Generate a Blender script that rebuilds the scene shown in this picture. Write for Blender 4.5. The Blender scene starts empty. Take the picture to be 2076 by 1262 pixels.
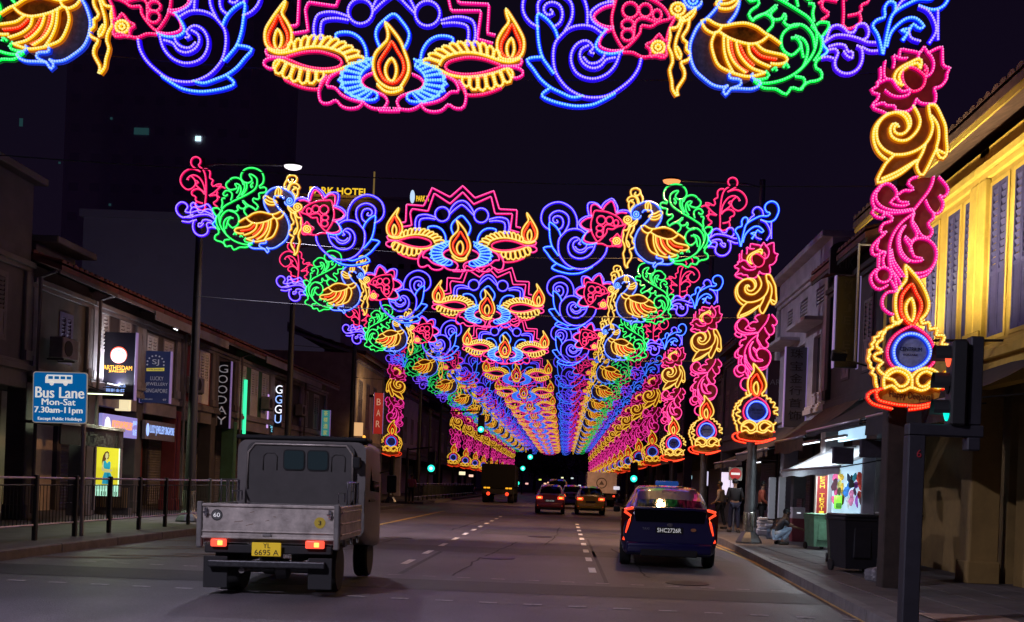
import bpy, bmesh, math, random
import numpy as np
from mathutils import Vector, Matrix
random.seed(7)
R = math.radians
SC = bpy.context.scene
COL = SC.collection

# ------------------------------------------------------------------ camera
F = 2000.0; ROLL = R(2.2); CR, SR = math.cos(ROLL), math.sin(ROLL); EYE = 1.4
cd = bpy.data.cameras.new('camera'); cam = bpy.data.objects.new('camera', cd); COL.objects.link(cam)
cd.sensor_width = 36.0; cd.lens = F / 2076 * 36.0
cd.shift_x = -(1144 - 1038) / 2076; cd.shift_y = (985 - 631) / 2076
cd.clip_start = 0.1; cd.clip_end = 3000
cam.matrix_world = Matrix.Translation((0, 0, EYE)) @ Matrix.Rotation(R(90), 4, 'X') @ Matrix.Rotation(ROLL, 4, 'Z')
SC.camera = cam

# ------------------------------------------------------------------ night sky
W = bpy.data.worlds.new('World'); SC.world = W; W.use_nodes = True
wn = W.node_tree.nodes; wl = W.node_tree.links
bg = wn['Background']
geo = wn.new('ShaderNodeTexCoord'); sep = wn.new('ShaderNodeSeparateXYZ'); ramp = wn.new('ShaderNodeValToRGB')
wl.new(geo.outputs['Generated'], sep.inputs[0]); wl.new(sep.outputs['Z'], ramp.inputs[0])
ramp.color_ramp.elements[0].position = 0.0; ramp.color_ramp.elements[0].color = (0.0105, 0.0062, 0.0195, 1)
ramp.color_ramp.elements[1].position = 0.75; ramp.color_ramp.elements[1].color = (0.0050, 0.0026, 0.0105, 1)
wnz = wn.new('ShaderNodeTexNoise'); wnz.inputs['Scale'].default_value = 2.2; wnz.inputs['Detail'].default_value = 4
wmul = wn.new('ShaderNodeMix'); wmul.data_type = 'RGBA'; wmul.blend_type = 'MULTIPLY'; wmul.inputs[0].default_value = 0.55
wl.new(geo.outputs['Generated'], wnz.inputs['Vector']); wl.new(ramp.outputs[0], wmul.inputs[6]); wl.new(wnz.outputs['Color'], wmul.inputs[7])
wl.new(wmul.outputs[2], bg.inputs['Color']); bg.inputs['Strength'].default_value = 0.82
SC.view_settings.view_transform = 'Standard'; SC.view_settings.look = 'None'
SC.view_settings.exposure = 0.0; SC.view_settings.gamma = 1.0
SC.cycles.use_denoising = True
SC.cycles.max_bounces = 5; SC.cycles.diffuse_bounces = 2; SC.cycles.glossy_bounces = 3
SC.cycles.sample_clamp_indirect = 2.0
try: SC.cycles.use_light_tree = True
except Exception: pass

def at(px, py, Y):
    """world X, Z of photo pixel at distance Y"""
    u = (px - 1144) / F; v = (py - 985) / F
    return Y * (CR * u + SR * v), Y * (SR * u - CR * v) + EYE

# ------------------------------------------------------------------ helpers
def lin(c):
    return tuple(((x / 255) / 12.92 if x / 255 <= 0.04045 else ((x / 255 + 0.055) / 1.055) ** 2.4) for x in c)

MATS = {}
def mat(name, color=(0.5, 0.5, 0.5), rough=0.7, metal=0.0, noise=0.0, nscale=8.0, bump=0.0, bscale=40.0,
        emit=None, estr=1.0, coat=0.0, sampling=None, dark=None, stretch=None):
    if name in MATS: return MATS[name]
    m = bpy.data.materials.new(name); m.use_nodes = True; MATS[name] = m
    nt = m.node_tree; n = nt.nodes; l = nt.links; b = n['Principled BSDF']
    b.inputs['Base Color'].default_value = (*color, 1); b.inputs['Roughness'].default_value = rough
    b.inputs['Metallic'].default_value = metal
    if coat: b.inputs['Coat Weight'].default_value = coat; b.inputs['Coat Roughness'].default_value = 0.04
    tc = n.new('ShaderNodeTexCoord'); src = tc.outputs['Object']
    if stretch:
        mp = n.new('ShaderNodeMapping'); mp.inputs['Scale'].default_value = stretch
        l.new(src, mp.inputs[0]); src = mp.outputs[0]
    if noise:
        t = n.new('ShaderNodeTexNoise'); t.inputs['Scale'].default_value = nscale; t.inputs['Detail'].default_value = 6
        t.inputs['Roughness'].default_value = 0.65
        l.new(src, t.inputs['Vector'])
        r = n.new('ShaderNodeValToRGB'); l.new(t.outputs['Fac'], r.inputs[0])
        d = dark or tuple(c * (1 - noise) for c in color)
        r.color_ramp.elements[0].position = 0.3; r.color_ramp.elements[1].position = 0.68
        r.color_ramp.elements[0].color = (*d, 1)
        r.color_ramp.elements[1].color = (*[min(1, c * (1 + noise * 0.5)) for c in color], 1)
        l.new(r.outputs[0], b.inputs['Base Color'])
    if bump:
        t2 = n.new('ShaderNodeTexNoise'); t2.inputs['Scale'].default_value = bscale; t2.inputs['Detail'].default_value = 4
        l.new(src, t2.inputs['Vector'])
        bp = n.new('ShaderNodeBump'); bp.inputs['Strength'].default_value = bump; bp.inputs['Distance'].default_value = 0.02
        l.new(t2.outputs['Fac'], bp.inputs['Height']); l.new(bp.outputs[0], b.inputs['Normal'])
    if emit:
        b.inputs['Emission Color'].default_value = (*emit, 1); b.inputs['Emission Strength'].default_value = estr
    if sampling: m.cycles.emission_sampling = sampling
    return m

class MB:
    def __init__(s): s.v = []; s.f = []; s.m = []
    def add(s, vs, fs, mi=0):
        o = len(s.v); s.v += [tuple(p) for p in vs]
        for f in fs: s.f.append(tuple(i + o for i in f)); s.m.append(mi)
    def box(s, x0, x1, y0, y1, z0, z1, mi=0):
        if x0 > x1: x0, x1 = x1, x0
        if y0 > y1: y0, y1 = y1, y0
        if z0 > z1: z0, z1 = z1, z0
        s.add([(x0,y0,z0),(x1,y0,z0),(x1,y1,z0),(x0,y1,z0),(x0,y0,z1),(x1,y0,z1),(x1,y1,z1),(x0,y1,z1)],
              [(0,3,2,1),(4,5,6,7),(0,1,5,4),(1,2,6,5),(2,3,7,6),(3,0,4,7)], mi)
    def rbox(s, x0, x1, y0, y1, z0, z1, r=0.02, seg=2, mi=0):
        bm = bmesh.new(); bmesh.ops.create_cube(bm, size=1)
        for v in bm.verts:
            v.co = Vector(((x0+x1)/2 + v.co.x*abs(x1-x0), (y0+y1)/2 + v.co.y*abs(y1-y0), (z0+z1)/2 + v.co.z*abs(z1-z0)))
        bmesh.ops.bevel(bm, geom=list(bm.edges), offset=r, segments=seg, affect='EDGES', profile=0.5)
        bm.verts.index_update()
        s.add([v.co[:] for v in bm.verts], [[v.index for v in f.verts] for f in bm.faces], mi); bm.free()
    def quad(s, a, b, c, d, mi=0): s.add([a, b, c, d], [(0,1,2,3)], mi)
    def poly(s, pts, mi=0): s.add(pts, [tuple(range(len(pts)))], mi)
    def tube(s, pts, r, n=8, mi=0, caps=True, r2=None):
        pts = [Vector(p) for p in pts]; k = len(pts); rings = []
        up = Vector((0.013, 0.021, 1)).normalized()
        o = len(s.v)
        for i, p in enumerate(pts):
            t = (pts[min(i+1,k-1)] - pts[max(i-1,0)]).normalized()
            a = t.cross(up)
            if a.length < 0.08: a = t.cross(Vector((0, 1, 0.02)))
            a.normalize(); b = t.cross(a)
            rr = r if r2 is None else r + (r2 - r) * i / (k - 1)
            for j in range(n):
                an = 2*math.pi*j/n
                s.v.append(tuple(p + a*(rr*math.cos(an)) + b*(rr*math.sin(an))))
        for i in range(k-1):
            for j in range(n):
                s.f.append((o+i*n+j, o+i*n+(j+1)%n, o+(i+1)*n+(j+1)%n, o+(i+1)*n+j)); s.m.append(mi)
        if caps:
            s.f.append(tuple(o+j for j in range(n))[::-1]); s.m.append(mi)
            s.f.append(tuple(o+(k-1)*n+j for j in range(n))); s.m.append(mi)
    def lathe(s, prof, cx=0, cy=0, cz=0, n=16, axis='Z', mi=0):
        """prof: list of (radius, height)"""
        o = len(s.v)
        for r, h in prof:
            for j in range(n):
                a = 2*math.pi*j/n; c, d = r*math.cos(a), r*math.sin(a)
                s.v.append((cx+c, cy+d, cz+h) if axis == 'Z' else ((cx+h, cy+c, cz+d) if axis == 'X' else (cx+c, cy+h, cz+d)))
        for i in range(len(prof)-1):
            for j in range(n):
                s.f.append((o+i*n+j, o+i*n+(j+1)%n, o+(i+1)*n+(j+1)%n, o+(i+1)*n+j)); s.m.append(mi)
        s.f.append(tuple(o+j for j in range(n))[::-1]); s.m.append(mi)
        s.f.append(tuple(o+(len(prof)-1)*n+j for j in range(n))); s.m.append(mi)
    def prism(s, poly, y0, y1, mi=0):
        """poly (x,z) extruded along y"""
        k = len(poly); o = len(s.v)
        s.v += [(x, y0, z) for x, z in poly] + [(x, y1, z) for x, z in poly]
        s.f.append(tuple(o+i for i in range(k))); s.m.append(mi)
        s.f.append(tuple(o+k+i for i in range(k))[::-1]); s.m.append(mi)
        for i in range(k):
            j = (i+1) % k; s.f.append((o+j, o+i, o+k+i, o+k+j)); s.m.append(mi)
    def mesh(s, name, mats, smooth=False):
        me = bpy.data.meshes.new(name); me.from_pydata(s.v, [], s.f); 
        ms = mats if isinstance(mats, (list, tuple)) else [mats]
        for m in ms: me.materials.append(m)
        if len(ms) > 1: me.polygons.foreach_set('material_index', s.m)
        if smooth:
            me.polygons.foreach_set('use_smooth', [True]*len(me.polygons))
        me.update()
        return me
    def build(s, name, mats, parent=None, loc=None, rot=None, smooth=False, fix=False):
        me = s.mesh(name, mats, smooth)
        if fix:
            bm = bmesh.new(); bm.from_mesh(me); bmesh.ops.recalc_face_normals(bm, faces=bm.faces); bm.to_mesh(me); bm.free()
        if smooth == 'angle' or fix:
            try: me.set_sharp_from_angle(angle=R(38)); me.polygons.foreach_set('use_smooth', [True]*len(me.polygons))
            except Exception: pass
        return link(name, me, parent, loc, rot)

def link(name, data, parent=None, loc=None, rot=None):
    o = bpy.data.objects.new(name, data); COL.objects.link(o)
    if parent: o.parent = parent
    if loc is not None: o.location = loc
    if rot is not None: o.rotation_euler = rot
    return o

def tag(o, label=None, cat=None, group=None, kind=None):
    if label: o['label'] = label
    if cat: o['category'] = cat
    if group: o['group'] = group
    if kind: o['kind'] = kind
    return o

def thing(name, label, cat, loc=(0, 0, 0), rz=0, group=None):
    o = link(name, None, None, loc, (0, 0, rz)); o.empty_display_size = 0.1
    return tag(o, label, cat, group)

KIDS = {}
def copy_tree(o, parent=None):
    c = o.copy(); COL.objects.link(c)
    if parent: c.parent = parent
    for ch in list(o.children): copy_tree(ch, c)
    return c

def text(body, mt, parent, loc, rot=(R(90), 0, 0), w=None, h=None, name='lettering', depth=0.004, align='CENTER', sp=1.0, ls=1.0, bold=0.0):
    cu = bpy.data.curves.new('t', 'FONT'); cu.body = body; cu.size = 1; cu.align_x = align; cu.align_y = 'CENTER'
    cu.resolution_u = 3; cu.space_character = sp; cu.space_line = ls; cu.offset = bold
    ob = bpy.data.objects.new('t', cu); COL.objects.link(ob)
    bpy.context.view_layer.update()
    dg = bpy.context.evaluated_depsgraph_get()
    me = bpy.data.meshes.new_from_object(ob.evaluated_get(dg))
    COL.objects.unlink(ob); bpy.data.objects.remove(ob)
    if not me.vertices: return None
    co = np.array([v.co[:] for v in me.vertices]); mn, mx = co.min(0), co.max(0)
    sx = w / max(mx[0]-mn[0], 1e-6) if w else None; sy = h / max(mx[1]-mn[1], 1e-6) if h else None
    sx = sx or sy; sy = sy or sx
    c = (mn + mx) / 2
    bm = bmesh.new(); bm.from_mesh(me)
    for v in bm.verts: v.co = Vector(((v.co.x-c[0])*sx, (v.co.y-c[1])*sy, 0))
    fs = list(bm.faces)
    bmesh.ops.recalc_face_normals(bm, faces=fs)
    ext = bmesh.ops.extrude_face_region(bm, geom=fs)
    for e in ext['geom']:
        if isinstance(e, bmesh.types.BMVert): e.co.z += depth
    bm.to_mesh(me); bm.free()
    me.materials.clear(); me.materials.append(mt)
    o = link(name, me, parent, loc, rot)
    return o

def disc(cx, cz, rx, rz=None, n=24):
    rz = rz or rx
    return [(cx + rx*math.cos(2*math.pi*i/n), cz + rz*math.sin(2*math.pi*i/n)) for i in range(n)]
# ------------------------------------------------------------------ LED light panels
# colours: (outer tube that paints the glow, jacket, bead)
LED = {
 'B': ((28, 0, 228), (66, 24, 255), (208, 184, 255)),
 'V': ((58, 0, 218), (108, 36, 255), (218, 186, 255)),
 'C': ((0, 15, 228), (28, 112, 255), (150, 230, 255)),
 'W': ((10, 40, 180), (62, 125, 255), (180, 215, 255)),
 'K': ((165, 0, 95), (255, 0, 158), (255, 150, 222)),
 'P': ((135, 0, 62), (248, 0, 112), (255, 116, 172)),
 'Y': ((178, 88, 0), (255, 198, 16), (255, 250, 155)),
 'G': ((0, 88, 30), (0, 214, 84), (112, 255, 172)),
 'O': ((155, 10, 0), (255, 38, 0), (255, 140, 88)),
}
# the tubes are brighter than the picture can show: their strongest channel is past white level
GAIN = {'B': (1, 1, 4.5), 'V': (1, 1, 4.5), 'C': (1, 1, 4), 'W': (1, 1, 3), 'K': (2.2, 1, 1), 'P': (2.2, 1, 1), 'Y': (1.2, 1.15, 1), 'G': (1, 2.5, 1), 'O': (3, 1, 1)}
LEDM = {}; LEDF = {}
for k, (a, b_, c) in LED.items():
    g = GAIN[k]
    LEDM[k] = [mat('led_halo_' + k, (0.02, 0.02, 0.02), 0.4, emit=lin(a), estr=1.0, sampling='NONE'),
               mat('led_jacket_' + k, (0.02, 0.02, 0.02), 0.4, emit=tuple(x*y for x, y in zip(lin(b_), g)), estr=1.0, sampling='NONE'),
               mat('led_bead_' + k, (0.02, 0.02, 0.02), 0.4, emit=lin(c), estr=1.0, sampling='NONE')]
    LEDF[k] = [LEDM[k][0], mat('led_far_' + k, (0.02, 0.02, 0.02), 0.4, emit=tuple(0.84*x+0.16*y for x, y in zip(lin(b_), lin(c))), estr=1.0, sampling='NONE'), LEDM[k][2]]
FILLM = {
 'fb': mat('backing_brown', (0.55, 0.26, 0.10), 0.8, noise=0.35, nscale=9),
 'fr': mat('backing_maroon', (0.44, 0.17, 0.08), 0.8, noise=0.3, nscale=7),
 'fg': mat('backing_grey_net', (0.26, 0.26, 0.28), 0.8, noise=0.5, nscale=16),
 'fo': mat('backing_orange', (0.55, 0.22, 0.04), 0.8, noise=0.6, nscale=6, dark=(0.03, 0.012, 0.004)),
 'fy': mat('backing_gold', (0.7, 0.42, 0.06), 0.8, noise=0.4, nscale=9),
 'fd': mat('backing_dark', (0.42, 0.42, 0.50), 0.7, noise=0.4, nscale=12),
}

XC = -2.767
Y2 = 24.4; Y1 = Y2 / 1.79
FR = {  # frame: origin x, y, zoom, distance of the arch it shows
 'M': (760, 360, 5.931, Y2), 'S': (1090, 370, 6.311, Y2), 'P': (1260, 350, 6.307, Y2), 'G': (1330, 360, 6.642, Y2), 'L': (340, 290, 4.513, Y2),
 'V': (1420, 350, 6.011, Y2), 'T1': (1690, 0, 4.854, Y1), 'T2': (1740, 210, 6.644, Y1), 'T3': (1740, 370, 4.672, Y1), 'T4': (1730, 600, 5.05, Y1),
}
def loc_pt(fr, x, y):
    ox, oy, z, Y = FR[fr]; return at(ox + x / z, oy + y / z, Y)
_a = loc_pt('V', 970, 1030); _b = loc_pt('T1', 1080, 745)
VOFF = (_b[0] - _a[0], _b[1] - _a[1])

def smooth_pts(P, closed):
    n = len(P)
    if n < 3: return P
    out = []
    rng = range(n) if closed else range(n - 1)
    for i in rng:
        if closed: p0, p1, p2, p3 = P[(i-1) % n], P[i], P[(i+1) % n], P[(i+2) % n]
        else: p0, p1, p2, p3 = P[max(i-1, 0)], P[i], P[i+1], P[min(i+2, n-1)]
        for k in range(6):
            t = k / 6; t2 = t*t; t3 = t2*t
            out.append(tuple(0.5*((2*p1[a]) + (-p0[a]+p2[a])*t + (2*p0[a]-5*p1[a]+4*p2[a]-p3[a])*t2 + (-p0[a]+3*p1[a]-3*p2[a]+p3[a])*t3) for a in (0, 1)))
    if not closed: out.append(P[-1])
    return out

def resample(P, step, closed):
    P = list(P) + ([P[0]] if closed else [])
    A = np.array(P, float); d = np.hypot(*(A[1:] - A[:-1]).T); keep = np.concatenate([[True], d > 1e-6]); A = A[keep]
    d = np.hypot(*(A[1:] - A[:-1]).T); s = np.concatenate([[0], np.cumsum(d)])
    n = max(2, int(round(s[-1] / step)) + 1); q = np.linspace(0, s[-1], n)
    return np.stack([np.interp(q, s, A[:, 0]), np.interp(q, s, A[:, 1])], 1)

_t = (1 + 5 ** 0.5) / 2
ICO_V = np.array([(-1,_t,0),(1,_t,0),(-1,-_t,0),(1,-_t,0),(0,-1,_t),(0,1,_t),(0,-1,-_t),(0,1,-_t),(_t,0,-1),(_t,0,1),(-_t,0,-1),(-_t,0,1)])
ICO_V /= np.linalg.norm(ICO_V[0])
ICO_F = [(0,11,5),(0,5,1),(0,1,7),(0,7,10),(0,10,11),(1,5,9),(5,11,4),(11,10,2),(10,7,6),(7,1,8),(3,9,4),(3,4,2),(3,2,6),(3,6,8),(3,8,9),(4,9,5),(2,4,11),(6,2,10),(8,6,7),(9,8,1)]

def rope(mb, P, base, closed=False, w=1.0, beads=True):
    """P local (x,z); base = material offset for painted glow tube, jacket, bead"""
    T = resample(P, 0.055, closed)
    tan = np.gradient(T, axis=0); tan /= np.maximum(np.linalg.norm(tan, axis=1, keepdims=True), 1e-9)
    nrm = np.stack([-tan[:, 1], tan[:, 0]], 1)
    for lay, (r, n, yo) in enumerate(((0.040*w, 6, 0.0), (0.0235*w, 6, -0.022))):  # wide dim outer tube paints the soft glow around the rope
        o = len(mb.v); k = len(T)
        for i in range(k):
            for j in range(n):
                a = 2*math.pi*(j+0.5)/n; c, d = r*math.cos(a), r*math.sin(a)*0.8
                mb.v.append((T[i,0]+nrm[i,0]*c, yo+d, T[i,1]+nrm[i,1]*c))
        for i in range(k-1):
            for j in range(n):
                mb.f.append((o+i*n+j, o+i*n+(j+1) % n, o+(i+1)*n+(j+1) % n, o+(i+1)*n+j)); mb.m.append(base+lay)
    if beads:
        Q = resample(P, 0.036, closed)
        if closed: Q = Q[:-1]
        for (x, z) in Q:
            o = len(mb.v)
            mb.v += [(x+a*0.0165*w, -0.044+b*0.0165*w, z+c*0.0165*w) for a, b, c in ICO_V]
            mb.f += [(o+i, o+j, o+k) for i, j, k in ICO_F]; mb.m += [base+2]*20

def parse(txt):
    """lines: part|colour|flags|x,y x,y ... ; '#F' sets the tracing frame"""
    fr = None; out = []
    for ln in txt.strip().splitlines():
        ln = ln.strip()
        if not ln: continue
        if ln[0] == '#': fr = ln[1:]; continue
        part, colr, fl, pts = ln.split('|')
        P = [tuple(float(q) for q in p.split(',')) for p in pts.split()]
        if 'o' in fl:      # ellipse: cx,cy rx,ry
            (cx, cy), (rx, ry) = P[:2]
            P = [(cx + rx*math.cos(2*math.pi*i/22), cy + ry*math.sin(2*math.pi*i/22)) for i in range(22)]; fl += 'c'
        if 'n' in fl:      # petals: first half inner, second half outer; one loop per petal
            h = len(P)//2; A = resample([loc_pt(fr, *p) for p in P[:h]], 9e-9 + 1, False) if False else None
            ia = smooth_pts(P[:h], False); oa = smooth_pts(P[h:], False)
            num = int(fl.replace('n', '').replace('m', ''))
            I = resample(ia, 1, False); O = resample(oa, 1, False)
            I = I[np.linspace(0, len(I)-1, num+1).astype(int)]; O = O[np.linspace(0, len(O)-1, num+1).astype(int)]
            for i in range(num):
                a, b, c, d = I[i], I[i+1], O[i+1], O[i]
                ctr = (c + d)/2; q = 0.22
                loop = [a + (b-a)*0.1, d + (a-d)*0.18 + (c-d)*0.08, ctr + (ctr-(a+b)/2)*0.12, c + (b-c)*0.18 + (d-c)*0.08, b + (a-b)*0.1]
                out.append((part, colr, [loc_pt(fr, *p) for p in smooth_pts([tuple(p) for p in loop], False)], False, 'm' in fl))
            continue
        if 'c' in fl or colr[0] == 'f': closed = True
        else: closed = False
        if 's' not in fl: P = smooth_pts(P, closed)
        L = [loc_pt(fr, *p) for p in P]
        if fr == 'V' and part in ('top_scroll',): L = [(x+VOFF[0], z+VOFF[1]) for x, z in L]
        if fr == 'L': L = [(2*XC - x, z) for x, z in L]
        out.append((part, colr, L, closed, 'm' in fl))
    return out

MASK = '''
#M
zigzag_rim|K|s|330,545 372,540 382,328 590,345 690,128 905,240 1058,105 1205,250 1430,165 1497,385 1710,395 1698,595 1752,608
zigzag_rim|K|s|345,595 445,580 425,430 448,380 640,408 715,195 905,320 1058,180 1190,325 1398,232 1445,440 1655,440 1628,635 1735,665
blue_scroll|B|o|812,447 86,86
blue_scroll|B|o|1280,462 86,86
blue_scroll|B||895,430 930,360 985,305 1050,285 1105,305 1160,370 1195,440
blue_scroll|B||900,450 950,400 1000,360 1045,335 1090,360 1140,410 1185,455
blue_scroll|B|m|495,640 487,560 508,480 560,455 640,455 730,485
blue_scroll|B|m|535,640 537,545 560,505 640,495 725,508
blue_scroll|C|m|640,625 645,600 700,590 760,600 815,640 850,710 855,790
blue_scroll|C||945,690 920,620 930,560 975,510 1045,465 1105,520 1150,590 1145,650 1120,700
centre_flame|Y|c|985,522 1040,580 1090,650 1118,720 1145,800 1145,870 1110,940 1080,975 1010,975 940,930 905,860 900,790 920,730 965,680 1000,640 1003,585
centre_flame|Y||930,950 980,995 1040,1005 1100,985 1095,960
centre_flame|O|c|1030,655 1070,720 1105,780 1115,850 1085,910 1040,940 980,920 945,860 940,800 975,740 1010,690
centre_flame|Y|c|1032,770 1060,820 1060,880 1035,930 1000,905 985,850 1000,800
side_flame|Y|cm|288,372 240,430 190,500 150,570 145,640 165,690 215,715 290,712 325,660 330,590 300,520 262,460 278,415
side_flame|O|cm|238,475 270,540 300,600 300,660 270,700 200,700 168,645 175,590 205,535
side_flame|Y|cm|235,570 262,620 255,680 230,710 210,660 215,610
lamp_bowl|P|cm|290,765 360,740 430,725 520,722 600,740 660,765 682,800 650,830 570,842 480,835 400,815 340,790
lamp_bowl|K|m|165,700 150,715 158,745 210,760 290,765
lamp_bowl|K|m|290,768 200,765 145,782 138,815 180,840 205,835
lamp_bowl|P|m|250,775 320,810 400,840 480,858 560,860
lamp_bowl|Y|m|165,705 230,733 310,727 400,703 480,690 560,693 640,712 700,745 722,790
lamp_bowl|Y|m|205,840 213,795 255,782 330,815 430,845 540,862 640,855 720,825 830,792
lamp_bowl|Y|11nm|310,716 400,700 480,690 560,693 640,715 700,745 725,790 732,812 300,680 380,640 470,618 560,622 655,645 745,690 805,740 838,795
lamp_bowl|Y|6nm|240,795 310,820 400,850 480,866 560,866 205,850 285,900 375,930 470,942 560,905
lamp_bowl|P|m|280,915 350,950 430,975 520,980 545,940 585,900 640,872 720,852
lotus|K|m|1020,1115 970,1115 905,1115 850,1090 825,1060
lotus|K|m|905,868 850,890 820,930 850,970 920,1000 980,1030 1000,1070 975,1112
lotus|C|m|900,768 830,800 760,812 705,850 682,900 690,960 730,1015 790,1045 860,1060 920,1052 928,1015 880,990 830,975
lotus|C|10nm|890,800 840,845 812,895 820,945 850,985 890,1010 880,770 770,805 700,850 675,910 700,990 830,1062
lotus|C|m|890,815 835,855 808,900 815,950 850,988
lotus|K|m|700,852 650,868 600,900 575,960 630,970 680,1020 740,1050 820,1070
lotus|K|m|575,890 540,930 520,1000 535,1070 590,1080 640,1058 680,1100 740,1116 800,1105 830,1070
lotus|K|s|940,1130 1010,1133 1085,1132
'''
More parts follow.
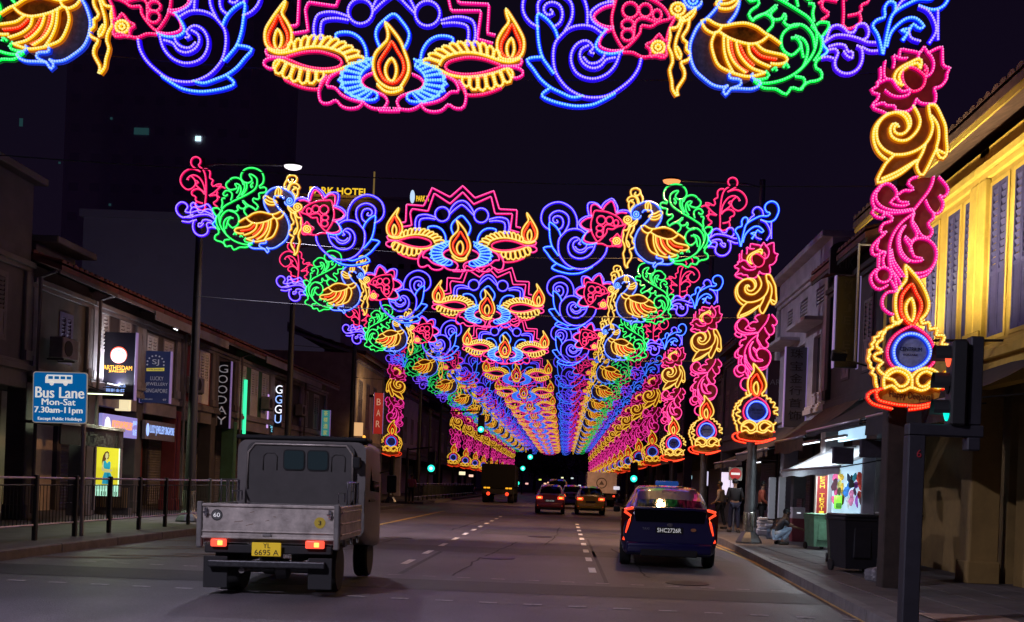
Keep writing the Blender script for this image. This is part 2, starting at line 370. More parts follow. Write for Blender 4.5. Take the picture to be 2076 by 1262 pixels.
SIDE = '''
#S
blue_swirl|B||155,610 100,580 55,520 45,450 70,360 130,300 210,265 290,260 370,290 440,345 485,420 505,500 505,600
blue_swirl|B||155,510 155,440 200,390 270,370 340,390 390,440 400,510 385,570 345,640
blue_swirl|B||265,610 310,580 328,520 310,460 260,435 210,450 195,490 220,525 260,515 245,490
blue_swirl|C||150,620 150,520 200,540 250,590 280,640 295,690
blue_swirl|C||150,610 158,720 182,820 220,880 265,940
blue_swirl|C||185,825 110,830 75,850 120,910 170,980 240,1040 320,1080 400,1112 470,1102
blue_swirl|C||240,1045 180,1095 230,1130 330,1160 430,1175 540,1165 620,1130 700,1085
blue_swirl|B||600,650 540,610 460,600 380,620 320,670 275,730 262,820 275,920 320,1000 380,1060 470,1105 560,1115 650,1100 740,1048 820,980 870,905 888,838
blue_swirl|B||550,800 522,790 548,760 520,720 480,710 430,735 395,790 390,860 420,930 480,970 560,980 640,950 700,890 730,820 735,790
blue_swirl|B||510,745 465,770 452,820 480,875 540,905 600,890 640,845 700,830
blue_swirl|B||480,830 515,868 570,868 615,838 630,800
pomegranate|B||690,430 600,450 530,508 545,570 600,612 645,630
pomegranate|K||690,452 620,470 552,525 575,575 630,603 690,610
pomegranate|B||655,420 640,350 645,280 690,262 760,280 812,332
pomegranate|K||690,440 680,370 690,300 740,285 790,318 830,352
pomegranate|B||815,325 850,270 900,235 955,215 990,260 1020,330 1015,390
pomegranate|K||838,350 870,295 945,242 980,300 1000,390
pomegranate|B||1015,385 1080,362 1150,370 1190,400
pomegranate|K||1000,412 1070,388 1140,398
pomegranate|C||640,630 590,690 565,750 605,790 680,802 755,785
pomegranate|K||690,622 630,645 592,710 602,752 680,778 760,772
pomegranate|P|c|730,368 800,370 880,380 960,410 1030,450 1075,500 1092,550 1050,560 1000,580 960,605 890,598 885,640 850,690 800,740 762,760 720,700 690,630 680,540 700,450
pomegranate|P||835,690 842,620 850,570 890,543 950,555 1000,578
pomegranate|P|o|812,488 56,56
pomegranate|P|o|920,490 46,48
pomegranate|P|o|1003,522 32,38
pomegranate|P|o|793,590 44,36
pomegranate|P|o|793,665 44,42
pomegranate|P||755,788 830,790 900,822 980,815 1050,828 1072,800
pomegranate|P||1092,550 1130,540 1090,620 1070,700
small_flower|P|c|1018,660 1045,700 1085,715 1065,760 1070,815 1015,800 955,825 955,770 920,735 970,712
small_flower|Y|o|1010,755 46,44
small_flower|Y|o|1010,755 20,20
#P
gold_garland|Y||130,300 115,260 130,220 180,205 230,225 240,265 205,300 165,288 180,260
gold_garland|Y||240,268 268,330 265,385 240,402
gold_garland|Y||168,288 205,330 228,400
gold_garland|Y||85,380 73,350 108,315 160,310 198,345 205,385 215,412
gold_garland|Y||150,355 110,365 93,395 92,440 108,500
gold_garland|Y||125,375 165,405 120,465 115,510
gold_garland|Y|o|78,608 50,44
gold_garland|Y|o|78,608 20,18
gold_garland|Y||60,655 110,672 160,640 208,602 180,660 130,692 90,690
gold_garland|Y||100,685 70,740 20,745 25,800 10,870 35,930 40,990 20,1040 35,1120 40,1180 68,1225
gold_garland|Y||160,670 150,740 110,810 145,850 135,890 168,930 150,970 100,990 122,1040 125,1090 95,1140 72,1180 78,1222
gold_garland|Y||120,680 90,760 65,830 60,900 90,965 100,930 75,880
peacock_body|W||440,705 490,640 515,560 500,490 450,420 390,385 320,375 240,400 170,440 130,490 120,540 150,590 200,600 238,578 246,558
peacock_body|W||265,515 290,485 340,490 380,490 390,530 360,590 300,660 230,720 190,790 165,870 170,960 200,1040 260,1100 330,1150 400,1165 430,1155
peacock_body|C|o|185,540 33,36
peacock_body|W|o|186,540 9,12
peacock_body|fg||500,500 450,425 390,390 320,385 200,430 135,500 150,580 200,590 290,500 375,500 380,540 300,660 230,730 175,870 175,960 260,1090 420,1150 620,1080 560,860 430,720 490,640 510,560
peacock_body|W||445,1070 450,1100 520,1112 522,1150 455,1178 420,1220 402,1188 432,1158
peacock_body|W||455,1175 520,1175 600,1178 650,1160 668,1130 625,1110 600,1085 610,1070
crest|Y|c|330,380 308,405 305,445 315,482 345,497 375,480 370,420 348,380
crest|Y|s|338,402 334,478
collar|Y|c|520,508 480,500 440,525 380,545 350,560 370,598 430,607 480,588 520,532
collar|Y||375,572 440,567 492,540
wing|fo||250,700 340,712 480,718 640,740 740,810 850,930 850,980 700,1060 600,1085 440,1050 350,960 322,850 340,780
wing|Y||245,695 290,680 340,710 400,727 480,713 560,708 640,735 700,780 750,808 812,855
wing|Y||247,700 275,750 330,780 370,765 392,730
wing|Y||372,768 440,812 520,842 600,857 670,840 722,798
wing|Y||345,775 318,850 335,940 370,1010 440,1050 520,1078 600,1088 700,1062
wing|Y||405,800 408,900 430,980 470,1055
wing|Y||435,812 440,900 480,990 560,1060
wing|Y||495,850 512,920 552,980 610,1030 692,1060
wing|Y||580,860 592,925 650,980 735,1018
wing|Y||640,858 690,900 760,920 840,940 857,980 800,1000 742,996
wing|O||455,840 470,930 510,1010 575,1055
wing|O||520,868 560,950 620,1010
wing|O||610,880 670,940 780,965
#G
green_tail|G||150,330 110,290 103,220 130,150 190,110 270,95 350,115 400,170 410,240 370,290 310,302 270,282 258,250 300,195 280,182 220,210 190,250 190,330 220,390 300,450 380,500 450,540 530,590 600,640 650,720 660,800 640,890 590,970 520,1040 440,1090 350,1120 260,1130 190,1110
green_tail|G||152,330 140,357 90,340 55,365 70,410 150,430 140,490 170,515 215,500 225,540 170,580 150,620 182,660
green_tail|G||180,660 210,630 270,610 320,640 332,690 290,740
green_tail|G||200,640 300,590 350,545 360,560 312,610 340,652 400,642 415,605 430,640 412,670 450,700 490,690
green_tail|G||240,290 270,330 262,362 240,340
green_tail|G||328,300 322,380 368,470
green_tail|G||360,305 350,380 385,475
green_tail|G||370,330 400,270 460,243 520,250 550,275
green_tail|G||560,288 600,330 592,380 545,412 490,402 450,380 482,332 450,325 408,352 395,410 410,470 440,512
green_tail|G||452,450 430,400 425,365
green_tail|G||520,552 508,470 550,430 600,430 632,480 600,502 570,480
green_tail|G||600,530 642,540 630,600 640,665
green_tail|G||490,690 545,690 592,720 632,780 645,860
green_tail|G||520,697 460,710 408,755 392,820 412,885 470,920 512,890 542,850 512,792 470,790
green_tail|G||500,775 560,800 592,860 585,930 560,1000 528,1035
green_tail|G||540,830 552,900 560,935
green_tail|G||660,690 690,670 752,680 740,730 702,780 712,850 742,890 700,930 660,960 650,1010 692,1040 697,1090 650,1112 600,1120 560,1150 540,1180 470,1162 440,1210 400,1202 350,1172 260,1165 190,1112
green_tail|G||500,1080 560,1090 572,1130 540,1172
green_tail|G||280,1040 302,1080 250,1100 190,1102
green_tail|G||325,1030 352,1010 360,1035
green_tail|G||410,1010 430,980 450,1012
green_tail|G||620,700 690,790 690,880 640,960
green_tail|C||702,780 712,850 742,890 700,930
#V
pink_leaf|P||235,690 240,600 238,520 245,400 265,280 300,210 355,170 335,130 345,85 395,65 440,90 450,140 430,180 380,212 330,240
pink_leaf|P||350,230 430,213 500,240 550,300 562,370 532,430 470,470 410,450 375,400 385,350 430,305 450,305 482,347 465,350
pink_leaf|P||440,300 400,288 340,310 290,370 260,440 255,500
pink_leaf|P||385,350 340,370 370,400 330,440 272,480
pink_leaf|P||255,512 300,465 360,455 412,490 405,530 360,550 360,590 330,610 270,622
pink_leaf|P||345,600 357,660 310,700 265,712 240,690
pink_leaf|P||280,205 240,205 207,240 207,310 165,330 180,380 155,407 110,380 60,375 70,400 112,405
pink_leaf|P||10,420 60,405 110,450 150,490 200,525 130,512 100,520 95,570 140,610 90,650
pink_leaf|P||100,470 105,510 70,537
violet_curl|V||120,790 150,710 200,690 240,710 270,740 310,735 330,690 380,680 407,720 400,770 370,790
violet_curl|V||112,803 180,760 260,760 340,780 400,805 470,807
violet_curl|V||140,835 200,820 250,830 265,870 297,870 295,912 262,900 240,870
violet_curl|V||130,860 180,852 200,880 180,930 185,980 230,1015 290,1015 340,980 365,920 360,850 330,830
violet_curl|V||90,912 130,905 165,915
violet_curl|V||365,840 420,865 500,860
'''
LEFT_END = '''
#L
violet_curl|V||420,665 360,635 290,622 220,640 165,632 188,592 165,555 120,548 82,590 95,648 150,686 235,660
violet_curl|V||225,600 215,570 245,550 280,590 330,580 370,565 405,610
'''
TOWER = '''
#V
top_scroll|C||520,935 540,830 560,740 580,680 620,640 690,600 760,570 840,570 872,535 830,520 808,470 830,420 890,393 950,418 977,490 960,560 920,620 850,642 760,615
top_scroll|C||545,885 570,800 620,740 680,700 740,700 792,752 760,768 720,740 690,790 655,845
top_scroll|C||690,770 640,780 680,800 650,842
top_scroll|B||760,620 820,650 862,720 872,790 830,862
top_scroll|B||790,560 775,500 730,463 680,480 658,530 680,560 640,590 605,645
top_scroll|C||600,652 600,600 560,588 530,630 530,690 480,710 450,750 480,800 500,860 515,932
top_scroll|B||690,775 705,830 765,852
top_scroll|B|s|885,650 885,840
#T1
rose|K||405,742 405,850 370,890 380,920 320,950 340,985 392,1000 370,1060 330,1092 340,1132 420,1162 455,1180
rose|K||452,680 440,760 450,842 520,860 560,920 620,972 682,950
rose|K||380,892 460,855
rose|K||450,960 520,1010 600,1022 680,1000 682,960
rose|K||530,742 542,680 530,622 590,650 662,650
rose|K||590,642 600,565 650,570 760,590 792,600 825,540 860,590 902,640 922,710 900,790 850,827
rose|K|s|770,645 782,590
rose|K||862,602 930,565 1000,543 1005,620 1015,720 1078,745 1050,790 1045,850 990,920 925,940 942,1000 930,1082 860,1090 790,1080 750,1043 735,1100 690,1150 630,1167 550,1152
rose|K||340,1110 430,1078 460,1105 540,1110 552,1152
rose|P|c|640,740 720,740 790,780 837,830 830,900 790,950 720,970 660,930 625,870 618,800
rose|P||832,772 852,740 820,708 862,760 840,822
rose|Y||790,745 802,680 770,658 700,690 620,730 560,780 538,850 570,890 622,912
rose|Y||785,742 762,700 690,722 622,762 582,830 602,885
rose|fr||420,760 450,690 530,740 600,650 640,580 770,600 830,560 880,610 1000,560 1010,720 1070,745 1040,850 930,930 930,1080 750,1060 690,1150 550,1150 340,1100 390,1000 340,960 380,890
#T2
gold_scroll|Y||462,405 440,370 395,362 358,400 350,470 380,540 460,582 560,582 650,522 720,430 747,330 722,240 680,160 650,130
gold_scroll|Y||432,380 402,410 402,450 430,490 500,502 570,460 592,390 560,290 490,230 420,213
gold_scroll|Y||570,455 612,400 620,330 590,250 530,210 420,212 320,240 240,300 180,400 170,520 200,622 280,712 400,772
gold_scroll|Y||320,228 200,330 138,440 128,560 160,680 220,770 300,832
gold_scroll|Y||400,772 520,770 640,740 740,690 830,612 892,500 912,380 880,270 858,120 900,108
gold_scroll|Y||900,108 960,130 1032,270 1082,400 1092,560 1102,740 1050,822 1000,800 960,700 990,560 990,430 960,340 900,262
gold_scroll|Y|s|960,700 1062,752
gold_scroll|Y||960,700 902,820 840,950 780,1042 730,1010 700,900 770,760 812,650
gold_scroll|Y||400,780 300,880 240,980 190,1080 188,1140 300,1112 420,1060 520,1000 640,900 700,850
gold_scroll|Y||240,1092 420,1012 560,930 692,850
gold_scroll|fb||450,210 320,240 200,330 140,450 135,580 180,700 300,830 240,980 190,1130 420,1060 690,880 740,1010 800,1020 960,720 1060,820 1095,740 1080,400 1000,200 940,120 860,120 700,130 650,150 560,200
#T3
leaf_spray|K||160,80 100,150 83,220 110,290 200,330 320,335 460,312
leaf_spray|K||130,135 180,72 240,65 300,120 307,180 250,240 330,270 412,262 410,235 342,235 312,190
leaf_spray|K||120,140 115,210 160,270 240,305 340,315 450,300
leaf_spray|K||460,320 530,230 600,140 640,60 652,0
leaf_spray|K||328,162 380,125 450,130 460,105 415,60 450,15 500,0
leaf_spray|K||700,0 770,80 787,140 740,190 700,165 742,240 720,320 660,342 610,290 578,220
leaf_spray|K||655,380 600,440 642,500 610,562 540,545 490,460 452,400 465,330
leaf_spray|K|s|650,340 655,380
leaf_spray|K||450,350 360,420 290,510 250,610 240,720 250,830 290,930 310,1050
leaf_spray|K||470,345 450,430 500,540 440,602
leaf_spray|K||100,300 80,335 130,375 190,380 180,340 260,370 262,410 180,440 160,520 217,510 130,590 80,660 100,730 200,700 180,770 192,830
leaf_spray|K||140,600 120,660 150,690 200,700
leaf_spray|K|s|145,740 140,840
leaf_spray|K|o|187,912 72,70
leaf_spray|K||120,860 68,930 90,1010 150,1047 222,1010
leaf_spray|K||387,455 340,540 338,640 370,720 440,782 542,780 540,758 470,740 442,660 400,600 380,550 442,605
leaf_spray|K||370,465 325,550 325,650 352,735 420,790
leaf_spray|K||440,695 440,640 470,590 530,570 610,590 670,660 677,750 640,840 560,890 480,897
leaf_spray|K||672,780 602,900 510,937
leaf_spray|K||260,680 282,780 350,880 382,930
leaf_spray|K||248,690 270,810 350,930
leaf_spray|K||260,970 302,1052
leaf_spray|K||270,880 330,960 352,1042
leaf_spray|K||312,1070 230,1070 180,1130 180,1210 230,1262 275,1280
leaf_spray|fr||160,90 240,70 310,140 460,110 430,50 500,0 700,5 780,130 730,200 740,260 660,350 620,450 640,500 600,560 660,650 670,750 640,840 500,890 390,900 300,800 320,1050 200,1040 90,990 100,880 190,820 150,740 90,690 210,520 170,440 250,380 110,300 90,200
#T4
diya_flame|Y||410,292 380,210 370,120 380,20 420,-50 475,-120 480,-190 470,-272 560,-180 635,-80 690,40 707,130 682,210 625,272
diya_flame|O|c|538,-82 580,10 625,90 632,160 600,240 545,332 482,290 430,210 428,110 440,30 490,-40
diya_flame|Y|c|530,60 556,130 560,210 535,292 490,240 473,160 490,100
diya_flame|fo||475,-240 560,-160 680,40 700,130 620,280 545,335 420,290 380,120 420,-40 480,-120
diya_disc|P||545,332 440,380 360,440 308,520 288,610 310,700 372,772
diya_disc|P||545,332 640,390 712,460 752,540 772,630 752,712 700,762
diya_disc|W|c|525,415 440,440 378,510 353,590 368,680 420,742 520,777 622,742 692,680 722,600 692,510 622,440
diya_disc|fd|o|535,590 170,180
diya_disc|fr||545,345 700,430 790,560 790,700 720,790 340,790 270,690 275,540 360,420
garland_rim|Y||432,280 395,318 350,322 325,352 280,358 262,398 215,400 200,442 158,452 160,492 130,520 142,560 98,590 115,632 88,668 120,705 112,745 150,770 132,812 168,842 170,900 185,955
garland_rim|Y||340,250 350,300 420,300
garland_rim|Y||265,402 240,430 232,480 190,500 180,548 215,570 235,600 165,622 160,662 225,690 240,715 198,742 200,780 245,822
garland_rim|Y||625,272 640,318 700,300 718,340 712,372 775,360 792,395 775,432 850,432 862,470 830,520 905,530 908,575 845,590 850,632 905,640 915,668
paisley|Y|c|280,862 330,810 400,790 480,830 502,890 460,940 400,942 350,880
paisley|Y|c|790,862 750,830 680,795 610,830 585,890 620,947 680,940 730,890
paisley|Y||258,962 253,880 290,800 380,758 470,780 532,850 535,962
paisley|Y||535,850 590,790 680,763 770,790 830,842 882,798
paisley|Y|s|830,842 832,950
paisley|Y||258,965 340,938 400,992 460,985 530,955 620,987 690,970 732,932 790,967 842,950
paisley|fy||260,830 380,760 530,800 680,770 830,850 835,960 815,1060 500,1120 230,1080 195,1010 250,960
paisley|fo||300,870 400,800 490,850 460,930 400,930
paisley|fo||600,870 680,805 780,860 700,930 630,930
plate|O||242,968 130,1000 88,1050 130,1112 200,1140 335,1172
plate|O||200,985 178,1010 200,1082 300,1112 400,1132 490,1137
plate|O||505,1180 640,1162 760,1130 872,1085
plate|O||510,1140 620,1140 730,1115 872,1085
plate|O|s|820,955 862,970
'''

def panel_meshes(txt, mirror_x=None, sub=None):
    """-> dict part -> MB with vertices in world x,z (y about 0)"""
    items = parse(txt); parts = {}
    for part, colr, L, closed, mir in items:
        variants = [(part, L)]
        if mir: variants.append((part + '#2' if part in ('side_flame', 'lamp_bowl') else part, [(2*mirror_x - x, z) for x, z in L]))
        for pn, LL in variants:
            mb, keys = parts.setdefault(pn, (MB(), []))
            if colr[0] == 'f':
                if colr not in keys: keys.append(colr)
                mb.__dict__.setdefault('fills', []).append((colr, LL))
            else:
                mb.__dict__.setdefault('ropes', []).append((colr, LL, closed))
    return parts

def make_meshes(txt, ref, mirror_x=None, flip=False, beads=True, w=1.0):
    out = {}; rx, rz = ref; sg = -1 if flip else 1
    for pn, (mb, _) in panel_meshes(txt, mirror_x).items():
        mats = []; base = {}
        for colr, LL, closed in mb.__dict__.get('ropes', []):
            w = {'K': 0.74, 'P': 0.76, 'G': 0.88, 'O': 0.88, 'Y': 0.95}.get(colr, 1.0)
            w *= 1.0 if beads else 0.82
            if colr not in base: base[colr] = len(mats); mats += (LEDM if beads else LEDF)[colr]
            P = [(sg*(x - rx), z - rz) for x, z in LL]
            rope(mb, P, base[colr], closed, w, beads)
        for colr, LL in mb.__dict__.get('fills', []):
            if colr not in base: base[colr] = len(mats); mats.append(FILLM[colr])
            P = resample([(sg*(x - rx), z - rz) for x, z in LL], 0.08, True)[:-1]
            ar = sum(P[i][0]*P[(i+1) % len(P)][1] - P[(i+1) % len(P)][0]*P[i][1] for i in range(len(P)))
            if ar < 0: P = P[::-1]
            yo = {'fd': 0.030, 'fo': 0.034, 'fy': 0.046}.get(colr, 0.052)
            # ear-clip by tessellate
            from mathutils.geometry import tessellate_polygon
            tris = tessellate_polygon([[Vector((x, z, 0)) for x, z in P]])
            mb.add([(x, yo, z) for x, z in P], tris, base[colr])
            mb.add([(x, yo+0.006, z) for x, z in P], [t[::-1] for t in tris], base[colr])
        out[pn] = mb.mesh(pn.split('#')[0], mats)
    return out

REF_M = (XC, 6.0); REF_S = (1.7, 5.4); REF_T = (4.63, 2.75)
PART_LABEL = {'blue_swirl': 'blue spiral rope swirl', 'pomegranate': 'pink and violet lotus bud outline', 'gold_garland': 'wavy gold garland', 'wing': 'gold feathered wing',
              'green_tail': 'green scrolled tail', 'pink_leaf': 'crimson leaf spray', 'violet_curl': 'violet curl'}
MESH_M = make_meshes(MASK, REF_M, XC)
MESH_SR = make_meshes(SIDE, REF_S)
MESH_SL = make_meshes(SIDE + LEFT_END, REF_S, flip=True)
MESH_TR = make_meshes(TOWER, REF_T)
MESH_TL = make_meshes(TOWER, REF_T, flip=True)
FAR = {'M': make_meshes(MASK, REF_M, XC, beads=False), 'SR': make_meshes(SIDE, REF_S, beads=False), 'SL': make_meshes(SIDE + LEFT_END, REF_S, flip=True, beads=False), 'TR': make_meshes(TOWER, REF_T, beads=False), 'TL': make_meshes(TOWER, REF_T, flip=True, beads=False)}
ORD = ['nearest', 'second', 'third', 'fourth', 'fifth', 'sixth', 'seventh', 'eighth', 'ninth', 'tenth', 'eleventh', 'twelfth', 'thirteenth', 'fourteenth', 'fifteenth', 'sixteenth', 'seventeenth']
ARCH_Y = [Y1, 24.4, 32.9, 42.7, 53.0, 62.5, 73.0, 82.5, 92.5, 102.5, 113, 124, 135, 147, 159, 171]
POLE_L, POLE_R = -9.35, 4.66
cable_m = mat('cable_steel', (0.03, 0.03, 0.033), 0.7)
steel = mat('galvanised_steel', (0.10, 0.10, 0.105), 0.5, 0.6, noise=0.3, nscale=5)
dark_steel = mat('dark_painted_steel', (0.016, 0.015, 0.018), 0.55, 0.3, noise=0.3, nscale=6)

def joined(meshes):
    """one mesh of all the parts, for copies too small to show their parts"""
    vs = []; fs = []; mi = []; mats = []
    for me in meshes.values():
        o = len(vs); mo = []
        for m in me.materials:
            if m not in mats: mats.append(m)
            mo.append(mats.index(m))
        vs += [v.co[:] for v in me.vertices]
        for p in me.polygons: fs.append(tuple(o+i for i in p.vertices)); mi.append(mo[p.material_index])
    me = bpy.data.meshes.new('panel'); me.from_pydata(vs, [], fs)
    for m in mats: me.materials.append(m)
    me.polygons.foreach_set('material_index', mi); me.update(); return me
FARM = {}
def put_panel(name, meshes, loc, label, cat, group, far, key):
    if far:
        if key not in FARM: FARM[key] = joined(meshes)
        return tag(link(name, FARM[key], None, loc), label, cat, group)
    t = thing(name, label, cat, loc, 0, group)
    for pn, me in meshes.items():
        base = pn.split('#')[0]
        link(base, me, t)
    return t

# coarse mesh sets for the far arches
black_txt = mat('black_print', (0.01, 0.01, 0.012), 0.6)
brown_txt = mat('brown_print', (0.06, 0.02, 0.01), 0.6)
gold_print = mat('gold_print', (0.5, 0.25, 0.03), 0.6)
for i, Y in enumerate(ARCH_Y):
    far = i >= 7; nb = i >= 4
    dz = random.uniform(-0.05, 0.05) if i > 1 else 0; o = ORD[i]
    q = put_panel('oil_lamp_display', FAR['M'] if nb else MESH_M, (REF_M[0] + (0.19 if i == 0 else 0), Y, REF_M[1] + dz - (0.10 if i == 0 else 0)),
              'LED panel of three oil lamps under a pink zigzag crown, %s over the road' % o, 'light panel',
              'oil lamp light panels over the road', far, 'M')
    if i == 0: q.scale = (0.96, 1, 0.97)
    put_panel('peacock_panel', FAR['SR'] if nb else MESH_SR, (REF_S[0], Y, REF_S[1] + dz),
              'LED light panel with peacock, lotus bud and blue swirl, %s over the right-hand lanes' % o, 'light panel',
              'peacock light panels on the right', far, 'SR')
    put_panel('peacock_panel', FAR['SL'] if nb else MESH_SL, (2*XC - REF_S[0] + (0.26 if i == 0 else 0), Y, REF_S[1] + dz),
              'mirrored LED light panel with peacock and blue swirl, %s over the left-hand lanes' % o, 'light panel',
              'peacock light panels on the left', far, 'SL')
    t = put_panel('light_column', FAR['TR'] if nb else MESH_TR, (REF_T[0], Y - 0.22, REF_T[1]),
              'tall LED light column with rose, gold scroll and oil lamp, %s on the right kerb' % o, 'light column',
              'light columns along the right kerb', far, 'TR')
    if i < 4:
        cx, cz = loc_pt('T4', 535, 590)
        c = (cx-REF_T[0], cz-REF_T[1])
        text('CENTRIUM', black_txt, t, (c[0], 0.022, c[1]+0.03), w=0.30, h=0.055)
        text('SQUARE', brown_txt, t, (c[0], 0.022, c[1]-0.05), w=0.20, h=0.03)
        cx, cz = loc_pt('T4', 545, 1045)
        text('Happy Deepavali', brown_txt, t, (cx-REF_T[0], 0.036, cz-REF_T[1]), rot=(R(90), R(3), 0), w=0.60, h=0.12)
    if i == 4 or i >= 7:
        put_panel('light_column', FAR['TL'] if nb else MESH_TL, (POLE_L + 0.02, Y - 0.22, REF_T[1]),
              'mirrored LED light column with rose, gold scroll and oil lamp, %s arch back on the left kerb' % o, 'light column',
              'light columns along the left kerb', far, 'TL')
    # suspension cables
    for zc, nm in ((7.35, 'upper'), (5.75, 'lower')):
        m = MB(); pts = []
        for k in range(13):
            q = k/12; pts.append((POLE_L + (POLE_R-POLE_L)*q, Y+0.09, zc - 0.35*4*q*(1-q)*(0.5 if nm == 'lower' else 1)))
        m.tube(pts, 0.009, 5)
        tag(m.build('suspension_cable', cable_m), '%s steel cable carrying the %s light arch across the road' % (nm, o), 'cable', 'cables that carry the light panels')

# ------------------------------------------------------------------ lamp posts
lamp_white = mat('lamp_lens_white', (0.03, 0.03, 0.03), 0.4, emit=(1.0, 0.90, 1.0), estr=1.6)
lamp_orange = mat('lamp_lens_orange', (0.03, 0.02, 0.01), 0.4, emit=(1.0, 0.30, 0.09), estr=1.5)
lens_off = mat('lamp_lens_unlit', (0.2, 0.2, 0.2), 0.3)
def lamp_post(X, Y, side, i, lens, lit):
    o = ORD[i]
    t = thing('lamp_post', ('tall grey street lamp post with %s lamp, %s on the %s kerb' % ('white' if lens is lamp_white else 'orange' if lens is lamp_orange else 'unlit', o, 'left' if side < 0 else 'right')),
              'lamp post', (X, Y, 0.12), 0, 'street lamp posts on the %s' % ('left' if side < 0 else 'right'))
    m = MB(); m.tube([(0, 0, 0.0), (0, 0, 1.0)], 0.155, 14, r2=0.15); m.tube([(0, 0, 1.0), (0, 0, 4.8), (0, 0, 9.1)], 0.125, 14, r2=0.075)
    m.build('pole', steel if side > 0 else dark_steel, t, smooth='angle')
    m = MB(); m.lathe([(0.33, 0), (0.33, 0.06), (0.27, 0.16), (0.17, 0.30), (0.16, 0.32)], n=8); m.build('base_collar', mat('collar_steel', (0.13, 0.14, 0.15), 0.35, 0.7, noise=0.3), t)
    m = MB(); m.lathe([(0.163, 0.32), (0.166, 0.34), (0.166, 0.78), (0.160, 0.80)], n=14); m.build('sleeve', mat('bright_sleeve', (0.5, 0.48, 0.42), 0.22, 0.9, noise=0.2, nscale=12), t, smooth='angle')
    s = -side
    m = MB(); m.tube([(0, 0, 8.9), (s*0.4, 0, 8.98), (s*1.1, 0, 9.0), (s*2.0, 0, 9.0)], 0.028, 8); m.build('arm', steel, t, smooth=True)
    m = MB()
    m.lathe([(0.02, 0.075), (0.12, 0.06), (0.16, 0.02), (0.165, 0.0)], 0, 0, 0, 14)
    for k in range(len(m.v)): x, y, z = m.v[k]; m.v[k] = (s*2.27 + x*1.45, y, 9.0+z)
    m.build('lamp_hood', dark_steel, t, smooth='angle', fix=True)
    m = MB()
    m.lathe([(0.155, -0.004), (0.14, -0.05), (0.09, -0.085), (0.02, -0.10)], 0, 0, 0, 14)
    for k in range(len(m.v)): x, y, z = m.v[k]; m.v[k] = (s*2.27 + x*1.45, y, 9.0+z)
    m.build('lens', lens, t, smooth=True, fix=True)
    if lit:
        ld = bpy.data.lights.new('street_light', 'SPOT'); ld.energy = lit[0]; ld.color = lit[1]; ld.spot_size = R(138); ld.spot_blend = 0.75; ld.shadow_soft_size = 0.2
        lo = link('bulb', ld, t, (s*2.27, 0, 8.86), (0, R(-24)*s, 0))
    return t
WL = (0.84, 0.78, 1.0); OL = (1.0, 0.52, 0.22)
for i, Y in enumerate(ARCH_Y):
    if i > 9: break
    e = 4200
    if i > 0: lamp_post(POLE_L, Y + 0.25, -1, i, lamp_white if i == 1 else lens_off, (e*0.9, WL) if i == 1 else None)
    if i > 0: lamp_post(POLE_R, Y + 0.25, 1, i, lamp_orange if i in (1, 2, 5) else lens_off, (e*0.9, OL) if i in (1, 2, 5) else None)
for k, Y in enumerate((58, 78, 100)):   # lamp heads of the far posts that are lit, hidden by the panels
    pass
lamp_post(POLE_L, 2.5, -1, 0, lamp_white, (7800, WL))['label'] = 'added unseen grey street lamp post on the left kerb, level with the viewer'; lamp_post(POLE_L, -14.0, -1, 0, lamp_white, (5000, WL))['label'] = 'added unseen grey street lamp post on the left kerb, farthest behind the viewer'  # two lamps added out of view to light the near road
# plain posts of the nearest column
t = thing('column_post', 'dark brown square post carrying the nearest light column on right kerb', 'post', (4.60, Y1 + 0.10, 0.12))
m = MB(); m.rbox(-0.13, 0.13, 0, 0.26, 0, 7.6, 0.015); m.build('shaft', mat('rusty_brown_steel', (0.045, 0.03, 0.025), 0.7, 0.2, noise=0.5, nscale=4), t)
m = MB(); m.box(-0.2, 0.2, -0.05, 0.33, 0, 0.03); m.build('base_plate', dark_steel, t)
# ------------------------------------------------------------------ ground, road, pavements
asphalt = mat('asphalt', (0.080, 0.070, 0.082), 0.50, noise=0.30, nscale=0.7, bump=0.5, bscale=60)
nt = asphalt.node_tree; n = nt.nodes; l = nt.links
b = n['Principled BSDF']
tc = n.new('ShaderNodeTexCoord')
fine = n.new('ShaderNodeTexNoise'); fine.inputs['Scale'].default_value = 28; fine.inputs['Detail'].default_value = 8; fine.inputs['Roughness'].default_value = 0.8
big = n.new('ShaderNodeTexNoise'); big.inputs['Scale'].default_value = 1.0; big.inputs['Detail'].default_value = 3
mp = n.new('ShaderNodeMapping'); mp.inputs['Scale'].default_value = (0.9, 0.10, 1)
l.new(tc.outputs['Object'], fine.inputs['Vector']); l.new(tc.outputs['Object'], mp.inputs[0]); l.new(mp.outputs[0], big.inputs['Vector'])
r1 = n.new('ShaderNodeMapRange'); r1.inputs[1].default_value = 0.25; r1.inputs[2].default_value = 0.75; r1.inputs[3].default_value = 0.30; r1.inputs[4].default_value = 1.8
r2 = n.new('ShaderNodeMapRange'); r2.inputs[1].default_value = 0.3; r2.inputs[2].default_value = 0.7; r2.inputs[3].default_value = 0.7; r2.inputs[4].default_value = 1.25
l.new(fine.outputs['Fac'], r1.inputs[0]); l.new(big.outputs['Fac'], r2.inputs[0])
mm = n.new('ShaderNodeMath'); mm.operation = 'MULTIPLY'; l.new(r1.outputs[0], mm.inputs[0]); l.new(r2.outputs[0], mm.inputs[1])
old = b.inputs['Base Color'].links[0].from_socket
vm = n.new('ShaderNodeVectorMath'); vm.operation = 'SCALE'; l.new(old, vm.inputs[0]); l.new(mm.outputs[0], vm.inputs['Scale']); l.new(vm.outputs[0], b.inputs['Base Color'])

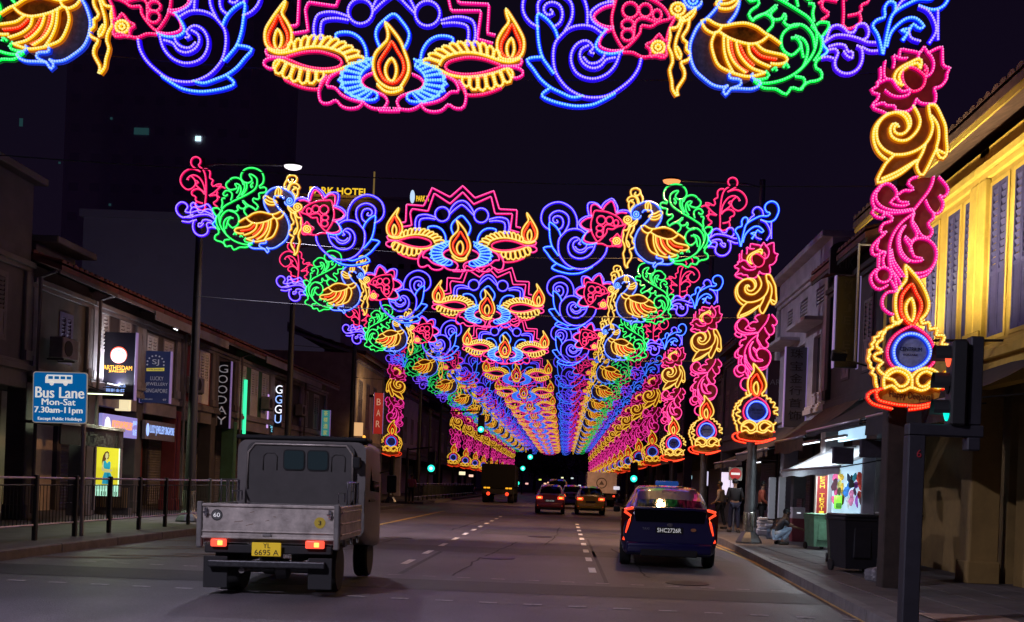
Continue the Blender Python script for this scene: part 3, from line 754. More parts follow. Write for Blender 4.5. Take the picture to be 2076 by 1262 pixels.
asphalt_new = mat('asphalt_patch', (0.078, 0.070, 0.072), 0.6, noise=0.35, nscale=3, bump=0.5, bscale=60)
asphalt_dark = mat('asphalt_dark', (0.034, 0.030, 0.034), 0.6, noise=0.35, nscale=3, bump=0.5, bscale=60)
white_paint = mat('road_paint_white', (0.80, 0.76, 0.74), 0.6, noise=0.35, nscale=9)
worn_paint = mat('road_paint_worn', (0.36, 0.33, 0.34), 0.7, noise=0.6, nscale=14)
yellow_paint = mat('road_paint_yellow', (0.42, 0.27, 0.09), 0.65, noise=0.5, nscale=8)
faded_yellow = mat('road_paint_faded', (0.17, 0.10, 0.065), 0.7, noise=0.6, nscale=5)
paving = mat('paving_concrete', (0.10, 0.09, 0.092), 0.75, noise=0.35, nscale=2.2, bump=0.3, bscale=25)
kerb_m = mat('kerb_concrete', (0.13, 0.118, 0.12), 0.7, noise=0.4, nscale=4)
earth = mat('ground_dark', (0.04, 0.038, 0.036), 0.9, noise=0.4, nscale=0.5)

m = MB(); m.quad((-600, -60, -0.02), (600, -60, -0.02), (600, 1400, -0.02), (-600, 1400, -0.02))
tag(m.build('ground', earth), kind='structure')
KL = -8.1
def kr(Y): return 3.3 + max(0, min(1, (Y - 9) / 17)) * 0.95   # right kerb line
def strip(xa, xb, ya, yb, z, mt, name, n=1):
    m = MB(); m.quad((xa, ya, z), (xb, ya, z), (xb, yb, z), (xa, yb, z)); return tag(m.build(name, mt), kind='structure')
m = MB(); m.quad((-30, -12, 0), (30, -12, 0), (30, 330, 0), (-30, 330, 0)); tag(m.build('road', asphalt), kind='structure')
# patches and joints in the asphalt
strip(-4.6, 3.4, 19.6, 21.3, 0.004, asphalt_new, 'road_patch'); strip(-7.9, 3.6, 12.6, 13.9, 0.004, asphalt_dark, 'road_patch')
strip(-2.3, 4.0, 27.0, 29.5, 0.004, asphalt_new, 'road_patch'); strip(-7.9, 4.1, 40, 44, 0.004, asphalt_new, 'road_patch')
strip(0.64, 0.70, 14.2, 26, 0.004, asphalt_dark, 'road_joint'); strip(-2.42, -2.34, 14.6, 19.5, 0.008, asphalt_dark, 'road_joint')
def marks(name, label, rects, mt, group=None):
    for k, (xa, xb, ya, yb) in enumerate(rects):
        m = MB(); m.quad((xa, ya, 0.008), (xb, ya, 0.008), (xb, yb, 0.008), (xa, yb, 0.008)); tag(m.build(name, mt), kind='structure')
ys = [16.4 + 2.42*k for k in range(12)] 
marks('lane_mark', '', [(0.46, 0.58, y - 0.1, y + 0.85) for y in [16.1 + 2.42*k for k in range(9)]], white_paint)
marks('lane_mark', '', [(-2.66, -2.54, y, y + 0.95) for y in [16.3 + 2.42*k for k in range(11)]], white_paint)
marks('lane_mark', '', [(xx, xx+0.11, 60 + 9*k, 64 + 9*k) for k in range(12) for xx in (-2.6, 0.5)], worn_paint)
marks('bus_lane_line', '', [(-5.62, -5.46, 16, 46)], yellow_paint)
marks('kerb_line', '', [(4.02, 4.10, 20, 160), (3.84, 3.92, 20, 160)], yellow_paint)
m = MB()
for a, b2 in ((4.02, 4.10), (3.84, 3.92)):
    m.quad((a-0.62, 8, 0.0085), (b2-0.62, 8, 0.0085), (b2, 20, 0.0085), (a, 20, 0.0085))
tag(m.build('kerb_line', yellow_paint), kind='structure')
cross = []
for row, Yc, pitch, ln in ((0, 14.25, 0.505, 0.2), (1, 11.38, 0.52, 0.21)):
    for k in range(-14, 9):
        x = k*pitch + 0.1*row
        y = Yc - 0.07*x*(1 if row else 0.6)
        if row == 0 and x > 3.3: continue
        cross.append((x, x+ln, y, y+0.085))
marks('crossing_mark', '', cross, worn_paint)
for k in range(9):
    m = MB(); x = -8.0 + (k % 3)*0.75; y = 15.0 + k*0.75
    m.quad((x, y, 0.008), (x+1.5, y+0.5, 0.008), (x+1.5, y+0.66, 0.008), (x, y+0.16, 0.008)); tag(m.build('hatch_mark', faded_yellow), kind='structure')
# manhole covers, drain slots and tar lines
iron = mat('cast_iron_cover', (0.035, 0.032, 0.034), 0.4, 0.6, noise=0.4, nscale=12)
for X_, Y_ in ((-1.2, 18.4), (-0.6, 26.5), (-3.9, 23.5), (1.9, 14.8)):
    m = MB(); m.prism([(a, b_) for a, b_ in disc(0, 0, 0.33, n=20)], 0, 0.004); m.v = [(x, z, y) for x, y, z in m.v]; tag(m.build('manhole_cover', iron, loc=(X_, Y_, 0.006)), kind='structure')
rt = random.Random(3)
for X_, Y_, L_, dx in ((-1.6, 14.6, 9, 0.5), (1.4, 15.5, 7, -0.4), (-4.8, 15, 8, 0.7), (2.6, 20, 9, -0.5), (-0.4, 23, 10, 0.3), (-3.2, 28, 9, 0.4)):
    m = MB(); P = []; x = X_
    for k in range(25): P.append((x, Y_ + L_*k/24)); x += dx/24 + rt.uniform(-0.05, 0.05)
    m.add([q for (a, b_) in P for q in ((a-0.018, b_, 0.0062), (a+0.018, b_, 0.0062))], [(2*k, 2*k+1, 2*k+3, 2*k+2) for k in range(24)])
    tag(m.build('tar_seam', mat('tar', (0.014, 0.012, 0.014), 0.75)), kind='structure')
# pavements
m = MB(); m.box(-30, KL-0.15, 6, 50.5, -0.02, 0.14); tag(m.build('pavement', paving), kind='structure')
m = MB(); m.box(-30, KL-0.15, 57, 200, -0.02, 0.14); tag(m.build('pavement', paving), kind='structure')
for k in range(22):
    m = MB(); m.rbox(KL-0.15, KL, 6+2*k+0.006, 8+2*k-0.006, -0.02, 0.15, 0.015, 1); tag(m.build('kerbstone', kerb_m), kind='structure')
m = MB(); m.box(KL-0.15, KL, 57, 200, -0.02, 0.15); tag(m.build('kerb', kerb_m), kind='structure')
m = MB(); YY = [4, 9, 12, 15, 18, 21, 24, 26, 60, 200]
for a, c in zip(YY[:-1], YY[1:]):
    m.add([(kr(a)+0.15, a, 0.14), (30, a, 0.14), (30, c, 0.14), (kr(c)+0.15, c, 0.14), (kr(a)+0.15, a, -0.02), (kr(c)+0.15, c, -0.02)], [(0,1,2,3), (4,0,3,5)])
tag(m.build('pavement', paving), kind='structure')
ya = 7.0
while ya < 60:
    yb = ya + (1.0 if ya < 30 else 3)
    xa, xb = kr(ya+0.01), kr(yb-0.01); m = MB(); y0, y1 = ya+0.008, yb-0.008
    m.add([(xa, y0, -0.02), (xa+0.15, y0, -0.02), (xb+0.15, y1, -0.02), (xb, y1, -0.02), (xa+0.012, y0, 0.145), (xa+0.15, y0, 0.145), (xb+0.15, y1, 0.145), (xb+0.012, y1, 0.145)],
          [(4,5,6,7), (0,1,5,4), (1,2,6,5), (2,3,7,6), (3,0,4,7)])
    tag(m.build('kerbstone', kerb_m), kind='structure'); ya = yb
m = MB(); m.box(4.3, 4.45, 60, 200, -0.02, 0.15); tag(m.build('kerb', kerb_m), kind='structure')
# paving joints on the near right pavement: slabs
slab_a = mat('slab', (0.085, 0.072, 0.072), 0.7, noise=0.35, nscale=3, bump=0.25, bscale=30)
slab_b = mat('slab_darker', (0.062, 0.054, 0.055), 0.7, noise=0.35, nscale=3, bump=0.25, bscale=30)
sl = {}
for mt_ in (slab_a, slab_b):
    q = MB(); q.rbox(-0.293, 0.293, -0.293, 0.293, 0, 0.02, 0.006, 1); sl[mt_.name] = q.mesh('slab', mt_)
for iy in range(24):
    for ix in range(8):
        X = 4.2 + 0.6*ix + 0.15; Yq = 9.4 + 0.6*iy
        if X - 0.3 < kr(Yq+0.3) + 0.17 or X > 7.4: continue
        o = link('paving_slab', sl[random.choice(['slab', 'slab', 'slab_darker'])], None, (X, Yq, 0.1295 + random.uniform(-0.001, 0.002)), (0, 0, random.choice([0, R(90), R(180)])))
        tag(o, kind='structure')

# ------------------------------------------------------------------ shophouse builder
under_m = mat('fan_black', (0.01, 0.01, 0.012), 0.8)
glass_dark = mat('dark_glass', (0.02, 0.02, 0.03), 0.12)
tile_m = mat('roof_tiles', (0.15, 0.045, 0.035), 0.8, noise=0.5, nscale=3)
tile_brown = mat('roof_tiles_brown', (0.16, 0.085, 0.06), 0.85, noise=0.5, nscale=5)  # browner, paler tiles
tile_grey = mat('roof_concrete', (0.12, 0.115, 0.12), 0.85, noise=0.4, nscale=2)
shut_steel = mat('roller_shutter', (0.23, 0.22, 0.23), 0.5, 0.4, noise=0.25, nscale=3)

def tiled_roof(name, mt, x_eave, x_ridge, ya, yb, ze, zr, parent, pitch=0.24):
    """rows of half round tiles running from eave to ridge"""
    m = MB(); nrow = max(2, int((yb-ya)/pitch)); steps = 7
    prof = [(math.cos(math.pi*k/4), math.sin(math.pi*k/4)) for k in range(5)]
    for r_ in range(nrow):
        yc = ya + (r_+0.5)*(yb-ya)/nrow; hw = (yb-ya)/nrow*0.5
        for s_ in range(steps):
            t0, t1 = s_/steps, (s_+1)/steps; jx = random.uniform(-0.015, 0.015)
            P0 = (x_eave+(x_ridge-x_eave)*t0, ze+(zr-ze)*t0); P1 = (x_eave+(x_ridge-x_eave)*t1, ze+(zr-ze)*t1)
            vs = [(P0[0], yc+c*hw*0.98+jx, P0[1]+0.05+sn*0.085) for c, sn in prof] + [(P1[0], yc+c*hw*0.9+jx, P1[1]+0.0+sn*0.065) for c, sn in prof]
            m.add(vs, [(i, i+1, i+6, i+5) for i in range(4)] + [(0, 1, 2, 3, 4)])
    m.add([(x_eave, ya, ze), (x_eave, yb, ze), (x_ridge, yb, zr), (x_ridge, ya, zr), (x_eave, ya, ze-0.12), (x_eave, yb, ze-0.12), (x_ridge, yb, zr-0.12), (x_ridge, ya, zr-0.12)],
          [(0,1,2,3), (4,7,6,5), (0,4,5,1), (0,3,7,4), (1,5,6,2)])
    return m.build(name, mt, parent)

def wall_front(m, x0, x1, ya, yb, za, zb, holes, mi=0):
    """solid wall slab between planes x0..x1 with rectangular holes (ya,yb,za,zb)"""
    Ys = sorted({ya, yb, *[h[0] for h in holes], *[h[1] for h in holes]}); Zs = sorted({za, zb, *[h[2] for h in holes], *[h[3] for h in holes]})
    for a, c in zip(Ys[:-1], Ys[1:]):
        run = None
        for e, f in zip(Zs[:-1], Zs[1:]):
            ym, zm = (a+c)/2, (e+f)/2
            inside = any(h[0] < ym < h[1] and h[2] < zm < h[3] for h in holes)
            if inside:
                if run: m.box(x0, x1, a, c, run[0], run[1], mi); run = None
            else: run = (run[0], f) if run else (e, f)
        if run: m.box(x0, x1, a, c, run[0], run[1], mi)

SHUT = {}
def shutter_mesh(w, h, mt, key):
    k = (round(w, 2), round(h, 2), key)
    if k in SHUT: return SHUT[k]
    m = MB(); t = 0.03; st = min(0.05, w*0.18)
    for (a, c, e, f) in ((-w/2, -w/2+st, 0, h), (w/2-st, w/2, 0, h), (-w/2+st, w/2-st, 0, st*1.4), (-w/2+st, w/2-st, h-st*1.4, h), (-w/2+st, w/2-st, h*0.40, h*0.40+st*1.3)):
        m.box(-t/2, t/2, a, c, e, f)
    nz = max(3, int(h*0.6/0.105)); z0, z1 = h*0.40+st*1.3, h-st*1.4
    for q in range(nz):
        z = z0 + (q+0.5)*(z1-z0)/nz; d = (z1-z0)/nz*0.36
        m.add([(-t/2, -w/2+st, z-d), (-t/2, w/2-st, z-d), (t/2, w/2-st, z+d), (t/2, -w/2+st, z+d), (-t/2-0.004, -w/2+st, z-d+0.012), (-t/2-0.004, w/2-st, z-d+0.012)], [(0,1,2,3), (4,5,2,3)])
    m.box(-0.006, 0.006, -w/2+st, w/2-st, st*1.4, h*0.40)
    SHUT[k] = m.mesh('shutter', mt); return SHUT[k]

def window(parent, X, sd, ya, yb, za, zb, frame_m, shut_m, key, open_=0.0, glow=None):
    """window part: frame, two shutters, glass behind; sd = direction pointing to the street"""
    m = MB(); fw = 0.06; xo = X + sd*0.015; xi = X - sd*0.12
    for (a, c, e, f) in ((ya, ya+fw, za, zb), (yb-fw, yb, za, zb), (ya+fw, yb-fw, za, za+fw), (ya+fw, yb-fw, zb-fw, zb)):
        m.box(min(xo, xi), max(xo, xi), a, c, e, f)
    wn_ = m.build('window', frame_m, parent)
    m = MB(); xg = X - sd*0.10; m.box(xg-0.006, xg+0.006, ya+fw, yb-fw, za+fw, zb-fw); m.build('pane', glow or glass_dark, wn_)
    w = (yb-ya-2*fw)/2; h = zb-za-2*fw
    if shut_m:
        me = shutter_mesh(w-0.01, h, shut_m, key)
        for s_ in (-1, 1):
            yc = (ya+yb)/2 + s_*w/2
            if open_:
                o = link('shutter', me, wn_, (X + sd*(0.03+w/2*math.sin(open_)), (ya+yb)/2 + s_*(w - w/2*math.cos(open_)+0), za+fw), (0, 0, (s_*sd)*open_))
            else: link('shutter', me, wn_, (X - sd*0.0, yc, za+fw), (0, 0, 0 if sd > 0 else R(180)))
    return wn_

def roller(parent, X, ya, yb, za, zb, mt, name='roller_shutter', sd=1):
    m = MB(); nz = max(4, int((zb-za)/0.09))
    for q in range(nz):
        z = za + q*(zb-za)/nz; d = (zb-za)/nz
        m.add([(X, ya, z), (X, yb, z), (X+sd*0.02, yb, z+d*0.5), (X+sd*0.02, ya, z+d*0.5), (X, yb, z+d), (X, ya, z+d)], [(0,1,2,3), (3,2,4,5)])
    return m.build(name, mt, parent)

def shophouse(sd, X, ya, yb, label, wall_m, trim_m, zf=3.5, ze=6.1, zr=7.6, wins=(), win_z=(3.9, 5.5), frame_m=None, shut_m=None, roof='tile', depth=9,
              cols=True, ground='shutter', skey='a', eave=0.55, cornice=True, glow=None, roof_m=None, ground_m=None, open_=0.0, vents=(), gdepth=2.3, pillar_m=None):
    """sd: +1 building on the left of the road (faces +x), -1 on the right; X facade plane"""
    t = thing('shophouse', label, 'shophouse', (X, ya, 0.14)); ox, oy, oz = X, ya, 0.14
    L = lambda x: x - ox
    m = MB(); W_ = yb - ya; bk = -sd*depth
    zb0 = zf - oz; ztop = ze - oz
    holes = [(a-oy, c-oy, win_z[0]-oz, win_z[1]-oz) for a, c in wins] + [tuple((v[0]-oy, v[1]-oy, v[2]-oz, v[3]-oz)) for v in vents]
    wall_front(m, 0, -sd*0.22, 0, W_, zb0, ztop, holes)
    for q in (0, W_-0.12):      # party walls; the covered walkway stays open
        m.box(-sd*0.22, bk, q, q+0.12, zb0, ztop); m.box(-sd*2.46, bk, q, q+0.12, 0, zb0-0.001)
    m.box(-sd*2.2, -sd*2.3, 0.12, W_-0.12, zb0, ztop)                                           # inner partition closes the upper rooms
    m.build('wall', wall_m, t)
    m = MB(); m.box(-sd*0.221, -sd*2.6, 0.12, W_-0.12, zb0-0.2, zb0-0.001); m.build('walkway_ceiling', wall_m, t)
    # ground floor back wall of the covered walkway
    gm = ground_m or wall_m; m = MB(); wall_front(m, -sd*gdepth, -sd*(gdepth+0.15), 0.12, W_-0.12, 0, zb0-0.2, [(0.35, W_-0.35, 0.02, zb0-0.75)] if ground in ('shutter', 'open') else [])
    m.build('shop_wall', gm, t)
    if ground == 'shutter': roller(t, -sd*2.38, 0.35, W_-0.35, 0.02, zb0-0.75, shut_steel, sd=sd)
    m = MB(); m.rbox(0, -sd*0.45, 0.0, 0.42, 0, zb0-0.2, 0.02, 1); m.rbox(0.0, -sd*0.45, W_-0.2, W_, 0, zb0-0.2, 0.02, 1) if False else None
    m.rbox(sd*0.03, -sd*0.47, -0.03, 0.45, 0, 0.35, 0.02, 1); 
    m.build('pillar', pillar_m or (wall_m if sd > 0 else trim_m), t)
    m = MB(); m.box(0, -sd*0.22, 0.42, W_, zb0-0.45, zb0-0.002); m.build('beam', trim_m, t)
    if cornice:
        for x_, za_, zb_ in ((0.10, zb0-0.06, zb0+0.079), (0.06, zb0+0.08, zb0+0.16), (0.14, ztop-0.42, ztop-0.30), (0.07, ztop-0.52, ztop-0.421)):
            m = MB(); m.rbox(sd*x_, 0, 0, W_, za_, zb_, 0.01, 1); m.build('cornice', trim_m, t)
    if cols:
        for k, yy in enumerate((0.0, W_-0.28)):
            m = MB(); m.rbox(sd*0.09, 0.0, yy, yy+0.28, zb0+0.161, ztop-0.521, 0.015, 1); m.rbox(sd*0.13, sd*0.091, yy-0.0, yy+0.28, zb0+0.165, zb0+0.4, 0.01, 1)
            m.build('pilaster', trim_m, t)
    for a, c in wins:
        w_ = window(t, 0, sd, a-oy, c-oy, win_z[0]-oz, win_z[1]-oz, frame_m or trim_m, shut_m, skey, open_, glow)
    for v in vents:
        m = MB(); nz = 5
        for q in range(nz):
            z = v[2]-oz + q*(v[3]-v[2])/nz
            m.box(-sd*0.02, -sd*0.08, v[0]-oy, v[1]-oy, z, z+(v[3]-v[2])/nz*0.5)
        m.build('vent', trim_m, t)
    if roof == 'tile':
        if eave: tiled_roof('roof', roof_m or tile_m, sd*eave, -sd*4.0, 0, W_, ztop, zr-oz, t)
        m = MB(); m.box(sd*eave*0.96, sd*(eave*0.96-0.03), 0, W_, ztop-0.2, ztop-0.1); m.build('gutter', trim_m, t)
        for yy in (0, W_-0.15):
            m = MB(); m.add([(0, yy, ztop), (0, yy+0.15, ztop), (-sd*4, yy+0.15, zr-oz+0.25), (-sd*4, yy, zr-oz+0.25), (0, yy, ztop-0.1), (0, yy+0.15, ztop-0.1), (-sd*4, yy+0.15, zr-oz-0.3), (-sd*4, yy, zr-oz-0.3)],
                  [(0,1,2,3), (0,4,5,1), (0,3,7,4), (1,5,6,2), (2,6,7,3), (4,7,6,5)])
            m.build('gable_ridge', trim_m, t)
    elif roof == 'flat':
        m = MB(); m.box(0.001*sd, bk, 0, W_, ztop+0.001, zr-oz-0.16); m.build('parapet', wall_m, t)
        m = MB(); m.rbox(sd*0.28, bk, -0.05, W_+0.12, zr-oz-0.159, zr-oz, 0.02, 1); m.build('coping', trim_m, t)
    return t

# materials of the facades
def paint(name, c, nz=0.3): return mat(name, c, 0.85, noise=nz, nscale=1.6, bump=0.15, bscale=12)
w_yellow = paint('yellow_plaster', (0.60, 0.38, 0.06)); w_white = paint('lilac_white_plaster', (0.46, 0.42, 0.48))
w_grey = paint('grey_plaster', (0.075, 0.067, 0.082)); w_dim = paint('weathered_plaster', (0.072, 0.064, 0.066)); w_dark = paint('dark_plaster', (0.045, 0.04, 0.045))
w_ochre = paint('ochre_wall', (0.26, 0.165, 0.05)); w_red = paint('red_plaster', (0.15, 0.022, 0.03)); w_green = paint('green_light_plaster', (0.05, 0.15, 0.09)); w_cream = paint('cream_plaster', (0.46, 0.37, 0.27))  # w_green carries the green light on its wall in the paint
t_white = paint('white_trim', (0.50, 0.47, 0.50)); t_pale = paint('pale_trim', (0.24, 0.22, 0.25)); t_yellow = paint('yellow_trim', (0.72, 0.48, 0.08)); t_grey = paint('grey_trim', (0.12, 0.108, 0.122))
sh_blue = mat('blue_grey_shutter', (0.06, 0.055, 0.17), 0.6, noise=0.3, nscale=5); sh_white = mat('white_shutter', (0.55, 0.54, 0.58), 0.6, noise=0.2, nscale=5)
sh_dark = mat('dark_shutter', (0.09, 0.08, 0.09), 0.6, noise=0.3, nscale=5)

XR = 6.2
def yw(px, X=XR, v=-0.25):
    """distance at which the facade plane X crosses photo column px"""
    return X / (CR * (px-1144)/F + SR * v)
# --- right row
yellow_w = [(yw(2093), yw(2052)), (yw(2045), yw(2006)), (yw(1983), yw(1954)), (yw(1949), yw(1920)), (yw(1906), yw(1880))]
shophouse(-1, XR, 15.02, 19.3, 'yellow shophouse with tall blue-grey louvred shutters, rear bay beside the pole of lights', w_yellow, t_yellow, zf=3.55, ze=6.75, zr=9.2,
          wins=[w for w in yellow_w[2:]], ground='wall', gdepth=0.62, pillar_m=w_ochre, win_z=(3.78, 6.15), frame_m=t_yellow, shut_m=sh_blue, skey='y', roof_m=tile_brown, eave=0.75, ground_m=w_ochre)
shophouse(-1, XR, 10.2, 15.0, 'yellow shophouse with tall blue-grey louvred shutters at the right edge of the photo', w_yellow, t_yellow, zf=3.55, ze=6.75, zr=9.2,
          wins=[(11.9, 12.6)] + [tuple(w) for w in yellow_w[:2]][::-1], win_z=(3.78, 6.15), frame_m=t_yellow, shut_m=sh_blue, skey='y', roof_m=tile_brown, eave=0.75, ground_m=w_ochre, ground='wall', gdepth=0.62, pillar_m=w_ochre)
shophouse(-1, XR, 19.32, 23.6, 'dark shophouse behind the tall black vertical sign on the right', w_dark, w_dark, zf=3.5, ze=6.6, zr=8.2, wins=[(20.2, 20.9), (21.8, 22.5)], win_z=(4.0, 5.6),
          shut_m=sh_dark, skey='d', eave=0.5, ground='open')
shophouse(-1, XR, 23.62, 29.4, 'lilac-white shophouse with louvred vents and concrete window hoods on the right', w_white, t_white, zf=3.5, ze=7.35, zr=7.75, wins=[(24.3, 25.1), (25.9, 26.8), (27.6, 28.4)], win_z=(3.9, 5.45),
          frame_m=t_white, shut_m=None, roof='flat', vents=[(24.2, 25.0, 6.15, 6.6), (25.9, 26.7, 6.15, 6.6), (27.6, 28.2, 6.15, 6.6)], ground='shutter', cornice=True)
t = thing('window_hood', 'long concrete window hood on the lilac-white shophouse on the right', 'window hood', (XR, 23.9, 5.65))
m = MB(); m.rbox(-0.55, 0.0, 0, 2.0, 0, 0.10, 0.015, 1); m.build('slab', t_white, t)
t = thing('window_hood', 'second concrete window hood, farther along the lilac-white shophouse', 'window hood', (XR, 26.6, 5.55))
m = MB(); m.rbox(-0.55, 0.0, 0, 2.3, 0, 0.10, 0.015, 1); m.build('slab', t_white, t)
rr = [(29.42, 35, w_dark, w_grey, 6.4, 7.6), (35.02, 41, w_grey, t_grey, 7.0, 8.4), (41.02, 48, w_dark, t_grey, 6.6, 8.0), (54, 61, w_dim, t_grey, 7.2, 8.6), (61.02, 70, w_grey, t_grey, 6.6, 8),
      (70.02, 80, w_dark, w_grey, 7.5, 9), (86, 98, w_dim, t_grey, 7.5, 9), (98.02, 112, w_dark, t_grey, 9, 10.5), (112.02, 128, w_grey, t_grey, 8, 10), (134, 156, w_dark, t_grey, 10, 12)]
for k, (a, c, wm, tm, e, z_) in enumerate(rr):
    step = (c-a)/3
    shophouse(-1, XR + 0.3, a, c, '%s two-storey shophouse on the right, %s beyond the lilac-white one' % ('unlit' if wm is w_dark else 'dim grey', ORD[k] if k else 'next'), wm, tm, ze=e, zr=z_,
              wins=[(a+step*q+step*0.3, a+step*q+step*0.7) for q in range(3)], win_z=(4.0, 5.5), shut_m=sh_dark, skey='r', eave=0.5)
# --- left row
XL = -12.35
def ywl(px, v=-0.05): return XL / (CR * (px-1144)/F + SR * v)
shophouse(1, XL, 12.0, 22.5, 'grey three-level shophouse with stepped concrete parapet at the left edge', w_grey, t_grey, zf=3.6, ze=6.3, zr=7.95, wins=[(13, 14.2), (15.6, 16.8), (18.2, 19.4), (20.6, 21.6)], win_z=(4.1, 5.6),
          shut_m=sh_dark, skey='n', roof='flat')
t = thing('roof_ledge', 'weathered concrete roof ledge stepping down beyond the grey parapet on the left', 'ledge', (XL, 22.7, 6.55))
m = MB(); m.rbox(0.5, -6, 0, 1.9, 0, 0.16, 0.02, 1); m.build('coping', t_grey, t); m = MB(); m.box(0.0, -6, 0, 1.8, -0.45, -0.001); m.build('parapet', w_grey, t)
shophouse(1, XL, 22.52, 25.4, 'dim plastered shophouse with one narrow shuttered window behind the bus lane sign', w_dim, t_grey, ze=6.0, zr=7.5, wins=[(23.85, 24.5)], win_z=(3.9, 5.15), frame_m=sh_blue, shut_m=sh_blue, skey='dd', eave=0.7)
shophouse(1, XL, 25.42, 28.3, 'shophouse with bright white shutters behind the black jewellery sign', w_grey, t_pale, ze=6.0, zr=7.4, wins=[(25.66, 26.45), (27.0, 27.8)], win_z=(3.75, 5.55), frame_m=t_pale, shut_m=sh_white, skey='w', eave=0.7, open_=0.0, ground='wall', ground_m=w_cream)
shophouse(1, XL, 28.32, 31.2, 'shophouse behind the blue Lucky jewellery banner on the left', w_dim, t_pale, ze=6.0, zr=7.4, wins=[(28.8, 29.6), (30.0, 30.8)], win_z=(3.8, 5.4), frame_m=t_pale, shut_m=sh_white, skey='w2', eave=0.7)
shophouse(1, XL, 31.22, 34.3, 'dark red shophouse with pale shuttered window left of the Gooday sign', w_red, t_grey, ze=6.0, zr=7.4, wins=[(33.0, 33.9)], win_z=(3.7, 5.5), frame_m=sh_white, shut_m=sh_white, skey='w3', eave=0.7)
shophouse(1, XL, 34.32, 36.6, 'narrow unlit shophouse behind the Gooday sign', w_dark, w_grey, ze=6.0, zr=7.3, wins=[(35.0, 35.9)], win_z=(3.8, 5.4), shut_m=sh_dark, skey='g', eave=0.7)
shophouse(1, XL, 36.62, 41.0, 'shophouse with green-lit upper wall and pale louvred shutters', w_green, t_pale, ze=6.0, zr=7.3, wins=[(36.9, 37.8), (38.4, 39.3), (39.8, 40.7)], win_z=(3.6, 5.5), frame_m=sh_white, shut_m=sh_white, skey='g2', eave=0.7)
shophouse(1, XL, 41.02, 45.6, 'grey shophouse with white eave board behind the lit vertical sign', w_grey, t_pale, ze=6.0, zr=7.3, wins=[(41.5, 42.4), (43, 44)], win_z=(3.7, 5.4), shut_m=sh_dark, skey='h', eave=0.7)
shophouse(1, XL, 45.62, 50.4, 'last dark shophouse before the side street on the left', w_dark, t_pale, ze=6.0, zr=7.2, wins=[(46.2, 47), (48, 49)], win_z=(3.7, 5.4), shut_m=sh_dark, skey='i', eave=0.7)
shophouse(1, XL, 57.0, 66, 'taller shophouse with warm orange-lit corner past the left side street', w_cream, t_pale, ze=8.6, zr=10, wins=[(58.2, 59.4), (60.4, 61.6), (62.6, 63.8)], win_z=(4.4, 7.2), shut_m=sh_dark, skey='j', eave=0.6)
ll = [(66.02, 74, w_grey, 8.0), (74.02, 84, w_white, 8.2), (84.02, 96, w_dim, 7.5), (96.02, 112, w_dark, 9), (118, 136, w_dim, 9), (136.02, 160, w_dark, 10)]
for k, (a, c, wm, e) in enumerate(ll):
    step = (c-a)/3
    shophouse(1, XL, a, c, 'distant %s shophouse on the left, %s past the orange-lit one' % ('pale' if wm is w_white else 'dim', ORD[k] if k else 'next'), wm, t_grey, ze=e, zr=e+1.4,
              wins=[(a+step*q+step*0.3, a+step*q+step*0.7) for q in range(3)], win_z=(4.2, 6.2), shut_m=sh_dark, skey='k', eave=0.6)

# white eave boards on the left row
for (a, c, z) in ((27.6, 33.6, 5.72), (37.9, 41.0, 5.80), (41.4, 46.5, 5.62), (51.8, 53.0, 5.2)):
    if c > 51: continue
    m = MB(); m.rbox(XL+0.72, XL+0.76, a, c, z-0.12, z+0.14, 0.01, 1)
    tag(m.build('eave_board', t_pale), 'white fascia board under the left eaves, %s' % {27.6: 'above the blue jewellery banner', 37.9: 'above the green-lit wall', 41.4: 'beside the second dark pole'}[a], 'fascia board')

# air conditioners and downpipes on the left facades
ac_m = mat('aircon_casing', (0.16, 0.155, 0.16), 0.6, noise=0.3, nscale=5)
for k, (Y_, z_, lb) in enumerate(((23.2, 3.95, 'under the narrow shuttered window'), (31.6, 3.95, 'on the dark red shophouse'), (39.4, 4.0, 'on the green-lit shophouse'), (44.4, 4.1, 'on the grey shophouse past the lit sign'), (19.9, 3.75, 'on the near grey shophouse'))):
    t = thing('air_conditioner', 'box air conditioner %s at left' % lb, 'air conditioner', (XL+0.02, Y_, z_), 0, 'air conditioners on the left facades')
    m = MB(); m.rbox(0.1, 0.42, 0, 0.75, 0, 0.5, 0.02, 1); m.build('casing', ac_m, t)
    m = MB(); m.lathe([(0.19, 0.0), (0.19, 0.012), (0.16, 0.012), (0.02, 0.012)], 0.421, 0.27, 0.25, 14, 'X'); m.build('fan_grille', under_m, t, fix=True)
    for q in (0.1, 0.62): m = MB(); m.box(0.0, 0.40, q, q+0.03, -0.04, -0.001); m.build('bracket', steel, t)
for k, (Y_, lb) in enumerate(((25.41, 'left of the white shutters'), (31.2, 'left of the dark red wall'), (36.6, 'before the green-lit wall'), (45.6, 'past the lit vertical sign'), (22.5, 'at the end of the near grey shophouse'))):
    m = MB(); m.tube([(XL+0.24, Y_, 0.3), (XL+0.24, Y_, 3.0), (XL+0.24, Y_, 5.7), (XL+0.6, Y_, 5.85)], 0.045, 6)
    tag(m.build('downpipe', t_grey), 'grey rainwater downpipe %s' % lb, 'downpipe', 'downpipes on the left facades')

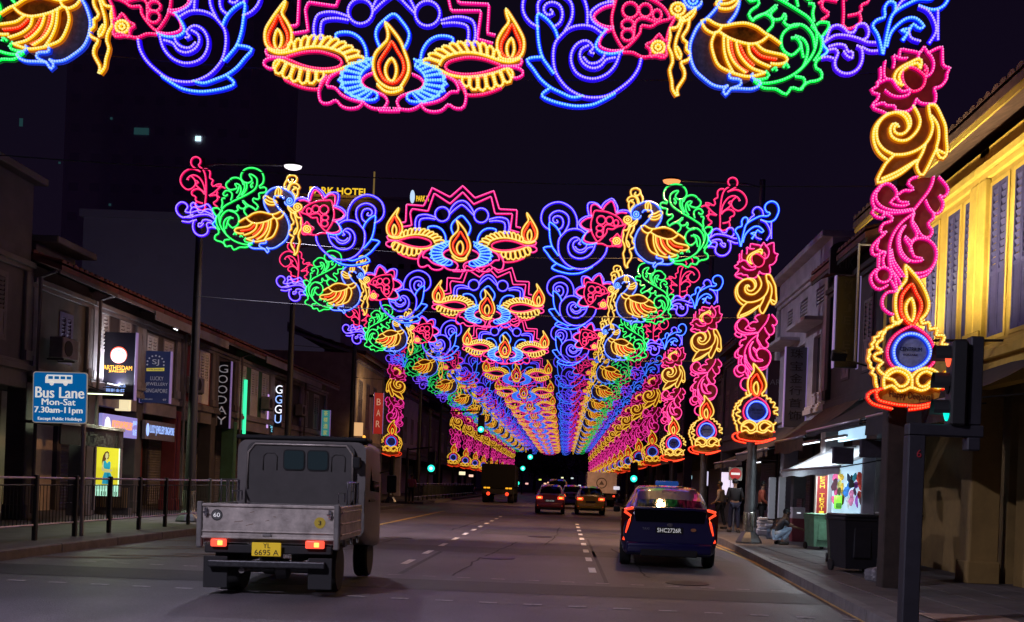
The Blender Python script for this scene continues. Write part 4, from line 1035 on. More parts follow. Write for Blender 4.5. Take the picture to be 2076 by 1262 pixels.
# --- large buildings behind
far_w = mat('far_concrete', (0.72, 0.68, 0.80), 0.9, noise=0.15, nscale=0.05)
far_d = mat('far_dark_concrete', (0.78, 0.55, 0.78), 0.9, noise=0.2, nscale=0.05)
lit_win = mat('lit_window_teal', (0.2, 0.3, 0.3), 0.5, emit=(0.010, 0.035, 0.038), estr=1.0)
lit_wh = mat('lit_window_white', (0.5, 0.6, 0.6), 0.5, emit=(0.55, 0.95, 0.9), estr=1.6)
def block(name, label, x0, x1, y0, y1, h, mt, wz=3.0, wx=3.2, win_m=None, lit=()):
    t = thing(name, label, 'building', ((x0+x1)/2, y0, 0))
    cx = (x0+x1)/2
    m = MB(); m.box(x0-cx, x1-cx, 0, y1-y0, 0, h); m.build('wall', mt, t)
    m = MB(); m.box(x0-cx-0.3, x1-cx+0.3, -0.3, y1-y0+0.3, h+0.001, h+0.7); m.build('parapet', mt, t)
    if win_m:
        me = MB(); me.box(-wx*0.22, wx*0.22, -0.05, 0.0, -wz*0.2, wz*0.2); mesh_ = me.mesh('window', win_m); cnt = 0
        z = 8
        while z < h-2 and cnt < 280:
            x = x0 + wx/2
            while x < x1 and cnt < 280:
                link('window', mesh_, t, (x-cx, -0.001, z)); cnt += 1; x += wx
            z += wz*1.5
    return t
a0 = at(168, 485, 95); a1 = at(698, 485, 95)
block('apartment_block', 'wide plain grey apartment block behind the left shophouses', a0[0], a1[0], 95, 125, 25.5, far_w, win_m=far_w)
t = thing('added_yard_lamp', 'floodlight on a mast behind the left shophouses, lighting the plain apartment block', 'floodlight', (-36, 70, 0))  # lamp added out of view to brighten the block wall
m = MB(); m.tube([(0, 0, 0), (0, 0, 5.5)], 0.08, 8); m.rbox(-0.3, 0.3, -0.1, 0.1, 5.5, 5.8, 0.02, 1); m.build('mast', dark_steel, t)
ld = bpy.data.lights.new('added_yard_beam', 'SPOT'); ld.energy = 560; ld.color = (0.80, 0.74, 1.0); ld.spot_size = R(150); ld.spot_blend = 0.9; ld.shadow_soft_size = 0.3
link('beam', ld, t, (0, 0.4, 5.7), (R(112), 0, 0))
a0 = at(130, 300, 150); a1 = at(505, 300, 150)
tw = block('tower_block', 'tall dark tower block with few lit windows at upper left', a0[0], a1[0], 150, 175, 82, far_d, win_m=mat('tower_window', (0.6, 0.42, 0.62), 0.5))
for px, py, w_, h_, mt_ in ((42, 248, 0.5, 1.2, lit_win), (401, 281, 0.8, 0.7, lit_wh), (286, 266, 2.2, 1.0, lit_win), (334, 443, 0.9, 0.5, lit_win), (225, 240, 0.3, 0.3, lit_win), (120, 330, 0.3, 0.3, lit_win), (222, 415, 0.3, 0.3, lit_win)):
    X, Z = at(px, py, 149.8); m = MB(); m.box(X-w_/2, X+w_/2, 149.85, 149.95, Z-h_/2, Z+h_/2)
    o = m.build('lit_window', mt_); o.parent = tw; o.matrix_parent_inverse = Matrix.Translation(-tw.location)
a0 = at(560, 400, 260); a1 = at(880, 400, 260)
hz = at(700, 402, 260)[1]
ht = block('hotel_building', 'dark hotel tower with gold rooftop letters and a mast', a0[0], a1[0], 260, 300, hz, far_d, win_m=glass_dark)
gold_emit = mat('gold_sign_light', (0.5, 0.4, 0.1), 0.5, emit=(1.0, 0.62, 0.03), estr=1.0)
X, Z = at(688, 389, 259); 
o = text('PARK HOTEL', gold_emit, ht, (X-ht.location.x, -1.4, Z), w=15.4, h=1.75, bold=0.01, depth=0.3); o['label'] = 'gold glowing rooftop letters'
X, Z = at(757, 345, 259); m = MB(); m.tube([(X-ht.location.x, 0.5, hz+0.5), (X-ht.location.x, 0.5, Z)], 0.22, 6); m.build('mast', mat('mast_gold', (0.4, 0.3, 0.12), 0.5, emit=(0.16, 0.10, 0.03), estr=1.0), ht)
X, Z = at(836, 399, 230); t = thing('hotel_sign', 'small white oval logo and gold letters on the hotel side', 'sign', (X, 230, Z-1.4))
m = MB(); m.prism([(a*0.55, 1.4+b*1.55) for a, b in disc(0, 0, 1)], 0, 0.2); m.build('logo', mat('logo_white_light', (0.6, 0.7, 0.8), 0.5, emit=(0.55, 0.75, 1.0), estr=1.0), t)
o = text('PARK H', gold_emit, t, (2.4, 0, 1.0), rot=(R(90), 0, R(-8)), w=3.0, h=1.3, depth=0.2)
# rows behind the shophouses on the right, low
block('apartment_block', 'low dark block behind the right-hand shophouses', 22, 60, 60, 90, 13, far_d)

# --- trees at the far end
leaf_m = mat('night_foliage', (0.09, 0.12, 0.07), 0.8, noise=0.5, nscale=1.5); bark = mat('bark', (0.06, 0.05, 0.04), 0.9, noise=0.4)
def tree(X, Y, h, r, label, seed):
    rnd = random.Random(seed); t = thing('tree', label, 'tree', (X, Y, 0), 0, 'trees at the far end of the road')
    m = MB(); m.tube([(0, 0, 0), (0.1, 0, h*0.25), (-0.1, 0.1, h*0.45)], 0.32, 8, r2=0.2)
    for k in range(6):
        a = k*1.05; m.tube([(-0.1, 0.1, h*0.42), (math.cos(a)*r*0.4, math.sin(a)*r*0.4, h*0.6), (math.cos(a)*r*0.7, math.sin(a)*r*0.7, h*0.75)], 0.14, 5, r2=0.05)
    m.build('trunk', bark, t)
    m = MB(); cl = [(rnd.uniform(-r, r)*0.8, rnd.uniform(-r, r)*0.8, rnd.uniform(h*0.42, h*0.95), rnd.uniform(0.9, 1.7)) for _ in range(26)]
    for _ in range(2300):
        c = rnd.choice(cl); d = Vector((rnd.gauss(0, 1), rnd.gauss(0, 1), rnd.gauss(0, 1))).normalized()*c[3]*rnd.uniform(0.5, 1.0)
        p = Vector(c[:3])+d; s_ = rnd.uniform(0.12, 0.26); u = Vector((rnd.gauss(0, 1), rnd.gauss(0, 1), rnd.gauss(0, 1))).normalized(); v = u.orthogonal().normalized()
        m.add([p-u*s_, p+v*s_*0.6, p+u*s_, p-v*s_*0.6], [(0,1,2,3)])
    m.build('crown', leaf_m, t)
for k, (X, Y, h, r, lb) in enumerate(((-6, 196, 9, 5, 'dark tree closing the far end of the road, left of centre'), (1, 205, 10.5, 6, 'broad dark tree at the very end of the road'), (8, 193, 9, 5, 'dark tree at the far end, right of centre'),
                                 (-13, 190, 9.5, 5, 'dark tree at the far end behind the left light columns'), (-2.5, 190, 7.0, 4, 'smaller dark tree in front of the broad one at the road end'))):
    tree(X, Y, h, r, lb, 40+k)
block('apartment_block', 'dark slab block closing the view at the far end of the road', -60, 60, 225, 240, 9.5, far_d)
# ------------------------------------------------------------------ street furniture on the left
rail_m = mat('railing_steel', (0.42, 0.40, 0.44), 0.35, 0.7, noise=0.3, nscale=6); rail_dark = mat('railing_dark_green', (0.03, 0.035, 0.035), 0.6, 0.2)
def railing(X, ya, yb, step, label):
    t = thing('railing', label, 'railing', (X, ya, 0.14)); nn = int(round((yb-ya)/step)); post = MB(); post.rbox(-0.035, 0.035, -0.04, 0.04, 0, 1.10, 0.01, 1); pm = post.mesh('post', rail_dark)
    tr = MB(); tr.tube([(0, 0.07, 1.05), (0, step-0.07, 1.05)], 0.022, 6); tm = tr.mesh('top_rail', rail_m)
    br = MB(); br.tube([(0, 0.07, 0.26), (0, step-0.07, 0.26)], 0.018, 6); bm_ = br.mesh('bottom_rail', rail_m)
    ib = MB(); k = 0.13
    while k < step-0.08: ib.tube([(0, k, 0.27), (0, k, 0.93)], 0.0065, 4, caps=False); k += 0.11
    ib.tube([(0, 0.07, 0.93), (0, step-0.07, 0.93)], 0.012, 5); im = ib.mesh('infill_bars', rail_dark)
    for q in range(nn+1):
        link('post', pm, t, (0, q*step, 0))
        if q < nn:
            link('top_rail', tm, t, (0, q*step, 0)); link('bottom_rail', bm_, t, (0, q*step, 0)); tag(link('infill_bars', im, t, (0, q*step, 0)), kind='stuff')
railing(-8.85, 12.5, 47.6, 1.35, 'long pedestrian railing along the near left kerb'); railing(-8.85, 58, 96, 2.0, 'farther pedestrian railing on the left past the side street')

blue_board = mat('sign_blue', (0.004, 0.075, 0.22), 0.4, emit=(0.001, 0.11, 0.34), estr=0.8, noise=0.1)  # sign blue, white and edge glow: light falling on them is put into emission
sign_white = mat('sign_white', (0.75, 0.75, 0.72), 0.5, emit=(0.8, 0.75, 0.7), estr=0.8); sign_edge = mat('sign_edge', (0.7, 0.65, 0.6), 0.5, emit=(0.7, 0.6, 0.5), estr=0.25)
alu = mat('aluminium', (0.35, 0.34, 0.36), 0.45, 0.7, noise=0.2)
def rrect(w, h, r, n=5):
    P = []
    for cx, cz, a0 in ((w/2-r, h/2-r, 0), (-w/2+r, h/2-r, 90), (-w/2+r, -h/2+r, 180), (w/2-r, -h/2+r, 270)):
        for k in range(n+1): a = R(a0 + 90*k/n); P.append((cx + r*math.cos(a), cz + r*math.sin(a)))
    return P
X, Z = at(121.5, 806.5, 17.8)
t = thing('bus_lane_sign', 'blue Bus Lane sign with white bus and hours beside the left railing', 'road sign', (X, 17.8, Z), 0)
t.rotation_euler = (0, R(-1.0), R(4)); S = 17.8/F
m = MB(); m.prism(rrect(107*S, 104*S, 0.05), 0, 0.02); m.build('edge', sign_edge, t)
m = MB(); m.prism(rrect(103*S, 100*S, 0.045), -0.004, -0.0005); m.build('board', blue_board, t)
for body, dx, dy, w, h in (('Bus Lane', 0, -10, 95, 22), ('Mon-Sat', -2, 9, 66, 13), ('7.30am-11pm', -2, 27, 94, 16), ('Except Public Holidays', 1, 44, 86, 8)):
    for q in (-0.4, 0.4): text(body, sign_white, t, ((dx+q*(h/14))*S, -0.005-0.0006*(q > 0), -dy*S), w=w*S, h=h*S)
m = MB(); bx, bz = -2*S, 37*S
m.prism([(bx+p*S, bz+q*S) for p, q in ((-27, -8), (-27, 4), (-24, 9), (26, 9), (26, -8))], -0.009, -0.005); 
m.build('bus_symbol', sign_white, t)
for k in range(4):
    m = MB(); m.prism([(bx+p*S, bz+q*S) for p, q in ((-21+k*12, 0), (-21+k*12, 6), (-12+k*12, 6), (-12+k*12, 0))], -0.013, -0.0095); m.build('bus_window', blue_board, t)
for k in (-14, 13):
    m = MB(); m.prism([(bx+(k+a)*S, bz+(b-9)*S) for a, b in disc(0, 0, 4)], -0.016, -0.0135); m.build('bus_wheel', sign_white, t)
m = MB(); m.tube([(0.40, 0.06, 104*S/2), (0.40, 0.06, -Z+0.14)], 0.038, 10); m.build('post', alu, t)

# ------------------------------------------------------------------ shop signs on the left
black_board = mat('sign_black', (0.006, 0.005, 0.014), 0.35); navy_board = mat('sign_navy', (0.010, 0.018, 0.06), 0.4, emit=(0.008, 0.013, 0.05), estr=0.7)
e_orange = mat('light_orange', (0.6, 0.3, 0.05), 0.5, emit=(1.0, 0.36, 0.0), estr=1.3); e_blue = mat('light_blue', (0.3, 0.3, 0.6), 0.5, emit=(0.16, 0.24, 1.0), estr=1.5)
e_white = mat('light_white', (0.7, 0.7, 0.7), 0.5, emit=(0.85, 0.88, 1.0), estr=1.3); e_red = mat('light_red', (0.6, 0.1, 0.05), 0.5, emit=(1.0, 0.12, 0.06), estr=1.2)
dim_white = mat('dim_white_print', (0.45, 0.45, 0.48), 0.5, emit=(0.12, 0.12, 0.14), estr=1.0); dim_edge = mat('sign_frame_violet', (0.4, 0.36, 0.5), 0.4, 0.3, emit=(0.10, 0.07, 0.20), estr=1.0)
yel_print = mat('yellow_ribbon', (0.6, 0.5, 0.08), 0.5, emit=(0.35, 0.30, 0.04), estr=1.0)
def hang_sign(name, label, x0, x1, y0, y1, Y, board, frame=True, cat='sign', edge=None, rz=0):
    (xa, za), (xb, zb) = at(x0, (y0+y1)/2, Y), at(x1, (y0+y1)/2, Y); zt = at((x0+x1)/2, y0, Y)[1]; zb_ = at((x0+x1)/2, y1, Y)[1]
    w, h = xb-xa, zt-zb_; t = thing(name, label, cat, ((xa+xb)/2, Y, (zt+zb_)/2), rz)
    m = MB(); m.rbox(-w/2, w/2, 0, 0.12, -h/2, h/2, 0.008, 1); m.build('board', board, t)
    if frame:
        for sx in (-1, 1):
            m = MB(); m.box(sx*w/2, sx*(w/2+0.022), -0.006, 0.13, -h/2-0.01, h/2+0.01); m.build('edge_strip', edge or dim_edge, t)
    return t, w, h
t, w, h = hang_sign('jewellery_sign', 'tall black lit jewellery sign with white star roundel and orange letters', 203, 273, 674, 810, 26.2, black_board)
S = 26.2/F
m = MB(); m.prism([(2*S+a, 22*S+b) for a, b in disc(0, 0, 17*S)], -0.010, -0.001); m.build('roundel_rim', e_red, t)
m = MB(); m.prism([(2*S+a, 21*S+b) for a, b in disc(0, 0, 15.4*S)], -0.016, -0.0105); m.build('roundel', e_white, t)
for k in range(6):
    a = R(60*k+30); c, s_ = math.cos(a), math.sin(a); r0, r1, hw = 8.5*S, 12.5*S, 3.6*S; m = MB()
    m.prism([(2*S+c*r_ - s_*q, 21*S + s_*r_ + c*q) for r_, q in ((r0, -hw), (r1, -hw), (r1, hw), (r0, hw))], -0.021, -0.0165); m.build('facet', e_blue, t)
text('ARTHESDAM', e_orange, t, (1*S, -0.004, -4*S), w=58*S, h=9*S); text('JEWELLERY', e_orange, t, (1*S, -0.004, -12*S), w=36*S, h=5*S)
e_lb = mat('light_pale_blue', (0.3, 0.4, 0.6), 0.5, emit=(0.30, 0.48, 1.0), estr=1.3)
text('அதிர்ஷ்டம்', e_lb, t, (-1*S, -0.004, -41*S), w=38*S, h=8.5*S); text('圆影金莊', e_lb, t, (-2*S, -0.004, -51*S), w=37*S, h=9*S)
t, w, h = hang_sign('jewellery_banner', 'dark blue vertical banner with ring of stars and yellow ribbon, next to the black sign', 285, 344, 712, 817, 28.6, navy_board)
S = 28.6/F
for k in range(9):
    a = R(-10 + 25*k); m = MB(); m.prism([(17*S*math.cos(a)+q, 27*S+16*S*math.sin(a)+r_) for q, r_ in disc(0, 0, 1.8*S, n=6)], -0.006, -0.001); m.build('star', dim_white, t)
text('SJ', dim_white, t, (0, -0.004, 29*S), w=14*S, h=13*S)
m = MB(); m.prism([(-18*S, 11*S), (18*S, 12.5*S), (18*S, 19*S), (-18*S, 17*S)], -0.006, -0.001); m.build('ribbon', yel_print, t)
text('Lucky Jewellery', navy_board, t, (0, -0.007, 14.8*S), w=31*S, h=4*S)
for q, (b_, w_) in enumerate((('LUCKY', 26), ('JEWELLERY', 44), ('SINGAPORE', 44))): text(b_, dim_white, t, (4*S, -0.004, (-3-12.5*q)*S), w=w_*S, h=8*S, bold=-0.01)
text('97', dim_white, t, (21*S, -0.004, -46*S), w=7*S, h=4*S); text('JEWELLERY', dim_white, t, (-14*S, -0.004, -46*S), w=22*S, h=3*S)
# fascia signs parallel to the street
glow_violet = mat('lightbox_violet', (0.3, 0.3, 0.5), 0.5, emit=(0.20, 0.18, 0.52), estr=1.0, noise=0.2)
fas_dim = mat('fascia_dim', (0.20, 0.19, 0.22), 0.6, noise=0.2)
def fascia(name, label, ya, yb, za, zb, board, X=XL+0.16):
    t = thing(name, label, 'sign', (X, (ya+yb)/2, (za+zb)/2), R(90)); w, h = yb-ya, zb-za
    m = MB(); m.rbox(-w/2, w/2, -0.001, 0.10, -h/2, h/2, 0.008, 1); m.build('board', board, t); return t, w, h
ya, yb = ywl(194), ywl(266); z0 = at(230, 886, (ya+yb)/2)[1]; z1 = at(230, 843, (ya+yb)/2)[1]
t, w, h = fascia('shop_fascia', 'glowing violet lightbox fascia with orange jewellery lettering over the lit poster', ya, yb, z0, z1, glow_violet)
text('ARTHESDAM JEWELLERY', e_orange, t, (0.05*w, -0.006, 0), w=0.60*w, h=0.5*h); m = MB(); m.prism([(-0.36*w+a, b) for a, b in disc(0, 0, 0.075*w, 0.36*h)], -0.008, -0.002); m.build('roundel', e_white, t)
text('நகை', e_lb, t, (0.42*w, -0.006, 0.2*h), w=0.12*w, h=0.3*h); text('金莊', e_lb, t, (0.42*w, -0.006, -0.2*h), w=0.12*w, h=0.3*h)
ya, yb = ywl(283), ywl(344); z0 = at(312, 893, (ya+yb)/2)[1]; z1 = at(312, 856, (ya+yb)/2)[1]
t, w, h = fascia('shop_fascia', 'grey fascia with glowing blue-white condensed letters, right of the violet lightbox', ya, yb, z0, z1, fas_dim)
text('LUCKY JEWELLERY SINGAPORE', e_lb, t, (0.05*w, -0.006, 0.0), w=0.82*w, h=0.55*h); m = MB(); m.prism([(-0.43*w+a, 0.0+b) for a, b in disc(0, 0, 0.05*w, 0.34*h)], -0.008, -0.002); m.build('logo', e_lb, t)

# poster lightbox
X0, Z0 = at(216, 955, 26.4); S = 26.4/F
t = thing('poster_lightbox', 'bright yellow-green lit poster of a woman in blue dress, under the violet fascia', 'lightbox', (X0, 26.4, Z0), R(0))
W2, H2 = 54*S, 104*S
pst_frame = mat('poster_frame_light', (0.7, 0.7, 0.7), 0.4, emit=(0.60, 0.95, 0.55), estr=1.5); pst_y = mat('poster_yellow', (0.6, 0.55, 0.05), 0.5, emit=(0.58, 0.52, 0.02), estr=1.15)
def pmat(n_, c): return mat(n_, c, 0.5, emit=c, estr=0.9)
p_hair = pmat('poster_hair', (0.10, 0.045, 0.012)); p_skin = pmat('poster_skin', (0.55, 0.50, 0.22)); p_dress = pmat('poster_dress', (0.02, 0.30, 0.42)); p_dress2 = pmat('poster_dress_dark', (0.01, 0.18, 0.30)); p_low = mat('poster_lower', (0.5, 0.7, 0.6), 0.5, emit=(0.42, 0.85, 0.62), estr=1.1); p_dk = pmat('poster_dark', (0.10, 0.2, 0.14))
m = MB(); m.rbox(-W2/2, W2/2, 0, 0.14, -H2/2, H2/2, 0.01, 1); m.build('case', alu, t)
m = MB(); m.prism(rrect(W2*0.95, H2*0.98, 0.008), -0.004, -0.001); m.build('light_edge', pst_frame, t)
m = MB(); m.prism([(-W2*0.44, -H2*0.27), (W2*0.44, -H2*0.27), (W2*0.44, H2*0.475), (-W2*0.44, H2*0.475)], -0.008, -0.0045); m.build('poster', pst_y, t)
k_ = H2/104
def pp(P): return [((x-228)*k_*1.0/2.77 if False else x*k_, z*k_) for x, z in P]
for nm, mt_, P, yo in (('hair', p_hair, [(-9, 10), (-10, 18), (-8, 30), (-4, 38), (1, 40), (4, 37), (5, 30), (3, 24), (-2, 22), (-5, 14)], -0.010),
                       ('face', p_skin, [(-3, 27), (-3, 34), (0, 37), (3, 34), (3, 28), (1, 25), (2, 20), (-3, 20), (-1, 25)], -0.012),
                       ('arm', p_skin, [(-8, 19), (-5, 19), (-6, 8), (-5, 3), (4, 2), (12, 3), (12, 0), (4, -3), (-8, -1), (-10, 4)], -0.0115),
                       ('dress_top', p_dress, [(-6, 20), (-2, 20), (1, 15), (5, 20), (8, 17), (8, 8), (7, 3), (-4, 4), (-6, 8)], -0.0125),
                       ('dress_skirt', p_dress, [(-4, -3), (8, -3), (12, -12), (14, -27), (-8, -27), (-7, -13)], -0.0125),
                       ('fold', p_dress2, [(2, -5), (5, -5), (8, -26), (1, -26)], -0.0145)):
    m = MB(); m.prism(pp(P), yo, yo+0.0008); m.build(nm, mt_, t)
m = MB(); m.prism([(-W2*0.46, -H2*0.49), (W2*0.46, -H2*0.49), (W2*0.46, -H2*0.285), (-W2*0.46, -H2*0.285)], -0.008, -0.0045); m.build('lower_panel', p_low, t)
for q in range(11):
    m = MB(); xq = -W2*0.42 + q*W2*0.082; m.box(xq, xq+W2*0.03, -0.011, -0.0085, -H2*0.48, -H2*0.40); m.build('price_strip', p_dk, t)
for q in range(3): 
    m = MB(); m.box(-W2*0.36, W2*(0.2-0.1*q), -0.011, -0.0085, -H2*(0.315+0.022*q), -H2*(0.308+0.022*q)); m.build('print_line', p_dk, t)
shop_glow = mat('shop_interior_light', (0.8, 0.8, 0.7), 0.5, emit=(0.95, 0.95, 0.75), estr=2.5)
# lit plinth of the jewellery shop: railing and step lit by a strip light under the fascia
t = thing('plinth_grille', 'low slatted brown grille under the lit poster', 'grille', (X0, 26.75, 0.14))
for q in range(15):
    m = MB(); m.box(-0.42+q*0.058, -0.395+q*0.058, 0, 0.02, 0.2, 0.74); m.build('slat', mat('brass_slat', (0.25, 0.17, 0.09), 0.5, 0.3), t)
m = MB(); m.box(-0.46, 0.46, 0.025, 0.3, 0, 0.19); m.box(-0.46, 0.46, 0.03, 0.05, 0.19, 0.76); m.build('plinth', w_dim, t)
def strip_light(name, label, p, size, power, color, rot=(0, 0, 0), cat='strip light', arm=None):
    t = thing(name, label, cat, p); t.rotation_euler = rot
    m = MB(); m.rbox(-size[0]/2, size[0]/2, -0.04, 0.04, 0.0, 0.05, 0.008, 1); m.build('housing', alu, t)
    if arm: m = MB(); m.tube([(0, 0, 0.04), (arm[0]*0.5, arm[1]*0.5, arm[2]*0.9), arm], 0.012, 5); m.build('bracket', dark_steel, t)
    m = MB(); m.tube([(-size[0]/2+0.02, 0, -0.015), (size[0]/2-0.02, 0, -0.015)], 0.013, 6); m.build('tube', mat('fluorescent_' + name, (0.8, 0.8, 0.8), 0.5, emit=color, estr=3.0), t)
    ld = bpy.data.lights.new('tube_light', 'AREA'); ld.shape = 'RECTANGLE'; ld.size = size[0]; ld.size_y = 0.06; ld.energy = power; ld.color = color; link('tube_glow', ld, t, (0, 0, -0.035))
    return t
strip_light('poster_downlight', 'strip light over the shop step below the violet fascia', (-11.2, 23.9, 3.2), (0.9, 0.1), 75, (0.85, 1.0, 0.62), arm=(-1.13, 0, 0.25))
strip_light('window_uplight', 'strip light turned up at the white shutters behind the black sign', (XL+0.42, 26.0, 3.58), (0.9, 0.1), 55, (0.92, 0.95, 1.0), rot=(R(180), 0, R(90)), arm=(0, -0.42, 0.06))
strip_light('eave_light', 'small row of eave lights above the blue banner', (XL+0.80, 28.9, 5.55), (0.3, 0.1), 3, (0.9, 0.95, 1.0), rot=(0, 0, R(90)))
hang_sign('lit_window', 'small cream lit window below the black jewellery sign', 233, 262, 808, 833, 27.2, mat('cream_light', (0.6, 0.55, 0.4), 0.5, emit=(0.85, 0.72, 0.42), estr=1.0), frame=False, cat='window')
t, w, h = hang_sign('vertical_sign', 'dark vertical sign with pale serif letters GOODAY', 435, 466, 733, 868, 34.9, black_board)
S = 34.9/F
for q, ch in enumerate('GOODAY'): text(ch, dim_white, t, (0, -0.004, h/2 - (15+21*q)*S), w=20*S, h=16*S, bold=-0.005)
t, w, h = hang_sign('vertical_sign', 'lit blue-white vertical sign beside the second dark pole', 557, 572, 781, 866, 41.3, black_board, frame=False)
S = 41.3/F
for q, ch in enumerate('GGGU'): text(ch, e_lb if q % 2 else e_white, t, (0, -0.004, h/2 - (9+20*q)*S), w=14*S, h=17*S)
t, w, h = hang_sign('vertical_sign', 'narrow lit sign with small sideways cyan lettering, left of the blue-white letters', 547, 555, 783, 878, 41.3, black_board, frame=False)
text('Kallahbasa Pazanani', mat('light_cyan', (0.2, 0.5, 0.6), 0.5, emit=(0.22, 0.75, 1.0), estr=1.2), t, (0, -0.004, 0), rot=(R(90), R(-90), 0), w=0.96*h, h=0.7*w)
t, w, h = hang_sign('neon_strip', 'vertical green light strip on the green-lit shopfront', 493, 498, 770, 880, 37.5, mat('neon_green', (0.1, 0.6, 0.3), 0.5, emit=(0.03, 0.85, 0.38), estr=1.3), frame=False, cat='light strip')
t, w, h = hang_sign('neon_strip', 'thin violet and orange light strip beside the lit vertical sign', 541, 543, 800, 868, 40.6, mat('neon_violet', (0.5, 0.3, 0.6), 0.5, emit=(0.55, 0.35, 0.8), estr=1.0), frame=False, cat='light strip')
t, w, h = hang_sign('vertical_sign', 'teal vertical sign with gold characters above the truck', 652, 668, 832, 884, 49.0, mat('sign_teal', (0.05, 0.3, 0.3), 0.5, emit=(0.03, 0.16, 0.16), estr=1.0))
for q, ch in enumerate('茶楼酒家'): text(ch, yel_print, t, (0, -0.004, h/2*(0.75-0.5*q)), w=0.5*w, h=0.19*h)
t, w, h = hang_sign('vertical_sign', 'red vertical sign with pale letters, left of the left light column', 758, 776, 797, 880, 62, mat('sign_red', (0.3, 0.02, 0.02), 0.5, emit=(0.24, 0.012, 0.008), estr=1.0))
text('HOTEL 81', mat('sign_peach_print', (0.5, 0.35, 0.25), 0.5, emit=(0.4, 0.22, 0.14), estr=1.0), t, (0, -0.004, 0), rot=(R(90), R(-90), 0), w=0.85*h, h=0.45*w) if False else None
for q, ch in enumerate('BAR'): text(ch, mat('sign_peach_print', (0.5, 0.35, 0.25), 0.5, emit=(0.4, 0.22, 0.14), estr=1.0), t, (0, -0.004, h*(0.28-0.27*q)), w=0.45*w, h=0.16*h)
# warm light on the taller left building, from a wall lamp
t = thing('wall_floodlight', 'warm floodlight on the taller shophouse past the left side street', 'floodlight', (XL+0.9, 57.6, 6.2))
m = MB(); m.rbox(-0.12, 0.12, -0.1, 0.1, -0.08, 0.08, 0.02, 1); m.build('housing', dark_steel, t)
ld = bpy.data.lights.new('warm_flood', 'POINT'); ld.energy = 60; ld.color = (1.0, 0.62, 0.32); ld.shadow_soft_size = 0.1; link('bulb', ld, t, (0.1, 1.2, 0.3))
t, w, h = hang_sign('lit_canopy', 'orange-lit canopy box on the corner of the taller left building', 712, 735, 857, 884, 56.6, mat('lit_cream', (0.5, 0.4, 0.3), 0.6, emit=(0.75, 0.42, 0.18), estr=1.0), frame=False, cat='lightbox')
for q in range(5):
    X, Z = at(738+q*5, 886+q*2.4, 60+q*2); m = MB(); m.lathe([(0.02, 0.09), (0.09, 0.04), (0.10, -0.05), (0.03, -0.10)], n=8); 
    tag(m.build('string_lamp', mat('warm_bulb', (0.8, 0.5, 0.2), 0.5, emit=(1.0, 0.42, 0.05), estr=1.6), loc=(X, 60+q*2, Z)), 'small warm orange lamp under the left canopy, %s from the left' % ['first', 'second', 'third', 'fourth', 'fifth'][q], 'lamp', 'small orange lamps under the canopy')
# five-foot-way awning and ground floor detail, near left
t = thing('awning', 'dark flat awning with pale front edge over the near left shopfront', 'awning', (XL+0.2, 21.9, 2.35))
m = MB(); m.rbox(0, 0.95, 0, 3.1, 0, 0.05, 0.01, 1); m.build('sheet', w_dark, t); m = MB(); m.rbox(0.951, 0.98, 0, 3.1, -0.02, 0.06, 0.005, 1); m.build('edge_trim', t_white, t)
m = MB(); m.box(0.9, 0.94, 0, 3.1, -0.45, -0.001); m.build('valance', w_dark, t)

# ------------------------------------------------------------------ right side: signs and awnings
t, w, h = hang_sign('vertical_sign', 'tall black vertical signboard with pale edge strips, right of the lilac-white building', 1694, 1741, 560, 746, 20.3, black_board, edge=mat('edge_pale_strip', (0.5, 0.45, 0.55), 0.4, emit=(0.12, 0.09, 0.22), estr=1.0))
dimmer = mat('faint_print', (0.05, 0.045, 0.06), 0.5)
for q, ch in enumerate('MKJEWEL'): text(ch, dimmer, t, (0, -0.004, h/2 - 0.16 - 0.25*q), w=0.16, h=0.17)
t, w, h = hang_sign('rooftop_sign', 'dark arched rooftop board with faint letters MK', 1683, 1752, 508, 556, 21.4, mat('sign_brown_dark', (0.03, 0.022, 0.03), 0.6), frame=False)
m = MB(); m.prism([(w/2*math.cos(R(a)), h/2+0.001+0.2*math.sin(R(a))) for a in range(0, 181, 15)], 0, 0.12); m.build('arched_top', mat('sign_brown_dark'), t)
text('MK', mat('faint_print_b', (0.14, 0.13, 0.15), 0.5), t, (0, -0.004, 0), w=0.45*w, h=0.5*h)
t = thing('sign_frame', 'tall thin pale metal frame beside the nearest light column', 'sign frame', (*at(1742, 494, 18.9)[:1], 18.9, 0)); zt = at(1742, 494, 18.9)[1]; zb_ = at(1735, 735, 18.9)[1]
m = MB(); m.tube([(0, 0, zb_), (0, 0, zt)], 0.022, 6); m.build('upright', t_white, t); m = MB(); m.tube([(0.02, 0, zt-0.02), (1.1, 0, zt-0.02)], 0.018, 6); m.build('arm', t_white, t)
t, w, h = hang_sign('vertical_sign', 'grey-blue vertical signboard with dark characters below the lilac-white window hood', 1592, 1634, 704, 866, 25.6, mat('sign_bluegrey', (0.09, 0.10, 0.14), 0.6))
for q, ch in enumerate('珠宝金行首饰'): text(ch, black_txt, t, (0, -0.004, h/2 - (0.17+0.32*q)), w=0.33, h=0.24)
t, w, h = hang_sign('vertical_sign', 'dark maroon vertical signboard with faint letters AR', 1555, 1586, 731, 878, 29.0, mat('sign_maroon', (0.035, 0.012, 0.02), 0.6))
text('AR', mat('faint_print_c', (0.16, 0.15, 0.16), 0.5), t, (0, -0.004, 0.2*h), w=0.7*w, h=0.16)
cloth_dark = mat('awning_dark_cloth', (0.035, 0.03, 0.035), 0.9, noise=0.3, nscale=3); cloth_brown = mat('awning_brown_cloth', (0.10, 0.055, 0.035), 0.9, noise=0.4, nscale=4); bar_m = mat('awning_bar', (0.45, 0.42, 0.48), 0.35, 0.6)
